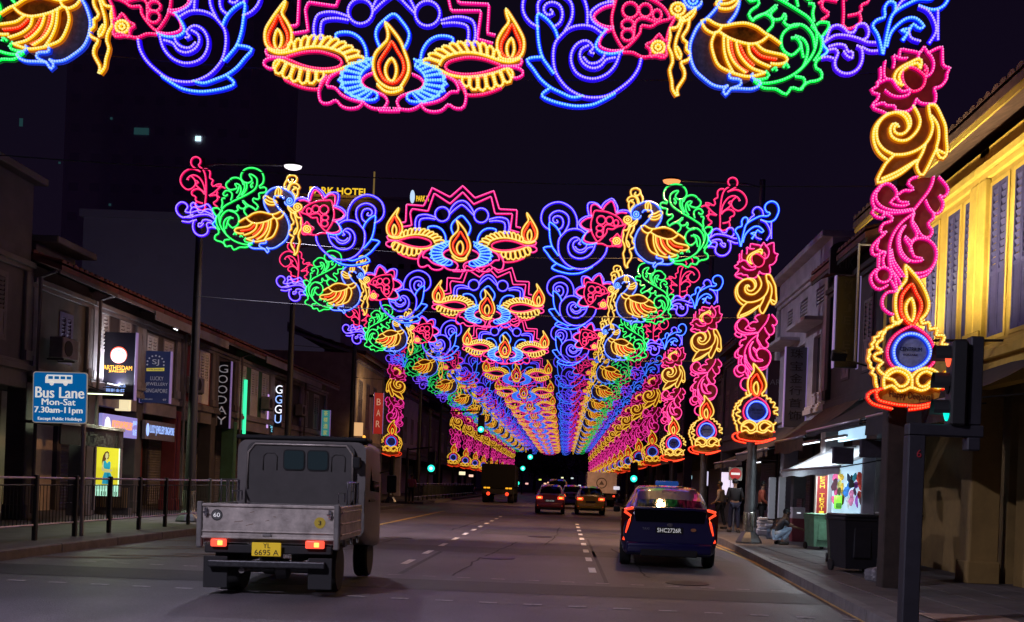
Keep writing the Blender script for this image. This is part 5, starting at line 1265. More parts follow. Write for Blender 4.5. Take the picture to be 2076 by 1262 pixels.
def awning(label, ya, yb, xo, zo, xi, zi, cl, drop=0.25):
    t = thing('awning', label, 'awning', (xi, ya, zi)); W_ = yb-ya; ny = max(2, int(W_/0.5)); m = MB(); nx = 5
    vs = []
    for i in range(nx+1):
        for j in range(ny+1):
            f = i/nx; sag = 0.05*math.sin(math.pi*f) + 0.012*math.sin(j*2.1+i)
            vs.append(((xo-xi)*f, W_*j/ny, (zo-zi)*f - sag))
    fs = [(i*(ny+1)+j, i*(ny+1)+j+1, (i+1)*(ny+1)+j+1, (i+1)*(ny+1)+j) for i in range(nx) for j in range(ny)]
    m.add(vs, fs); m.build('cloth', cl, t, smooth=True)
    m = MB(); vs = []
    for j in range(ny*2+1):
        y = W_*j/(ny*2); w_ = 0.02*math.sin(j*1.7)
        vs += [(xo-xi-0.004, y, zo-zi-0.02), (xo-xi-0.004+w_, y, zo-zi-drop+0.02*math.sin(j*0.9))]
    m.add(vs, [(2*j, 2*j+1, 2*j+3, 2*j+2) for j in range(ny*2)]); m.build('valance', cl, t, smooth=True)
    m = MB(); m.tube([(xo-xi, 0, zo-zi), (xo-xi, W_, zo-zi)], 0.028, 8); m.build('front_bar', bar_m, t, smooth=True)
    for y in (0.1, W_/2, W_-0.1):
        m = MB(); m.tube([(0, y, -0.5 if cl is not cloth_white else -0.35), (xo-xi, y, zo-zi-0.02)], 0.014, 5); m.build('strut', dark_steel, t)
    return t
cloth_white = mat('awning_white_cloth', (0.62, 0.62, 0.66), 0.85, noise=0.25, nscale=5)
nt = cloth_white.node_tree; tr_ = nt.nodes.new('ShaderNodeBsdfTranslucent'); tr_.inputs[0].default_value = (0.75, 0.78, 0.85, 1); mx = nt.nodes.new('ShaderNodeMixShader'); mx.inputs[0].default_value = 0.5
ou = nt.nodes['Material Output']; nt.links.new(nt.nodes['Principled BSDF'].outputs[0], mx.inputs[1]); nt.links.new(tr_.outputs[0], mx.inputs[2]); nt.links.new(mx.outputs[0], ou.inputs[0])
awning('big dark awning with pale front bar over the yellow shophouse pavement', 12.7, 16.3, 4.95, 2.72, 6.15, 3.35, cloth_dark, 0.3)
awning('second dark awning with pale front bar, just beyond the nearest light column', 16.7, 20.3, 4.95, 2.70, 6.15, 3.4, cloth_dark, 0.1)
awning('brown awning rising steeply above the lit textile stall', 20.6, 23.3, 4.95, 2.62, 6.15, 3.5, cloth_brown, 0.3)
awning('dark awning past the lit stall in front of the lilac-white building', 24.2, 28.6, 4.95, 2.5, 6.15, 3.3, cloth_dark, 0.2)
awning('white translucent canopy glowing over the textile stall', 19.2, 24.3, 5.35, 1.98, 6.35, 2.52, cloth_white, 0.16)
awning('small dark awning over the shops beyond the no-entry sign', 29.6, 35, 5.3, 2.4, 6.4, 2.9, cloth_dark, 0.2)
strip_light('stall_tube', 'fluorescent tube above the white canopy, nearer end', (5.7, 20.9, 2.62), (1.6, 0.1), 55, (0.80, 0.93, 1.0), rot=(0, 0, R(90)))
strip_light('stall_tube', 'fluorescent tube above the white canopy, farther end', (5.7, 23.0, 2.62), (1.6, 0.1), 55, (0.80, 0.93, 1.0), rot=(0, 0, R(90)))
strip_light('stall_tube', 'fluorescent tube under the white canopy beside the garments', (6.1, 22.4, 2.1), (1.1, 0.1), 40, (0.80, 0.93, 1.0), rot=(0, 0, R(90)))
# lit glass panel above the canopy
t = thing('lit_fascia_panel', 'pale cyan lit fascia panel between the dark awning and white canopy', 'lightbox', (5.9, 20.3, 2.68), R(90))
m = MB(); m.rbox(-0.9, 0.9, 0, 0.06, -0.12, 0.12, 0.01, 1); m.build('board', mat('cyan_lightbox', (0.5, 0.7, 0.8), 0.5, emit=(0.45, 0.72, 0.95), estr=1.0), t)
# textile stall
lightbox_white = mat('stall_backlight', (0.8, 0.85, 0.9), 0.5, emit=(0.40, 0.62, 0.80), estr=1.0)
t = thing('stall_backboard', 'bright bluish lit backboard of the textile stall in the covered walkway', 'backboard', (*at(1719, 1004, 23.4)[:1], 23.4, 0.14))
m = MB(); m.box(-0.36, 0.36, 0, 0.05, 0.55, 2.2); m.build('board', lightbox_white, t); m = MB(); m.box(-0.4, 0.4, -0.25, 0.05, 0, 0.54); m.build('counter', w_dark, t)
cl_cols = [((0.85, 0.10, 0.30), 'pink'), ((0.05, 0.25, 0.75), 'blue'), ((0.9, 0.9, 0.9), 'white'), ((0.8, 0.08, 0.06), 'red'), ((0.85, 0.5, 0.05), 'orange'), ((0.05, 0.45, 0.6), 'teal'), ((0.45, 0.1, 0.6), 'purple'),
           ((0.85, 0.75, 0.2), 'yellow'), ((0.02, 0.02, 0.03), 'black'), ((0.7, 0.2, 0.4), 'rose')]
rnd = random.Random(5)
WHERE = ['in the top row', 'in the second row', 'in the third row', 'in the lowest row']
for q in range(28):
    c, nm = cl_cols[(q*7+q//6) % 10]; row = q//7; px = 1693 + (q % 7)*8.4 + rnd.uniform(-3, 3); py = 966 + row*17 + rnd.uniform(-4, 4); Yq = 23.28 - 0.035*(q % 4) - 0.01*row
    X, Z = at(px, py, Yq); hw = rnd.uniform(0.035, 0.075); hh = rnd.uniform(0.07, 0.16); n_ = 9
    if q % 4 == 3: c = tuple(x*0.06 for x in c); nm = 'dark ' + nm
    m = MB(); P = [(hw*(1+0.35*rnd.uniform(-1, 1))*math.cos(2*math.pi*k/n_), hh*(1+0.25*rnd.uniform(-1, 1))*math.sin(2*math.pi*k/n_)) for k in range(n_)]
    m.prism(P, 0, 0.03)
    tag(m.build('hanging_garment', mat('cloth_' + nm.replace(' ', '_'), c, 0.8, noise=0.5, nscale=14), loc=(X, Yq, Z), rot=(0, rnd.uniform(-0.3, 0.3), rnd.uniform(-0.3, 0.3))), '%s garment bundle hanging %s of the bright textile stall' % (nm, WHERE[row]), 'garment', 'garments hung in the textile stall')
X, Z = at(1700, 1018, 23.0); t = thing('neon_bag', 'neon green backpack hanging at the front of the textile stall', 'backpack', (X, 23.0, Z))
neon = mat('neon_green_cloth', (0.25, 0.85, 0.05), 0.6, emit=(0.20, 0.80, 0.03), estr=0.7)
m = MB(); m.rbox(-0.09, 0.09, 0, 0.09, -0.17, 0.15, 0.04, 3); m.build('bag', neon, t, smooth='angle'); m = MB(); m.rbox(-0.065, 0.065, -0.03, -0.001, -0.14, -0.02, 0.02, 2); m.build('pocket', mat('neon_green_dark', (0.08, 0.35, 0.03), 0.6), t)
m = MB(); m.tube([(-0.04, 0.03, 0.14), (-0.03, 0.03, 0.21), (0.03, 0.03, 0.21), (0.04, 0.03, 0.14)], 0.008, 5); m.build('handle', black_txt, t)
t, w, h = hang_sign('textile_sign', 'red vertical sign with stacked yellow letters ending in TEXT, behind the green bin', 1656, 1677, 955, 1052, 23.3, mat('sign_deep_red', (0.28, 0.02, 0.02), 0.5, emit=(0.10, 0.005, 0.005), estr=1.0), edge=sign_edge)
for q, ch in enumerate('ESH TEXTI'): text(ch, mat('yellow_letters', (0.8, 0.6, 0.05), 0.5, emit=(0.55, 0.40, 0.02), estr=1.0), t, (0, -0.004, h/2 - 0.16 - 0.104*q), w=0.115, h=0.085) if ch != ' ' else None
t, w, h = hang_sign('wall_pier', 'pale plastered pier right of the bright textile stall', 1749, 1781, 905, 1100, 20.6, w_white, frame=False, cat='pier')
for x0, x1, y0, y1, Yq, lb in ((1690, 1731, 908, 941, 18.6, 'left one over the bright stall'), (1746, 1789, 893, 928, 17.6, 'right one beside the nearest column')):
    t, w, h = hang_sign('cloth_flap', 'dark violet square cloth flap hanging from the awning bar, %s' % lb, x0, x1, y0, y1, Yq, mat('flap_cloth', (0.07, 0.06, 0.085), 0.9, noise=0.3), frame=False, cat='cloth flap')
    m = MB(); m.tube([(-w/2-0.05, 0.05, h/2), (w/2+0.05, 0.05, h/2+0.03)], 0.014, 6); m.build('rod', bar_m, t)
# white side shutters and cabinet
for px0, px1, Yq, lb in ((1559, 1572, 27.6, 'left'), (1579, 1592, 27.2, 'right')):
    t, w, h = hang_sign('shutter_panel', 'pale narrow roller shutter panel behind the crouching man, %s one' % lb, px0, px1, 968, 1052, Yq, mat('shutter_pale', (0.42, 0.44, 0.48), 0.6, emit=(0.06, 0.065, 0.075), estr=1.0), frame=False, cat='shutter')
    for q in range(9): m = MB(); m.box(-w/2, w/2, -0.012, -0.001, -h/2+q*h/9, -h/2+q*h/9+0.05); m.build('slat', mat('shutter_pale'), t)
X, Z = at(1619, 1052, 26.4); t = thing('cabinet', 'white and maroon cabinet left of the textile sign', 'cabinet', (X, 26.4, 0.14))
m = MB(); m.rbox(-0.17, 0.17, 0, 0.3, 0, 0.62, 0.01, 1); m.build('base', mat('maroon_paint', (0.16, 0.02, 0.03), 0.6), t); m = MB(); m.rbox(-0.17, 0.17, 0, 0.3, 0.621, 0.92, 0.01, 1); m.build('drawer', t_white, t)
m = MB(); m.rbox(-0.17, 0.17, 0, 0.3, 1.15, 1.75, 0.01, 1); m.box(-0.17, -0.14, 0.0, 0.3, 0.921, 1.149); m.box(0.14, 0.17, 0, 0.3, 0.921, 1.149); m.build('upper_box', w_dark, t); m = MB(); m.box(-0.05, 0.05, -0.012, -0.001, 0.76, 0.78); m.build('handle', e_white, t)
# stacked goods with a step
t = thing('step', 'pale concrete step with stacked goods behind the lamp post', 'step', (*at(1551, 1085, 30.0)[:1], 30.0, 0.14)); m = MB(); m.rbox(-0.35, 0.45, -0.5, 0.6, 0, 0.16, 0.02, 1); m.build('tread', t_white, t)
for q in range(7):
    X, Z = at(1546 + (q % 2)*13 + rnd.uniform(-2, 2), 1072 - (q//2)*7, 30.0); m = MB(); m.rbox(-0.14, 0.14, -0.1, 0.14, -0.045, 0.045, 0.03, 2)
    tag(m.build('folded_bundle', mat('white_cloth', (0.6, 0.62, 0.66), 0.85), loc=(X, 30.0+0.05*(q % 3), 0.35+0.092*(q//2)), rot=(0, 0, rnd.uniform(-0.3, 0.3)), smooth='angle'), 'white folded bundle on the pale step, %s stack, layer %s from the ground' % (['left', 'right'][q % 2], ['one', 'two', 'three', 'four'][q//2]), 'bundle', 'white bundles stacked on the step')
strip_light('walkway_tube', 'fluorescent tube lighting the stacked goods beyond the lamp post', (5.9, 30.3, 2.35), (1.0, 0.1), 18, (0.88, 0.93, 1.0), rot=(0, 0, R(90)))
for px0, px1, py0, py1, Yq, lb in ((1463, 1480, 958, 1004, 36, 'wide white lit shop window left of the no-entry post'), (1482, 1490, 973, 1004, 35.5, 'narrow white lit shop window behind the no-entry post'), (1428, 1436, 956, 985, 48, 'small louvred lit window behind the taxi roof')):
    hang_sign('lit_window', lb, px0, px1, py0, py1, Yq, mat('shop_white_light', (0.7, 0.7, 0.8), 0.5, emit=(0.60, 0.56, 0.75), estr=1.1), frame=False, cat='window')
# no-entry sign
X, Z = at(1491, 961, 31.5); t = thing('no_entry_sign', 'red round no-entry sign on white square plate beside the right lamp post', 'road sign', (X, 31.5, 0.14)); Z -= 0.14
red_s = mat('sign_red_glow', (0.35, 0.015, 0.015), 0.4, emit=(0.25, 0.01, 0.01), estr=1.0)  # disc glows by itself: returned light is put into the red
m = MB(); m.tube([(0, 0.04, 0), (0, 0.04, Z+0.22)], 0.028, 8); m.build('post', alu, t)
m = MB(); m.prism([(a, Z+b) for a, b in rrect(0.43, 0.43, 0.03)], 0, 0.01); m.build('plate', mat('sign_cream', (0.45, 0.42, 0.34), 0.5), t)
m = MB(); m.prism([(a, Z+b) for a, b in disc(0, 0, 0.19)], -0.008, -0.001); m.build('disc', red_s, t)
m = MB(); m.prism([(-0.14, Z-0.035), (0.14, Z-0.035), (0.14, Z+0.035), (-0.14, Z+0.035)], -0.014, -0.0085); m.build('bar', sign_white, t)
# wheelie bins
def bin_(X, Y, w, h, body, label, rz=0, lidm=None):
    t = thing('wheelie_bin', label, 'bin', (X, Y, 0.14), rz)
    m = MB(); b0, b1 = w*0.40, w*0.5; z0, z1 = 0.08, h*0.90
    m.add([(-b0, -b0, z0), (b0, -b0, z0), (b0, b0*1.2, z0), (-b0, b0*1.2, z0), (-b1, -b1, z1), (b1, -b1, z1), (b1, b1*1.2, z1), (-b1, b1*1.2, z1)], [(0,3,2,1), (4,5,6,7), (0,1,5,4), (1,2,6,5), (2,3,7,6), (3,0,4,7)])
    m.rbox(-b1*1.06, b1*1.06, -b1*1.06, b1*1.24, z1-0.05, z1-0.001, 0.01, 1); m.rbox(-b0*0.6, b0*0.6, -b1*0.98, -b0*0.8, h*0.25, h*0.75, 0.015, 1); m.build('body', body, t)
    m = MB(); m.rbox(-b1*1.08, b1*1.08, -b1*1.14, b1*1.26, z1, z1+h*0.06, h*0.028, 3); m.build('lid', lidm or body, t, smooth='angle')
    for s_ in (-1, 1):
        m = MB(); m.lathe([(0.02, -0.02), (h*0.095, -0.02), (h*0.1, 0), (h*0.095, 0.02), (0.02, 0.02)], s_*(b0+0.02), b0*1.15, h*0.1, 14, 'X'); m.build('wheel', black_txt, t)
    m = MB(); m.tube([(-b1*0.8, b1*1.3, z1), (-b1*0.8, b1*1.45, z1), (b1*0.8, b1*1.45, z1), (b1*0.8, b1*1.3, z1)], 0.014, 6); m.build('handle', body, t)
    return t
bin_g = mat('bin_green_plastic', (0.22, 0.45, 0.28), 0.45, noise=0.25); bin_k = mat('bin_black_plastic', (0.012, 0.012, 0.018), 0.5, noise=0.3); bin_d = mat('bin_dark_green_plastic', (0.03, 0.05, 0.035), 0.5, noise=0.3)
bin_(5.93, 22.9, 0.47, 0.88, bin_g, 'light green wheelie bin standing right of the crouching man', R(12))
bin_(4.86, 16.4, 0.64, 1.02, bin_k, 'large black wheelie bin on the right pavement', R(8)); bin_(5.22, 18.4, 0.56, 0.95, bin_d, 'dark green wheelie bin half hidden behind the large black bin', R(-10))
bin_(5.85, 17.2, 0.62, 1.05, bin_k, 'black wheelie bin with split lid, right of the large black bin', R(-6))
bin_(6.75, 11.9, 0.6, 1.05, bin_k, 'dark wheelie bin in the recess at the right edge', R(4))
# cover plate at lower right
t = thing('service_cover', 'pale rectangular pavement cover at the foot of the signal post', 'cover', (4.35, 10.4, 0.152)); m = MB(); m.rbox(-0.45, 0.45, -0.35, 0.35, 0, 0.014, 0.005, 1); m.build('plate', mat('cover_plate', (0.30, 0.20, 0.15), 0.7, noise=0.4, nscale=6), t)
t = thing('rubbish_bag', 'crumpled pale plastic bag on the kerb below the black bin', 'bag', (4.75, 14.9, 0.14))
bm = bmesh.new(); bmesh.ops.create_icosphere(bm, subdivisions=3, radius=0.16)
for v in bm.verts: v.co *= 1 + 0.22*math.sin(v.co.x*38)*math.cos(v.co.y*31) + rnd.uniform(-0.05, 0.05); v.co.z = max(-0.08, v.co.z*0.75)
me = bpy.data.meshes.new('sack'); bm.to_mesh(me); bm.free(); me.materials.append(mat('plastic_bag_grey', (0.20, 0.19, 0.21), 0.4, noise=0.3)); link('sack', me, t, (0, 0, 0.085))

# ------------------------------------------------------------------ near signal post at right
sg = mat('signal_post_grey', (0.03, 0.028, 0.038), 0.55, 0.3, noise=0.25, nscale=5); sblack = mat('signal_black', (0.006, 0.006, 0.008), 0.6)
PX, PY = 3.46, 9.8
t = thing('traffic_signal', 'dark grey cranked traffic signal post with black heads at the near right kerb', 'traffic signal', (PX, PY, 0.1))
m = MB(); m.rbox(-0.085, 0.085, -0.08, 0.08, 0, 1.93, 0.012, 1); m.build('post', sg, t)
m = MB(); m.rbox(-0.085, 0.66, -0.07, 0.07, 1.931, 2.05, 0.012, 1); m.build('arm', sg, t)
m = MB(); m.rbox(0.50, 0.63, -0.069, 0.069, 2.051, 2.93, 0.012, 1); m.build('upright', sg, t); m = MB(); m.rbox(0.50, 0.63, -0.069, 0.069, 1.80, 1.93, 0.012, 1); m.build('upright_foot', sg, t)
o = text('6', mat('red_number', (0.3, 0.02, 0.03), 0.5), t, (0.02, -0.084, 1.75), h=0.075, w=0.045)
hd = MB(); hd.rbox(-0.15, 0.0, -0.15, 0.15, -0.42, 0.42, 0.02, 1); head = hd.build('signal_head', sblack, t, (0.48, 0.02, 2.46), (0, 0, R(-9)))
for k, (zz, mt_) in enumerate(((0.27, mat('signal_red_lens', (0.3, 0.02, 0.01), 0.3, emit=(1.0, 0.10, 0.04), estr=1.5)), (0.0, sblack), (-0.27, mat('signal_green_lens', (0.02, 0.3, 0.25), 0.3, emit=(0.0, 0.85, 0.65), estr=1.3)))):
    m = MB(); m.lathe([(0.02, 0.0), (0.10, 0.0), (0.10, -0.012), (0.05, -0.03), (0.01, -0.035)], -0.151, 0, zz, 16, 'X'); m.build('lens', mt_, head, fix=True)
    m = MB(); seg = 12; vs = []
    for j in range(seg+1):
        a = R(-15 + 210*j/seg); y_, z_ = 0.115*math.cos(a), 0.115*math.sin(a)+zz; vs += [(-0.151, y_, z_), (-0.30, y_*1.02, z_), (-0.151, y_*0.95, (z_-zz)*0.95+zz), (-0.30, y_*0.96, (z_-zz)*0.95+zz)]
    m.add(vs, [(4*j, 4*j+1, 4*j+5, 4*j+4) for j in range(seg)] + [(4*j+2, 4*j+6, 4*j+7, 4*j+3) for j in range(seg)]); m.build('hood', sblack, head)
# floodlights that wash the yellow facade
def flood(label, p, power, tgt, size=R(115)):
    t = thing('floodlight', label, 'floodlight', p); m = MB(); m.rbox(-0.13, 0.13, -0.06, 0.06, -0.09, 0.09, 0.015, 1); h_ = m.build('housing', sblack, t)
    m = MB(); m.tube([(0, 0, -0.05), (0.5, 0.05, -0.15), (XR-p[0], 0.1, -0.1)], 0.02, 6); m.build('bracket', sblack, t)
    d = (Vector(tgt)-Vector(p)).normalized(); q = d.to_track_quat('-Z', 'Y'); h_.rotation_euler = (R(35), 0, 0)
    ld = bpy.data.lights.new('flood_beam', 'SPOT'); ld.energy = power; ld.color = (1.0, 0.84, 0.50); ld.spot_size = size; ld.spot_blend = 0.8; ld.shadow_soft_size = 0.08
    lo = link('beam', ld, t, d*0.15); lo.rotation_euler = q.to_euler(); return t
flood('black floodlight on a bracket washing the near yellow facade', (4.6, 13.9, 3.8), 3000, (6.2, 14.4, 5.6))
flood('second black floodlight farther along the yellow facade', (4.7, 17.2, 3.85), 420, (6.2, 17.0, 5.6))  # lamp added to brighten the rear bay

# ------------------------------------------------------------------ distant traffic signals
teal = mat('signal_teal', (0.02, 0.4, 0.35), 0.4, emit=(0.02, 0.90, 0.62), estr=1.8); redl = mat('signal_red', (0.4, 0.02, 0.02), 0.4, emit=(1.0, 0.05, 0.05), estr=1.5)
tealw = mat('signal_teal_core', (0.3, 0.6, 0.6), 0.4, emit=(0.5, 1.0, 0.9), estr=2.0)
def sig(px, py, Y, pole_x, label, lens=teal, r=0.17):
    X, Z = at(px, py, Y); t = thing('traffic_signal', label, 'traffic signal', (pole_x, Y+0.3, 0.12), 0); top = Z+1.0
    m = MB(); m.tube([(0, 0, 0), (0, 0, top)], 0.07, 8); m.build('post', dark_steel, t)
    if abs(pole_x-X) > 0.4: m = MB(); m.tube([(0, 0, top-0.1), (X-pole_x, 0, top+0.1)], 0.05, 6); m.build('arm', dark_steel, t)
    m = MB(); m.rbox(X-pole_x-0.22, X-pole_x+0.22, -0.28, -0.08, Z-0.12-0.35, Z-0.12+0.95, 0.03, 1); m.build('signal_head', sblack, t)
    m = MB(); m.lathe([(r, 0), (r, -0.01), (r*0.6, -0.06), (0.01, -0.08)], X-pole_x, -0.285, Z-0.12, 14, 'Y'); m.build('lens', lens, t, fix=True)
    m = MB(); m.lathe([(r*0.5, -0.075), (r*0.3, -0.09), (0.01, -0.10)], X-pole_x, -0.285, Z-0.12, 10, 'Y'); m.build('lens_core', tealw if lens is teal else e_white, t, fix=True)
sig(874, 950, 56, -9.0, 'green traffic light at the left side street corner', r=0.2); sig(975, 871, 64, -8.9, 'green overhead traffic light on an arm among the left panels', r=0.2)
sig(1285, 971, 58, 4.95, 'green traffic light right of the white box truck', r=0.2); sig(1075, 927, 116, -8.9, 'distant green overhead traffic light above the lorry roof', r=0.3)
sig(1060, 950, 118, -8.0, 'distant green traffic light just below the overhead one', r=0.28); sig(1049, 980, 120, -5.2, 'lowest distant green traffic light right of the dark lorry', r=0.25)
sig(1145, 980, 150, 2.0, 'distant red traffic light above the red car', redl, 0.25)
for k, (px, py, Y, c) in enumerate(((1105, 981, 170, (1, .55, .35)), (1112, 979, 171, (1, .5, .3)), (1095, 973, 168, (.7, .8, .1)), (1124, 974, 172, (.8, .9, .2)), (1160, 970, 175, (.6, .7, .7)), (1175, 985, 176, (.9, .9, 1)), (1068, 981, 150, (1, .5, .45)), (1048, 985, 150, (.8, .8, .8)),
                                   (937, 960, 70, (.9, .8, .5)), (955, 965, 100, (1, .6, .45)), (1250, 990, 70, (.5, .5, .6)), (1395, 968, 56, (.4, .7, .8)), (1140, 969, 178, (.9, .9, .5)), (1190, 990, 150, (.7, .7, .9)))):
    X, Z = at(px, py, Y); m = MB(); m.rbox(-0.22, 0.22, -0.05, 0.05, -0.12, 0.12, 0.03, 1)
    cc = '%.1f%.1f%.1f' % c; tag(m.build('distant_shop_light', mat('far_light_' + cc, (0.4, 0.4, 0.4), 0.5, emit=c, estr=1.2), loc=(X, Y, Z)), 'tiny distant %s light %s' % ('red-orange' if c[0] > .9 and c[1] < .7 else 'yellow-green' if c[2] < .6 else 'white', ['left of the dark people carrier', 'above the red car roof, left one', 'left of the black car, high up', 'above the dark people carrier', 'over the blue car', 'between yellow taxi and red car, low', 'right of the dark lorry, farther one', 'right of the dark lorry, nearer one', 'low beside the left light columns', 'beside the left columns near the lorry', 'right of the box truck', 'right of the far green signal', 'above the black car, right one', 'left of the box truck'][k]), 'light', 'tiny distant lights at the end of the road')
# ------------------------------------------------------------------ vehicles
tyre = mat('tyre_rubber', (0.012, 0.012, 0.013), 0.8); rim = mat('wheel_rim', (0.25, 0.25, 0.26), 0.35, 0.8); under = mat('underbody_black', (0.01, 0.01, 0.012), 0.8)
car_glass = mat('car_glass', (0.006, 0.006, 0.009), 0.05); car_glass.node_tree.nodes['Principled BSDF'].inputs['Specular IOR Level'].default_value = 0.07; lamp_red = mat('tail_lamp_lit', (0.4, 0.01, 0.0), 0.3, emit=(1.0, 0.06, 0.02), estr=1.6); lamp_hot = mat('tail_lamp_core', (0.6, 0.3, 0.1), 0.3, emit=(1.0, 0.45, 0.08), estr=2.0)
lamp_off = mat('tail_lamp_dark', (0.06, 0.005, 0.006), 0.2); plate_black = mat('plate_black', (0.008, 0.008, 0.01), 0.4); plate_yellow = mat('plate_yellow', (0.55, 0.40, 0.02), 0.5, emit=(0.5, 0.30, 0.01), estr=0.45); plate_white = mat('plate_letters', (0.7, 0.7, 0.7), 0.5, emit=(0.5, 0.5, 0.5), estr=0.7)
chrome = mat('chrome', (0.6, 0.6, 0.62), 0.18, 1.0)
def wheel(t, x, y, r, w=0.2):
    m = MB(); m.lathe([(r*0.62, -w/2), (r*0.92, -w/2), (r, -w*0.36), (r, w*0.36), (r*0.92, w/2), (r*0.62, w/2)], 0, 0, 0, 24, 'X'); o = m.build('wheel', tyre, t, (x, y, r), smooth='angle', fix=True)
    m = MB(); m.lathe([(0.03, -w*0.42), (r*0.6, -w*0.46), (r*0.6, w*0.46), (0.03, w*0.42)], 0, 0, 0, 16, 'X'); m.build('rim', rim, o, fix=True)
def loft_car(name, label, cat, loc, rz, st, paint_m, g0, g1, sub=True):
    """st stations rear to front: y, zb, zw, zr, wb, ww, wr ; g0..g1 stations of the side glass"""
    t = thing(name, label, cat, loc, rz)
    def ring(s_):
        y, zb, zw, zr, wb, ww, wr = s_
        h = [(0, zb), (wb*0.9, zb), (wb, zb+0.07), (ww, zb+(zw-zb)*0.45), (ww*1.0, zb+(zw-zb)*0.75), (ww*0.975, zw), (wr, zr-0.06), (wr*0.9, zr-0.015), (wr*0.55, zr), (0, zr+0.008)]
        return [(x, y, z) for x, z in h] + [(-x, y, z) for x, z in h[-2:0:-1]]
    # refine stations
    S = []
    for i in range(len(st)-1):
        for k in range(3):
            f = k/3; S.append((tuple(np.array(st[i])*(1-f)+np.array(st[i+1])*f), i))
    S.append((st[-1], len(st)-2))
    rings = [ring(s_[0]) for s_ in S]; n = len(rings[0]); body = MB(); glass = {'side_window': MB(), 'rear_window': MB(), 'windscreen': MB()}
    for mb in (body, *glass.values()):
        for r_ in rings: mb.v += r_
    for i in range(len(rings)-1):
        seg = S[i][1]
        for j in range(n):
            jj = (j+1) % n; f = (i*n+j, i*n+jj, (i+1)*n+jj, (i+1)*n+j); dst = body; jm = j if j < 9 else n-1-j
            if g0 <= seg < g1 and jm == 5: dst = glass['side_window']
            elif seg in (g0-1, g0) and jm in (7, 8) and st[g0][3] > st[g0][2]+0.1 and seg == g0-1: dst = glass['rear_window']
            elif seg == g1 and jm in (6, 7, 8): dst = glass['windscreen']
            dst.f.append(f); dst.m.append(0)
    body.f.append(tuple(range(n))[::-1]); body.m.append(0); body.f.append(tuple((len(rings)-1)*n+j for j in range(n))); body.m.append(0)
    o = body.build('body', paint_m, t, smooth='angle', fix=True)
    for k, mb in glass.items():
        if mb.f: 
            q = mb.build(k, car_glass, t, smooth='angle', fix=True)
            bm = bmesh.new(); bm.from_mesh(q.data); bmesh.ops.delete(bm, geom=[v for v in bm.verts if not v.link_faces], context='VERTS'); bm.to_mesh(q.data); bm.free()
    bm = bmesh.new(); bm.from_mesh(o.data); bmesh.ops.delete(bm, geom=[v for v in bm.verts if not v.link_faces], context='VERTS'); bm.to_mesh(o.data); bm.free()
    return t
# --- blue hatchback taxi
blue_paint = mat('blue_taxi_paint', (0.009, 0.008, 0.075), 0.28, 0.1, coat=1.0)
st = [(0.0, 0.34, 0.80, 1.03, 0.74, 0.80, 0.60), (0.10, 0.22, 0.84, 1.08, 0.80, 0.855, 0.64), (0.42, 0.2, 0.88, 1.22, 0.82, 0.87, 0.62), (1.15, 0.2, 0.90, 1.42, 0.83, 0.875, 0.60), (1.9, 0.2, 0.90, 1.47, 0.83, 0.88, 0.59),
      (2.6, 0.2, 0.90, 1.42, 0.83, 0.88, 0.58), (3.35, 0.2, 0.90, 1.02, 0.83, 0.87, 0.62), (4.15, 0.22, 0.78, 0.84, 0.80, 0.84, 0.62), (4.45, 0.3, 0.6, 0.66, 0.62, 0.68, 0.5)]
TX, TY = 1.92, 17.45
t = loft_car('taxi', 'dark blue hatchback taxi with zigzag red tail lamps and number SHC2726R', 'taxi', (TX-0.03, TY, 0.0), R(-3.2), st, blue_paint, 2, 6)
for s_ in (-1, 1):
    for y in (0.78, 3.55): wheel(t, s_*0.76, y, 0.315)
m = MB(); m.rbox(-0.64, 0.64, -0.05, 0.12, 1.035, 1.085, 0.02, 2); m.build('spoiler', blue_paint, t, smooth='angle')
m = MB(); m.add([(-0.60, -0.024, 0.82), (0.60, -0.024, 0.82), (0.64, -0.012, 1.02), (-0.64, -0.012, 1.02)], [(0,1,2,3)]); m.build('lower_glass', car_glass, t)
m = MB(); m.rbox(-0.76, 0.76, -0.09, 0.16, 0.26, 0.46, 0.05, 3); m.build('rear_bumper', blue_paint, t, smooth='angle'); m = MB(); m.rbox(-0.5, 0.5, -0.112, -0.02, 0.22, 0.34, 0.02, 2); m.build('diffuser', under, t)
m = MB(); m.rbox(-0.245, 0.235, -0.03, -0.0, 0.625, 0.735, 0.008, 1); m.build('plate', plate_black, t); text('SHC2726R', plate_white, t, (-0.005, -0.031, 0.68), w=0.42, h=0.075)
def zig(sx):
    P = [(0.645, 1.065), (0.79, 1.045), (0.80, 1.00), (0.735, 0.945), (0.70, 0.90), (0.735, 0.80), (0.79, 0.60), (0.825, 0.50)]
    P = [(0.655, 1.055), (0.80, 1.02), (0.80, 0.985), (0.69, 0.915), (0.705, 0.84), (0.76, 0.66), (0.80, 0.48)]
    m = MB()
    def yb(z, x): return -0.035 + max(0, (x-0.60))*0.35
    pts = [Vector((sx*x, yb(z, x), z)) for x, z in P]
    m.tube(pts, 0.027, 8, mi=0)
    return m
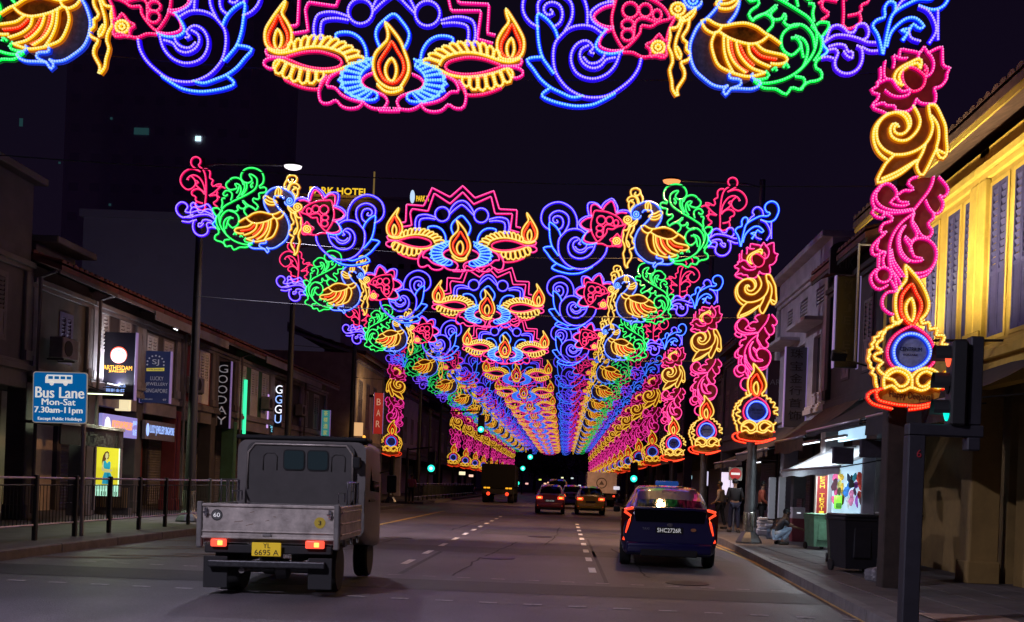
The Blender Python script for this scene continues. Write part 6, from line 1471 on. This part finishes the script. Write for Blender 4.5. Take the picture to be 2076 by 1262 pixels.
for s_ in (-1, 1):
    o = zig(s_).build('tail_lamp', lamp_red, t, smooth=True)
    m = zig(s_); m2 = MB(); P = [(0.655, 1.055), (0.80, 1.02), (0.80, 0.985), (0.69, 0.915), (0.705, 0.84), (0.76, 0.66), (0.80, 0.48)]
    m2.tube([(s_*x, -0.035+max(0, (x-0.60))*0.35-0.016, z) for x, z in P], 0.009, 6); m2.build('lamp_core', mat('tail_lamp_orange', (0.6, 0.2, 0.1), 0.3, emit=(1.0, 0.20, 0.06), estr=2.2), o, smooth=True)
    m = MB(); m.rbox(s_*0.88, s_*1.02, 2.95, 3.07, 0.90, 1.02, 0.03, 2); m.build('wing_mirror', under, t, smooth='angle')
    m = MB(); m.add([(s_*0.63, -0.03, 1.06), (s_*0.86, 0.05, 1.03), (s_*0.845, 0.05, 0.46), (s_*0.78, 0.02, 0.45), (s_*0.66, -0.03, 0.86)], [(0,1,2,3,4)]); m.build('lamp_housing', lamp_off, t)
m = MB(); m.rbox(-0.22, 0.22, 1.55, 1.72, 1.475, 1.565, 0.025, 2); m.build('roof_sign', mat('taxi_roof_sign', (0.02, 0.05, 0.2), 0.3, emit=(0.01, 0.05, 0.22), estr=0.8), t, smooth='angle')
m = MB(); m.prism([(a, 0.775+b) for a, b in disc(0, 0, 0.05, 0.032, 16)], -0.034, -0.025); m.build('badge', chrome, t)
text('TAXI', mat('taxi_print', (0.25, 0.25, 0.3), 0.4), t, (-0.42, -0.034, 0.70), w=0.12, h=0.04)
m = MB(); m.prism([(0.42+a, 0.70+b) for a, b in disc(0, 0, 0.05, 0.03, 14)], -0.034, -0.026); m.build('sticker', mat('orange_sticker', (0.5, 0.2, 0.08), 0.5), t)

# --- other cars
def small_car(name, label, X, Y, pm, num, rz=0, W=1.76, H=1.45, lamps='wide'):
    k = W/1.76; q = H/1.47
    st2 = [(0.0, 0.32*q, 0.86*q, 0.96*q, 0.70*k, 0.78*k, 0.66*k), (0.10, 0.24*q, 0.90*q, 0.99*q, 0.78*k, 0.85*k, 0.70*k), (0.45, 0.22*q, 0.93*q, 1.04*q, 0.80*k, 0.87*k, 0.70*k), (1.05, 0.22*q, 0.94*q, 1.38*q, 0.81*k, 0.88*k, 0.60*k), (1.9, 0.2*q, 0.94*q, 1.47*q, 0.82*k, 0.88*k, 0.59*k),
           (2.7, 0.2*q, 0.94*q, 1.43*q, 0.82*k, 0.88*k, 0.58*k), (3.4, 0.2*q, 0.92*q, 1.0*q, 0.82*k, 0.87*k, 0.62*k), (4.2, 0.22*q, 0.80*q, 0.84*q, 0.80*k, 0.84*k, 0.62*k), (4.5, 0.3*q, 0.6*q, 0.64*q, 0.62*k, 0.68*k, 0.5*k)]
    t = loft_car(name, label, 'taxi' if 'taxi' in name else 'car', (X, Y, 0), rz, st2, pm, 3, 6)
    for s_ in (-1, 1):
        for y in (0.8, 3.5): wheel(t, s_*0.76*k, y, 0.32)
        m = MB(); m.rbox(s_*0.44*k, s_*0.80*k, -0.03, 0.12, 0.74*q, 0.89*q, 0.03, 2); o = m.build('tail_lamp', lamp_red, t, smooth='angle')
        m = MB(); m.rbox(s_*0.52*k, s_*0.72*k, -0.05, -0.028, 0.785*q, 0.85*q, 0.01, 1); m.build('lamp_core', lamp_hot, o)
        m = MB(); m.rbox(s_*0.58*k, s_*0.72*k, -0.05, 0.02, 0.40*q, 0.45*q, 0.01, 1); m.build('reflector', lamp_red, t)
        m = MB(); m.rbox(s_*0.88*k, s_*1.02*k, 2.95, 3.07, 0.92*q, 1.04*q, 0.03, 2); m.build('wing_mirror', under, t)
    m = MB(); m.rbox(-0.72*k, 0.72*k, -0.06, 0.15, 0.34*q, 0.56*q, 0.04, 2); m.build('rear_bumper', pm, t, smooth='angle'); m = MB(); m.rbox(-0.6*k, 0.6*k, -0.05, 0.1, 0.22*q, 0.335*q, 0.02, 1); m.build('bumper_valance', under, t)
    m = MB(); m.rbox(-0.24, 0.24, -0.045, -0.01, 0.62*q, 0.72*q, 0.008, 1); m.build('plate', plate_black, t)
    if num: text(num, plate_white, t, (0, -0.047, 0.67*q), w=0.4, h=0.07)
    return t
red_paint = mat('red_car_paint', (0.22, 0.006, 0.03), 0.3, 0.1, coat=1.0); yel_paint = mat('yellow_taxi_paint', (0.50, 0.33, 0.008), 0.3, 0.0, coat=1.0); slv_paint = mat('blue_silver_paint', (0.06, 0.06, 0.22), 0.3, 0.2, coat=1.0); blk_paint = mat('black_car_paint', (0.01, 0.01, 0.015), 0.3, 0.1, coat=1.0)
small_car('red_car', 'dark red saloon car with orange brake lamps in the middle lane', -0.66, 47.5, red_paint, 'SGX 5184', W=1.45, H=1.42)
small_car('blue_car', 'small blue-silver car between the red car and yellow taxi', 0.52, 61, slv_paint, None, W=1.55)
small_car('taxi', 'yellow taxi behind the white box truck', 1.33, 48.5, yel_paint, None, W=1.50, H=1.42)
small_car('black_car', 'dark people carrier far ahead of the red car', -0.5, 72, blk_paint, None, W=1.75, H=1.85)

# --- flatbed truck
silver = mat('truck_silver_paint', (0.48, 0.43, 0.39), 0.38, 0.3, noise=0.55, nscale=4, bump=0.12, bscale=15); cab_paint = mat('truck_cab_paint', (0.17, 0.155, 0.15), 0.4, 0.2, noise=0.2, nscale=3); dirty = mat('truck_dirty_grey', (0.16, 0.15, 0.145), 0.6, 0.2, noise=0.4, nscale=5)
t = thing('flatbed_truck', 'small silver flatbed truck with yellow plate and two round stickers, nearest vehicle on the left', 'truck', (-3.36, 11.3, 0.0), R(2)); t.rotation_euler = (0, R(-0.7), R(2)); t.scale = (0.975, 0.975, 0.975)
HW = 0.80
m = MB(); m.rbox(-HW, HW, 0.0, 0.035, 0.665, 1.08, 0.008, 1); tg = m.build('tailgate', silver, t)
for (a, c, e, f) in ((-HW+0.02, HW-0.02, 1.045, 1.075), (-HW+0.02, HW-0.02, 0.745, 0.765), (-HW+0.02, HW-0.02, 0.672, 0.70)):
    m = MB(); m.rbox(a, c, -0.016, -0.0005, e, f, 0.006, 1); m.build('rib', silver, tg)
for x_ in (-0.72, 0.72):
    m = MB(); m.rbox(x_-0.02, x_+0.02, -0.03, -0.017, 0.93, 1.03, 0.006, 1); m.rbox(x_-0.035, x_+0.035, -0.036, -0.031, 0.965, 0.985, 0.003, 1); m.build('latch', chrome, tg)
m = MB(); m.rbox(-0.06, 0.04, -0.02, -0.001, 0.70, 0.735, 0.006, 1); m.build('centre_hinge', dirty, tg)
rs = random.Random(9)
for q in range(9):
    x_, z_ = rs.uniform(-0.5, 0.5), rs.uniform(0.8, 1.02); L_ = rs.uniform(0.03, 0.14); a_ = rs.uniform(-0.3, 0.3)
    m = MB(); m.quad((x_, -0.0012, z_), (x_+L_, -0.0012, z_+L_*a_), (x_+L_, -0.0012, z_+L_*a_+0.006), (x_, -0.0012, z_+0.005)); m.build('scratch', mat('bare_scratch', (0.5, 0.45, 0.42), 0.3, 0.6) if q % 2 else mat('rust_scratch', (0.12, 0.05, 0.02), 0.8), tg)
for s_ in (-1, 1):
    m = MB(); m.rbox(s_*(HW-0.035), s_*(HW+0.03), -0.025, 0.05, 0.56, 1.10, 0.012, 1); m.build('corner_post', dirty, t)
    m = MB(); m.rbox(s_*(HW+0.0), s_*(HW+0.032), 0.055, 1.50, 0.67, 1.07, 0.008, 1); g = m.build('side_gate', silver, t)
    for z in (0.73, 0.86, 1.0):
        m = MB(); m.rbox(s_*(HW+0.033), s_*(HW+0.045), 0.1, 1.46, z-0.012, z+0.012, 0.004, 1); m.build('rib', silver, g)
    for y in (0.3, 0.75, 1.2):
        m = MB(); m.rbox(s_*(HW+0.02), s_*(HW+0.05), y, y+0.05, 0.58, 0.668, 0.006, 1); m.build('hinge', dirty, g)
    m = MB(); P = [(s_*0.78, 0.72, 1.08), (s_*0.78, 0.72, 1.36), (s_*0.78, 1.46, 1.36), (s_*0.78, 1.46, 1.08)]; m.tube(P, 0.014, 6); m.build('stake_rail', chrome, t)
    for y in (0.95, 1.2):
        m = MB(); m.tube([(s_*0.78, y, 1.08), (s_*0.78, y, 1.35)], 0.010, 6); m.build('stake', chrome, t)
    m = MB(); m.tube([(s_*0.66, 0.78, 1.1), (s_*0.66, 0.78, 1.22), (s_*0.66, 1.2, 1.22), (s_*0.66, 1.2, 1.1)], 0.010, 6); m.build('hook_rail', chrome, t)
    m = MB(); m.rbox(s_*0.44+0.0 if s_ > 0 else -0.66, s_*0.66 if s_ > 0 else -0.48, -0.03, 0.02, 0.575, 0.665, 0.015, 2)
    o = m.build('tail_lamp', mat('truck_lamp_red', (0.5, 0.03, 0.01), 0.3, emit=(1.0, 0.09, 0.05), estr=1.3), t, smooth='angle')
    cxl = s_*0.55 if s_ > 0 else -0.57
    m = MB(); m.rbox(cxl-0.005, cxl+0.055, -0.045, -0.031, 0.592, 0.648, 0.006, 1); m.build('lamp_core', lamp_hot, o)
    for y in (0.62,): 
        wheel(t, s_*0.58, y, 0.30, 0.30)
    wheel(t, s_*0.66, 2.75, 0.31, 0.2)
    m = MB(); m.rbox(s_*0.47, s_*0.75, 0.02, 0.04, 0.09, 0.46, 0.006, 1); m.build('mudflap', under, t)
m = MB(); m.box(-HW+0.04, HW-0.04, 0.04, 1.5, 0.62, 0.663); m.build('bed_floor', dirty, t)
m = MB(); m.rbox(-0.74, 0.74, 0.02, 0.10, 0.50, 0.60, 0.01, 1); m.build('light_bar', under, t)
for s_ in (-1, 1): m = MB(); m.rbox(s_*0.25, s_*0.36, 0.12, 3.1, 0.40, 0.56, 0.01, 1); m.build('chassis_rail', under, t)
m = MB(); m.rbox(-0.68, 0.68, -0.06, 0.02, 0.34, 0.42, 0.015, 2); m.build('rear_bumper', mat('bumper_dark_steel', (0.045, 0.045, 0.05), 0.5, 0.6, noise=0.5, nscale=30), t)
m = MB(); m.tube([(-0.55, 0.55, 0.28), (0.55, 0.55, 0.28)], 0.05, 10); m.lathe([(0.05, -0.1), (0.13, -0.06), (0.13, 0.06), (0.05, 0.1)], 0.05, 0.55, 0.28, 12, 'X'); m.build('axle', mat('axle_grey', (0.08, 0.08, 0.085), 0.6, 0.3), t)
m = MB(); m.tube([(-0.3, -0.0, 0.30), (-0.3, 0.8, 0.32)], 0.035, 8); m.build('exhaust', dirty, t)
m = MB(); m.rbox(-0.175, 0.165, -0.045, -0.032, 0.475, 0.635, 0.006, 1); m.build('plate', plate_yellow, t)
text('YL', black_txt, t, (0.0, -0.046, 0.60), w=0.085, h=0.055); text('6695 A', black_txt, t, (0.0, -0.046, 0.52), w=0.28, h=0.065)
m = MB(); m.prism([(-0.60+a, 0.945+b) for a, b in disc(0, 0, 0.066)], -0.004, -0.0003); m.build('speed_sticker', mat('sticker_black', (0.015, 0.015, 0.015), 0.5), t); text('60', plate_white, t, (-0.60, -0.005, 0.945), w=0.075, h=0.05)
m = MB(); m.prism([(-0.60+a, 0.945+b) for a, b in disc(0, 0, 0.057)], -0.0062, -0.0042); m.build('sticker_ring', mat('sticker_grey', (0.08, 0.08, 0.08), 0.5), t)
m = MB(); m.prism([(0.60+a, 0.88+b) for a, b in disc(0, 0, 0.066)], -0.004, -0.0003); m.build('capacity_sticker', mat('sticker_yellow', (0.45, 0.33, 0.03), 0.5), t); text('3', black_txt, t, (0.60, -0.005, 0.88), w=0.035, h=0.05)
# cab
Yc = 1.62
m = MB()
def rr_section(w, z0, z1, r):
    return [(a, (z0+z1)/2+b) for a, b in rrect(2*w, z1-z0, r, 6)]
secs = [(Yc, 0.85, 0.62, 1.90, 0.13), (Yc+0.5, 0.865, 0.5, 1.925, 0.13), (Yc+1.1, 0.865, 0.45, 1.90, 0.12), (Yc+1.45, 0.84, 0.42, 1.55, 0.10), (Yc+1.65, 0.80, 0.42, 1.15, 0.10)]
nseg = 28
for y, w_, z0, z1, r_ in secs: m.v += [(a, y, b) for a, b in rr_section(w_, z0, z1, r_)]
for i in range(len(secs)-1):
    for j in range(nseg): m.f.append((i*nseg+j, i*nseg+(j+1) % nseg, (i+1)*nseg+(j+1) % nseg, (i+1)*nseg+j)); m.m.append(0)
m.f.append(tuple(range(nseg))[::-1]); m.m.append(0); m.f.append(tuple((len(secs)-1)*nseg+j for j in range(nseg))); m.m.append(0)
m.build('cab', cab_paint, t, smooth='angle', fix=True)
m = MB(); m.rbox(-0.88, 0.86, Yc-0.03, Yc+0.5, 1.905, 1.965, 0.03, 3); m.build('roof_edge', under, t, smooth='angle')
# back wall panel with two windows
BW = MB(); P = [(a, 1.46+b) for a, b in rrect(1.42, 0.82, 0.12, 6)]
BW.prism(P, Yc-0.075, Yc-0.004); bw = BW.build('back_wall', mat('truck_back_wall', (0.065, 0.06, 0.06), 0.55, 0.1, noise=0.2, nscale=4), t)
m = MB(); m.tube([(-0.69, Yc-0.085, 1.25), (-0.69, Yc-0.085, 1.73), (-0.60, Yc-0.085, 1.845), (0.60, Yc-0.085, 1.845), (0.69, Yc-0.085, 1.73), (0.69, Yc-0.085, 1.25)], 0.014, 8); m.build('rain_gutter', silver, bw, smooth=True)
pane_lit = mat('truck_rear_glass', (0.015, 0.02, 0.024), 0.05, emit=(0.006, 0.011, 0.014), estr=1.0)
for cx in (-0.085, 0.23):
    m = MB(); m.prism([(cx+a, 1.64+b) for a, b in rrect(0.285, 0.275, 0.05, 4)], Yc-0.088, Yc-0.0755); wq = m.build('window_seal', under, t)
    m = MB(); m.prism([(cx+a, 1.64+b) for a, b in rrect(0.255, 0.245, 0.045, 4)], Yc-0.093, Yc-0.0885); m.build('pane', pane_lit, wq)
for cx in (-0.40, 0.50):
    m = MB(); m.tube([(cx-0.09, Yc-0.078, 1.50), (cx-0.09, Yc-0.078, 1.68), (cx-0.05, Yc-0.078, 1.73), (cx+0.05, Yc-0.078, 1.73), (cx+0.09, Yc-0.078, 1.68), (cx+0.09, Yc-0.078, 1.50)], 0.009, 6); m.build('pressed_arch', mat('truck_back_wall'), bw, smooth=True)
m = MB(); m.rbox(-0.70, 0.70, Yc-0.14, Yc-0.09, 0.67, 1.06, 0.01, 1); m.build('headboard', dirty, t)
for s_ in (1,):
    m = MB(); m.tube([(0.84, Yc+1.2, 1.5), (1.02, Yc+1.25, 1.55), (1.02, Yc+1.25, 1.25)], 0.012, 6); m.build('mirror_arm', under, t); m = MB(); m.rbox(0.96, 1.10, Yc+1.22, Yc+1.27, 1.22, 1.48, 0.02, 2); m.build('wing_mirror', under, t)
    m = MB(); m.rbox(0.70, 0.80, Yc-0.16, Yc-0.04, 1.55, 1.70, 0.02, 2); m.build('work_lamp', under, t)
m = MB(); m.add([(0.868, Yc+0.35, 1.25), (0.868, Yc+1.15, 1.22), (0.858, Yc+1.02, 1.72), (0.858, Yc+0.38, 1.76)], [(0,1,2,3)]); m.build('side_window', car_glass, t)
m = MB(); m.rbox(0.862, 0.875, Yc+0.25, Yc+0.75, 1.10, 1.13, 0.004, 1); m.build('door_handle', under, t)

# --- dark covered lorry and white box truck
t = thing('covered_lorry', 'black silhouetted covered lorry with yellow and red tail lamps in the left lane', 'lorry', (-4.68, 69.5, 0), 0)
canvas = mat('lorry_canvas', (0.002, 0.002, 0.002), 1.0, noise=0.3)
m = MB(); P = rr_section(1.18, 1.05, 2.75, 0.22); m.prism(P, 0, 5.5); m.build('canopy', canvas, t)
m = MB(); m.rbox(-1.1, 1.1, 0.05, 6.8, 0.62, 1.045, 0.02, 1); m.build('chassis', under, t); m = MB(); m.rbox(-1.05, 1.05, 5.6, 7.4, 0.63, 2.4, 0.12, 3); m.build('cab', canvas, t)
for s_ in (-1, 1):
    for y in (0.9, 6.2): wheel(t, s_*0.90, y, 0.48, 0.42)
    for q in range(2): m = MB(); m.rbox(s_*(0.55+q*0.24), s_*(0.75+q*0.24), -0.04, 0.0, 1.00, 1.10, 0.01, 1); m.build('amber_lamp', mat('amber_lamp', (0.5, 0.3, 0.02), 0.4, emit=(1.0, 0.42, 0.02), estr=1.2), t)
    m = MB(); m.lathe([(0.13, 0), (0.13, -0.02), (0.05, -0.06), (0.01, -0.07)], s_*0.66, 0.03, 0.64, 12, 'Y'); m.build('tail_lamp', lamp_red, t, fix=True)
t = thing('box_truck', 'white box truck with faded round emblem, parked ahead on the right', 'truck', (2.66, 70, 0), 0)
box_w = mat('box_truck_white', (0.72, 0.62, 0.66), 0.6, noise=0.25, nscale=2)
m = MB(); m.rbox(-1.06, 1.06, 0, 5, 0.95, 2.45, 0.03, 1); m.build('box_body', box_w, t); m = MB(); m.rbox(-0.95, 0.95, 5.05, 6.6, 0.5, 2.1, 0.12, 3); m.build('cab', box_w, t); m = MB(); m.rbox(-0.9, 0.9, 0.1, 6.5, 0.5, 0.945, 0.02, 1); m.build('chassis', under, t)
m = MB()
for j in range(24):
    a, b_ = 2*math.pi*j/24, 2*math.pi*(j+1)/24
    m.add([(0.38*math.cos(a)-0.02, -0.006, 1.68+0.38*math.sin(a)), (0.38*math.cos(b_)-0.02, -0.006, 1.68+0.38*math.sin(b_)), (0.32*math.cos(b_)-0.02, -0.006, 1.68+0.32*math.sin(b_)), (0.32*math.cos(a)-0.02, -0.006, 1.68+0.32*math.sin(a))], [(0,1,2,3)])
m.build('emblem_ring', mat('emblem_dark', (0.04, 0.03, 0.035), 0.6), t); m = MB(); m.prism([(0.22*math.cos(R(90+k*120))-0.02, 1.66+0.2*math.sin(R(90+k*120))) for k in range(3)], -0.006, -0.001); m.build('emblem_mark', mat('emblem_mid', (0.14, 0.11, 0.12), 0.6), t)
for s_ in (-1, 1):
    for y in (0.8, 5.6): wheel(t, s_*0.8, y, 0.40, 0.3)
    m = MB(); m.rbox(s_*0.80, s_*0.95, -0.03, 0.05, 0.72, 0.84, 0.01, 1); m.build('tail_lamp', lamp_off if s_ < 0 else lamp_red, t)

# ------------------------------------------------------------------ people
skin_m = mat('skin', (0.24, 0.13, 0.08), 0.6); hair_m = mat('hair_black', (0.008, 0.007, 0.007), 0.6)
def skin_mesh(name, verts, edges, radii, mt, parent, sub=2):
    me = bpy.data.meshes.new(name); me.from_pydata(verts, edges, []); ob = bpy.data.objects.new(name, me); COL.objects.link(ob)
    sk = ob.modifiers.new('s', 'SKIN'); sk.use_smooth_shade = True; ob.modifiers.new('u', 'SUBSURF').levels = sub
    for i, r_ in enumerate(radii): me.skin_vertices[0].data[i].radius = (r_, r_) if not isinstance(r_, tuple) else r_
    me.skin_vertices[0].data[0].use_root = True
    bpy.context.view_layer.update(); dg = bpy.context.evaluated_depsgraph_get(); out = bpy.data.meshes.new_from_object(ob.evaluated_get(dg))
    COL.objects.unlink(ob); bpy.data.objects.remove(ob); out.name = name; out.materials.clear(); out.materials.append(mt)
    for p in out.polygons: p.use_smooth = True
    o = link(name, out, parent); return o
def person(label, X, Y, rz, J, shirt, trous, scale=1.0, zg=0.14, shoes=True):
    """J: dict of joints (x,y,z) metres, facing +y at rz 0"""
    t = thing('person', label, 'person', (X, Y, zg), rz); t.scale = (scale,)*3
    j = lambda k: Vector(J[k])
    V = []; E = []; Rr = []
    def v(p, r): V.append(tuple(p)); Rr.append(r); return len(V)-1
    pel = v(j('pelvis'), 0.125); ch = v(j('chest'), (0.135, 0.105)); nk = v(j('neck'), 0.05); hdb = v(j('neck').lerp(j('head'), 0.55), 0.06); hd = v(j('head'), 0.088); ht_ = v(j('head')+(j('head')-j('neck')).normalized()*0.085, 0.065)
    E += [(pel, ch), (ch, nk), (nk, hdb), (hdb, hd), (hd, ht_)]
    for s_ in 'LR':
        sh = v(j('sh'+s_), 0.055); el = v(j('el'+s_), 0.038); wr = v(j('wr'+s_), 0.026); hn = v(j('ha'+s_), (0.036, 0.018)); E += [(ch, sh), (sh, el), (el, wr), (wr, hn)]
        d = (j('ha'+s_)-j('wr'+s_)).normalized(); sdv = d.orthogonal().normalized()
        for q in range(4): f1 = v(j('ha'+s_)+d*0.035+sdv*(q-1.5)*0.017, 0.008); f2 = v(j('ha'+s_)+d*(0.085-0.006*abs(q-1.5))+sdv*(q-1.5)*0.018, 0.007); E += [(hn, f1), (f1, f2)]
        th = v(j('ha'+s_)+sdv*0.05+d*0.01, 0.009); E.append((hn, th))
        hp = v(j('hp'+s_), 0.085); kn = v(j('kn'+s_), 0.055); an = v(j('an'+s_), 0.036); ft = v(j('ft'+s_), 0.034); E += [(pel, hp), (hp, kn), (kn, an), (an, ft)]
    skin_mesh('body', V, E, Rr, skin_m, t)
    # shirt
    V = []; E = []; Rr = []
    pel = v(j('pelvis')+Vector((0, 0, 0.02)), (0.165, 0.14)); md = v(j('pelvis').lerp(j('chest'), 0.5), (0.155, 0.13)); ch = v(j('chest'), (0.165, 0.13)); nk = v(j('chest').lerp(j('neck'), 0.75), 0.07); E += [(pel, md), (md, ch), (ch, nk)]
    for s_ in 'LR':
        sh = v(j('sh'+s_), 0.075); el = v(j('sh'+s_).lerp(j('el'+s_), 0.9 if J.get('long') else 0.6), 0.06); E += [(ch, sh), (sh, el)]
        if J.get('long'): wr = v(j('el'+s_).lerp(j('wr'+s_), 0.9), 0.042); E.append((el, wr))
    skin_mesh('shirt', V, E, Rr, shirt, t)
    V = []; E = []; Rr = []
    pel = v(j('pelvis'), (0.155, 0.13))
    for s_ in 'LR':
        hp = v(j('hp'+s_), 0.10); kn = v(j('kn'+s_), 0.075); an = v(j('kn'+s_).lerp(j('an'+s_), 0.92), 0.055); E += [(pel, hp), (hp, kn), (kn, an)]
    skin_mesh('trousers', V, E, Rr, trous, t)
    bm = bmesh.new(); bmesh.ops.create_icosphere(bm, subdivisions=3, radius=0.108)
    up = (j('head')-j('neck')).normalized(); c = j('head')+up*0.035
    fw = Vector(J.get('face', (0, 1, 0))).normalized()
    for vv in list(bm.verts): vv.co = Vector((vv.co.x*0.88, vv.co.y, vv.co.z*0.95))
    bmesh.ops.delete(bm, geom=[q for q in bm.verts if q.co.dot(fw) > 0.035 and q.co.z < 0.05 or q.co.z < -0.075], context='VERTS')
    me = bpy.data.meshes.new('hair'); bm.to_mesh(me); bm.free(); me.materials.append(hair_m); 
    for p in me.polygons: p.use_smooth = True
    link('hair', me, t, c)
    m = MB(); fc = j('head')+fw*0.085; rt = fw.cross(Vector((0, 0, 1))).normalized()
    m.tube([fc+Vector((0, 0, 0.02)), fc+fw*0.022+Vector((0, 0, -0.02)), fc+Vector((0, 0, -0.03))], 0.012, 6); m.build('nose', skin_m, t, smooth=True)
    for s_ in (-1, 1):
        m = MB(); p = fc+rt*s_*0.032+Vector((0, 0, 0.02)); m.lathe([(0.001, -0.008), (0.010, -0.004), (0.010, 0.004), (0.001, 0.008)], *p, 8, 'Y'); m.build('eye', hair_m, t)
        m = MB(); p = j('head')+rt*s_*0.088; m.lathe([(0.006, -0.012), (0.022, 0), (0.006, 0.012)], *p, 8, 'X'); m.build('ear', skin_m, t)
    m = MB(); m.tube([fc+rt*-0.022+Vector((0, 0, -0.05)), fc+fw*0.004+Vector((0, 0, -0.053)), fc+rt*0.022+Vector((0, 0, -0.05))], 0.005, 5); m.build('mouth', mat('lips', (0.15, 0.05, 0.04), 0.6), t)
    if shoes:
        for s_ in 'LR':
            a = j('an'+s_); f = j('ft'+s_); d = Vector((f.x-a.x, f.y-a.y, 0)).normalized(); m = MB(); m.rbox(-0.048, 0.048, -0.08, 0.19, 0.0, 0.085, 0.03, 3)
            m.build('shoe', mat('shoe_dark', (0.03, 0.025, 0.02), 0.7), t, (a.x, a.y, max(0, a.z-0.09)), (0, 0, math.atan2(-d.x, d.y)), smooth='angle')
    return t
def standing(dx=0.0, stride=0.10, long=True):
    return dict(pelvis=(0, 0, 0.93), chest=(0, 0.01, 1.28), neck=(0, 0.02, 1.45), head=(0, 0.04, 1.60), shL=(-0.19, 0, 1.38), shR=(0.19, 0, 1.38), elL=(-0.25, -0.03, 1.10), elR=(0.25, -0.03, 1.10), wrL=(-0.22, 0.14, 0.95), wrR=(0.22, 0.16, 0.97),
                haL=(-0.20, 0.21, 0.92), haR=(0.20, 0.23, 0.95), hpL=(-0.09, 0, 0.88), hpR=(0.09, 0, 0.88), knL=(-0.10, stride, 0.50), knR=(0.11, -stride*0.3, 0.50), anL=(-0.11, stride*0.6, 0.09), anR=(0.12, -stride, 0.09), ftL=(-0.12, stride*0.6+0.14, 0.035), ftR=(0.13, -stride+0.14, 0.035), long=long)
jacket = mat('jacket_dark', (0.008, 0.007, 0.010), 0.8, noise=0.3); jeans = mat('jeans_navy', (0.012, 0.014, 0.04), 0.85, noise=0.3); jeans_l = mat('jeans_light_blue', (0.30, 0.40, 0.55), 0.85, noise=0.25, nscale=9); tee = mat('tshirt_dark', (0.018, 0.017, 0.024), 0.8, noise=0.2); tan = mat('shirt_tan', (0.30, 0.22, 0.15), 0.85); white_s = mat('shirt_white', (0.55, 0.55, 0.58), 0.85); rust = mat('vest_rust', (0.30, 0.06, 0.03), 0.8)
X, _ = at(1487, 1082, 31.0); person('man in dark jacket and navy jeans standing with his back turned, under the no-entry sign', X, 31.0, R(5), standing(), jacket, jeans, 0.98)
X, _ = at(1459, 1066, 33.5); person('person in tan shirt half hidden behind the standing man', X, 33.5, R(60), standing(stride=0.16), tan, jacket, 0.93)
X, _ = at(1542, 1070, 31.6); person('person in rust vest partly hidden behind the right lamp post', X, 31.6, R(-90), standing(stride=0.05), rust, jacket, 0.96)
X, _ = at(1277, 1040, 60); person('distant pedestrian in white shirt right of the box truck', 4.95, 60, R(20), standing(), white_s, jeans, 1.0)
X, _ = at(855, 1010, 58); person('distant pedestrian in pink top near the left side street', -8.75, 56.5, R(0), standing(), mat('shirt_pink', (0.35, 0.08, 0.12), 0.85), jacket, 1.0, zg=0.01)
sq = dict(pelvis=(0, -0.12, 0.22), chest=(0, 0.06, 0.52), neck=(0, 0.16, 0.66), head=(0, 0.22, 0.79), shL=(-0.18, 0.08, 0.60), shR=(0.18, 0.08, 0.60), elL=(-0.20, 0.36, 0.50), elR=(0.20, 0.34, 0.46), wrL=(-0.16, 0.30, 0.70), wrR=(0.18, 0.58, 0.40),
          haL=(-0.12, 0.26, 0.75), haR=(0.17, 0.66, 0.37), hpL=(-0.10, -0.08, 0.24), hpR=(0.10, -0.08, 0.24), knL=(-0.16, 0.30, 0.44), knR=(0.16, 0.30, 0.42), anL=(-0.13, 0.06, 0.09), anR=(0.13, 0.05, 0.09), ftL=(-0.14, 0.2, 0.035), ftR=(0.14, 0.19, 0.035))
person('man in dark T-shirt and light blue jeans crouching at the kerb, arm stretched out', 5.36, 24.6, R(-80), sq, tee, jeans_l, 1.0)
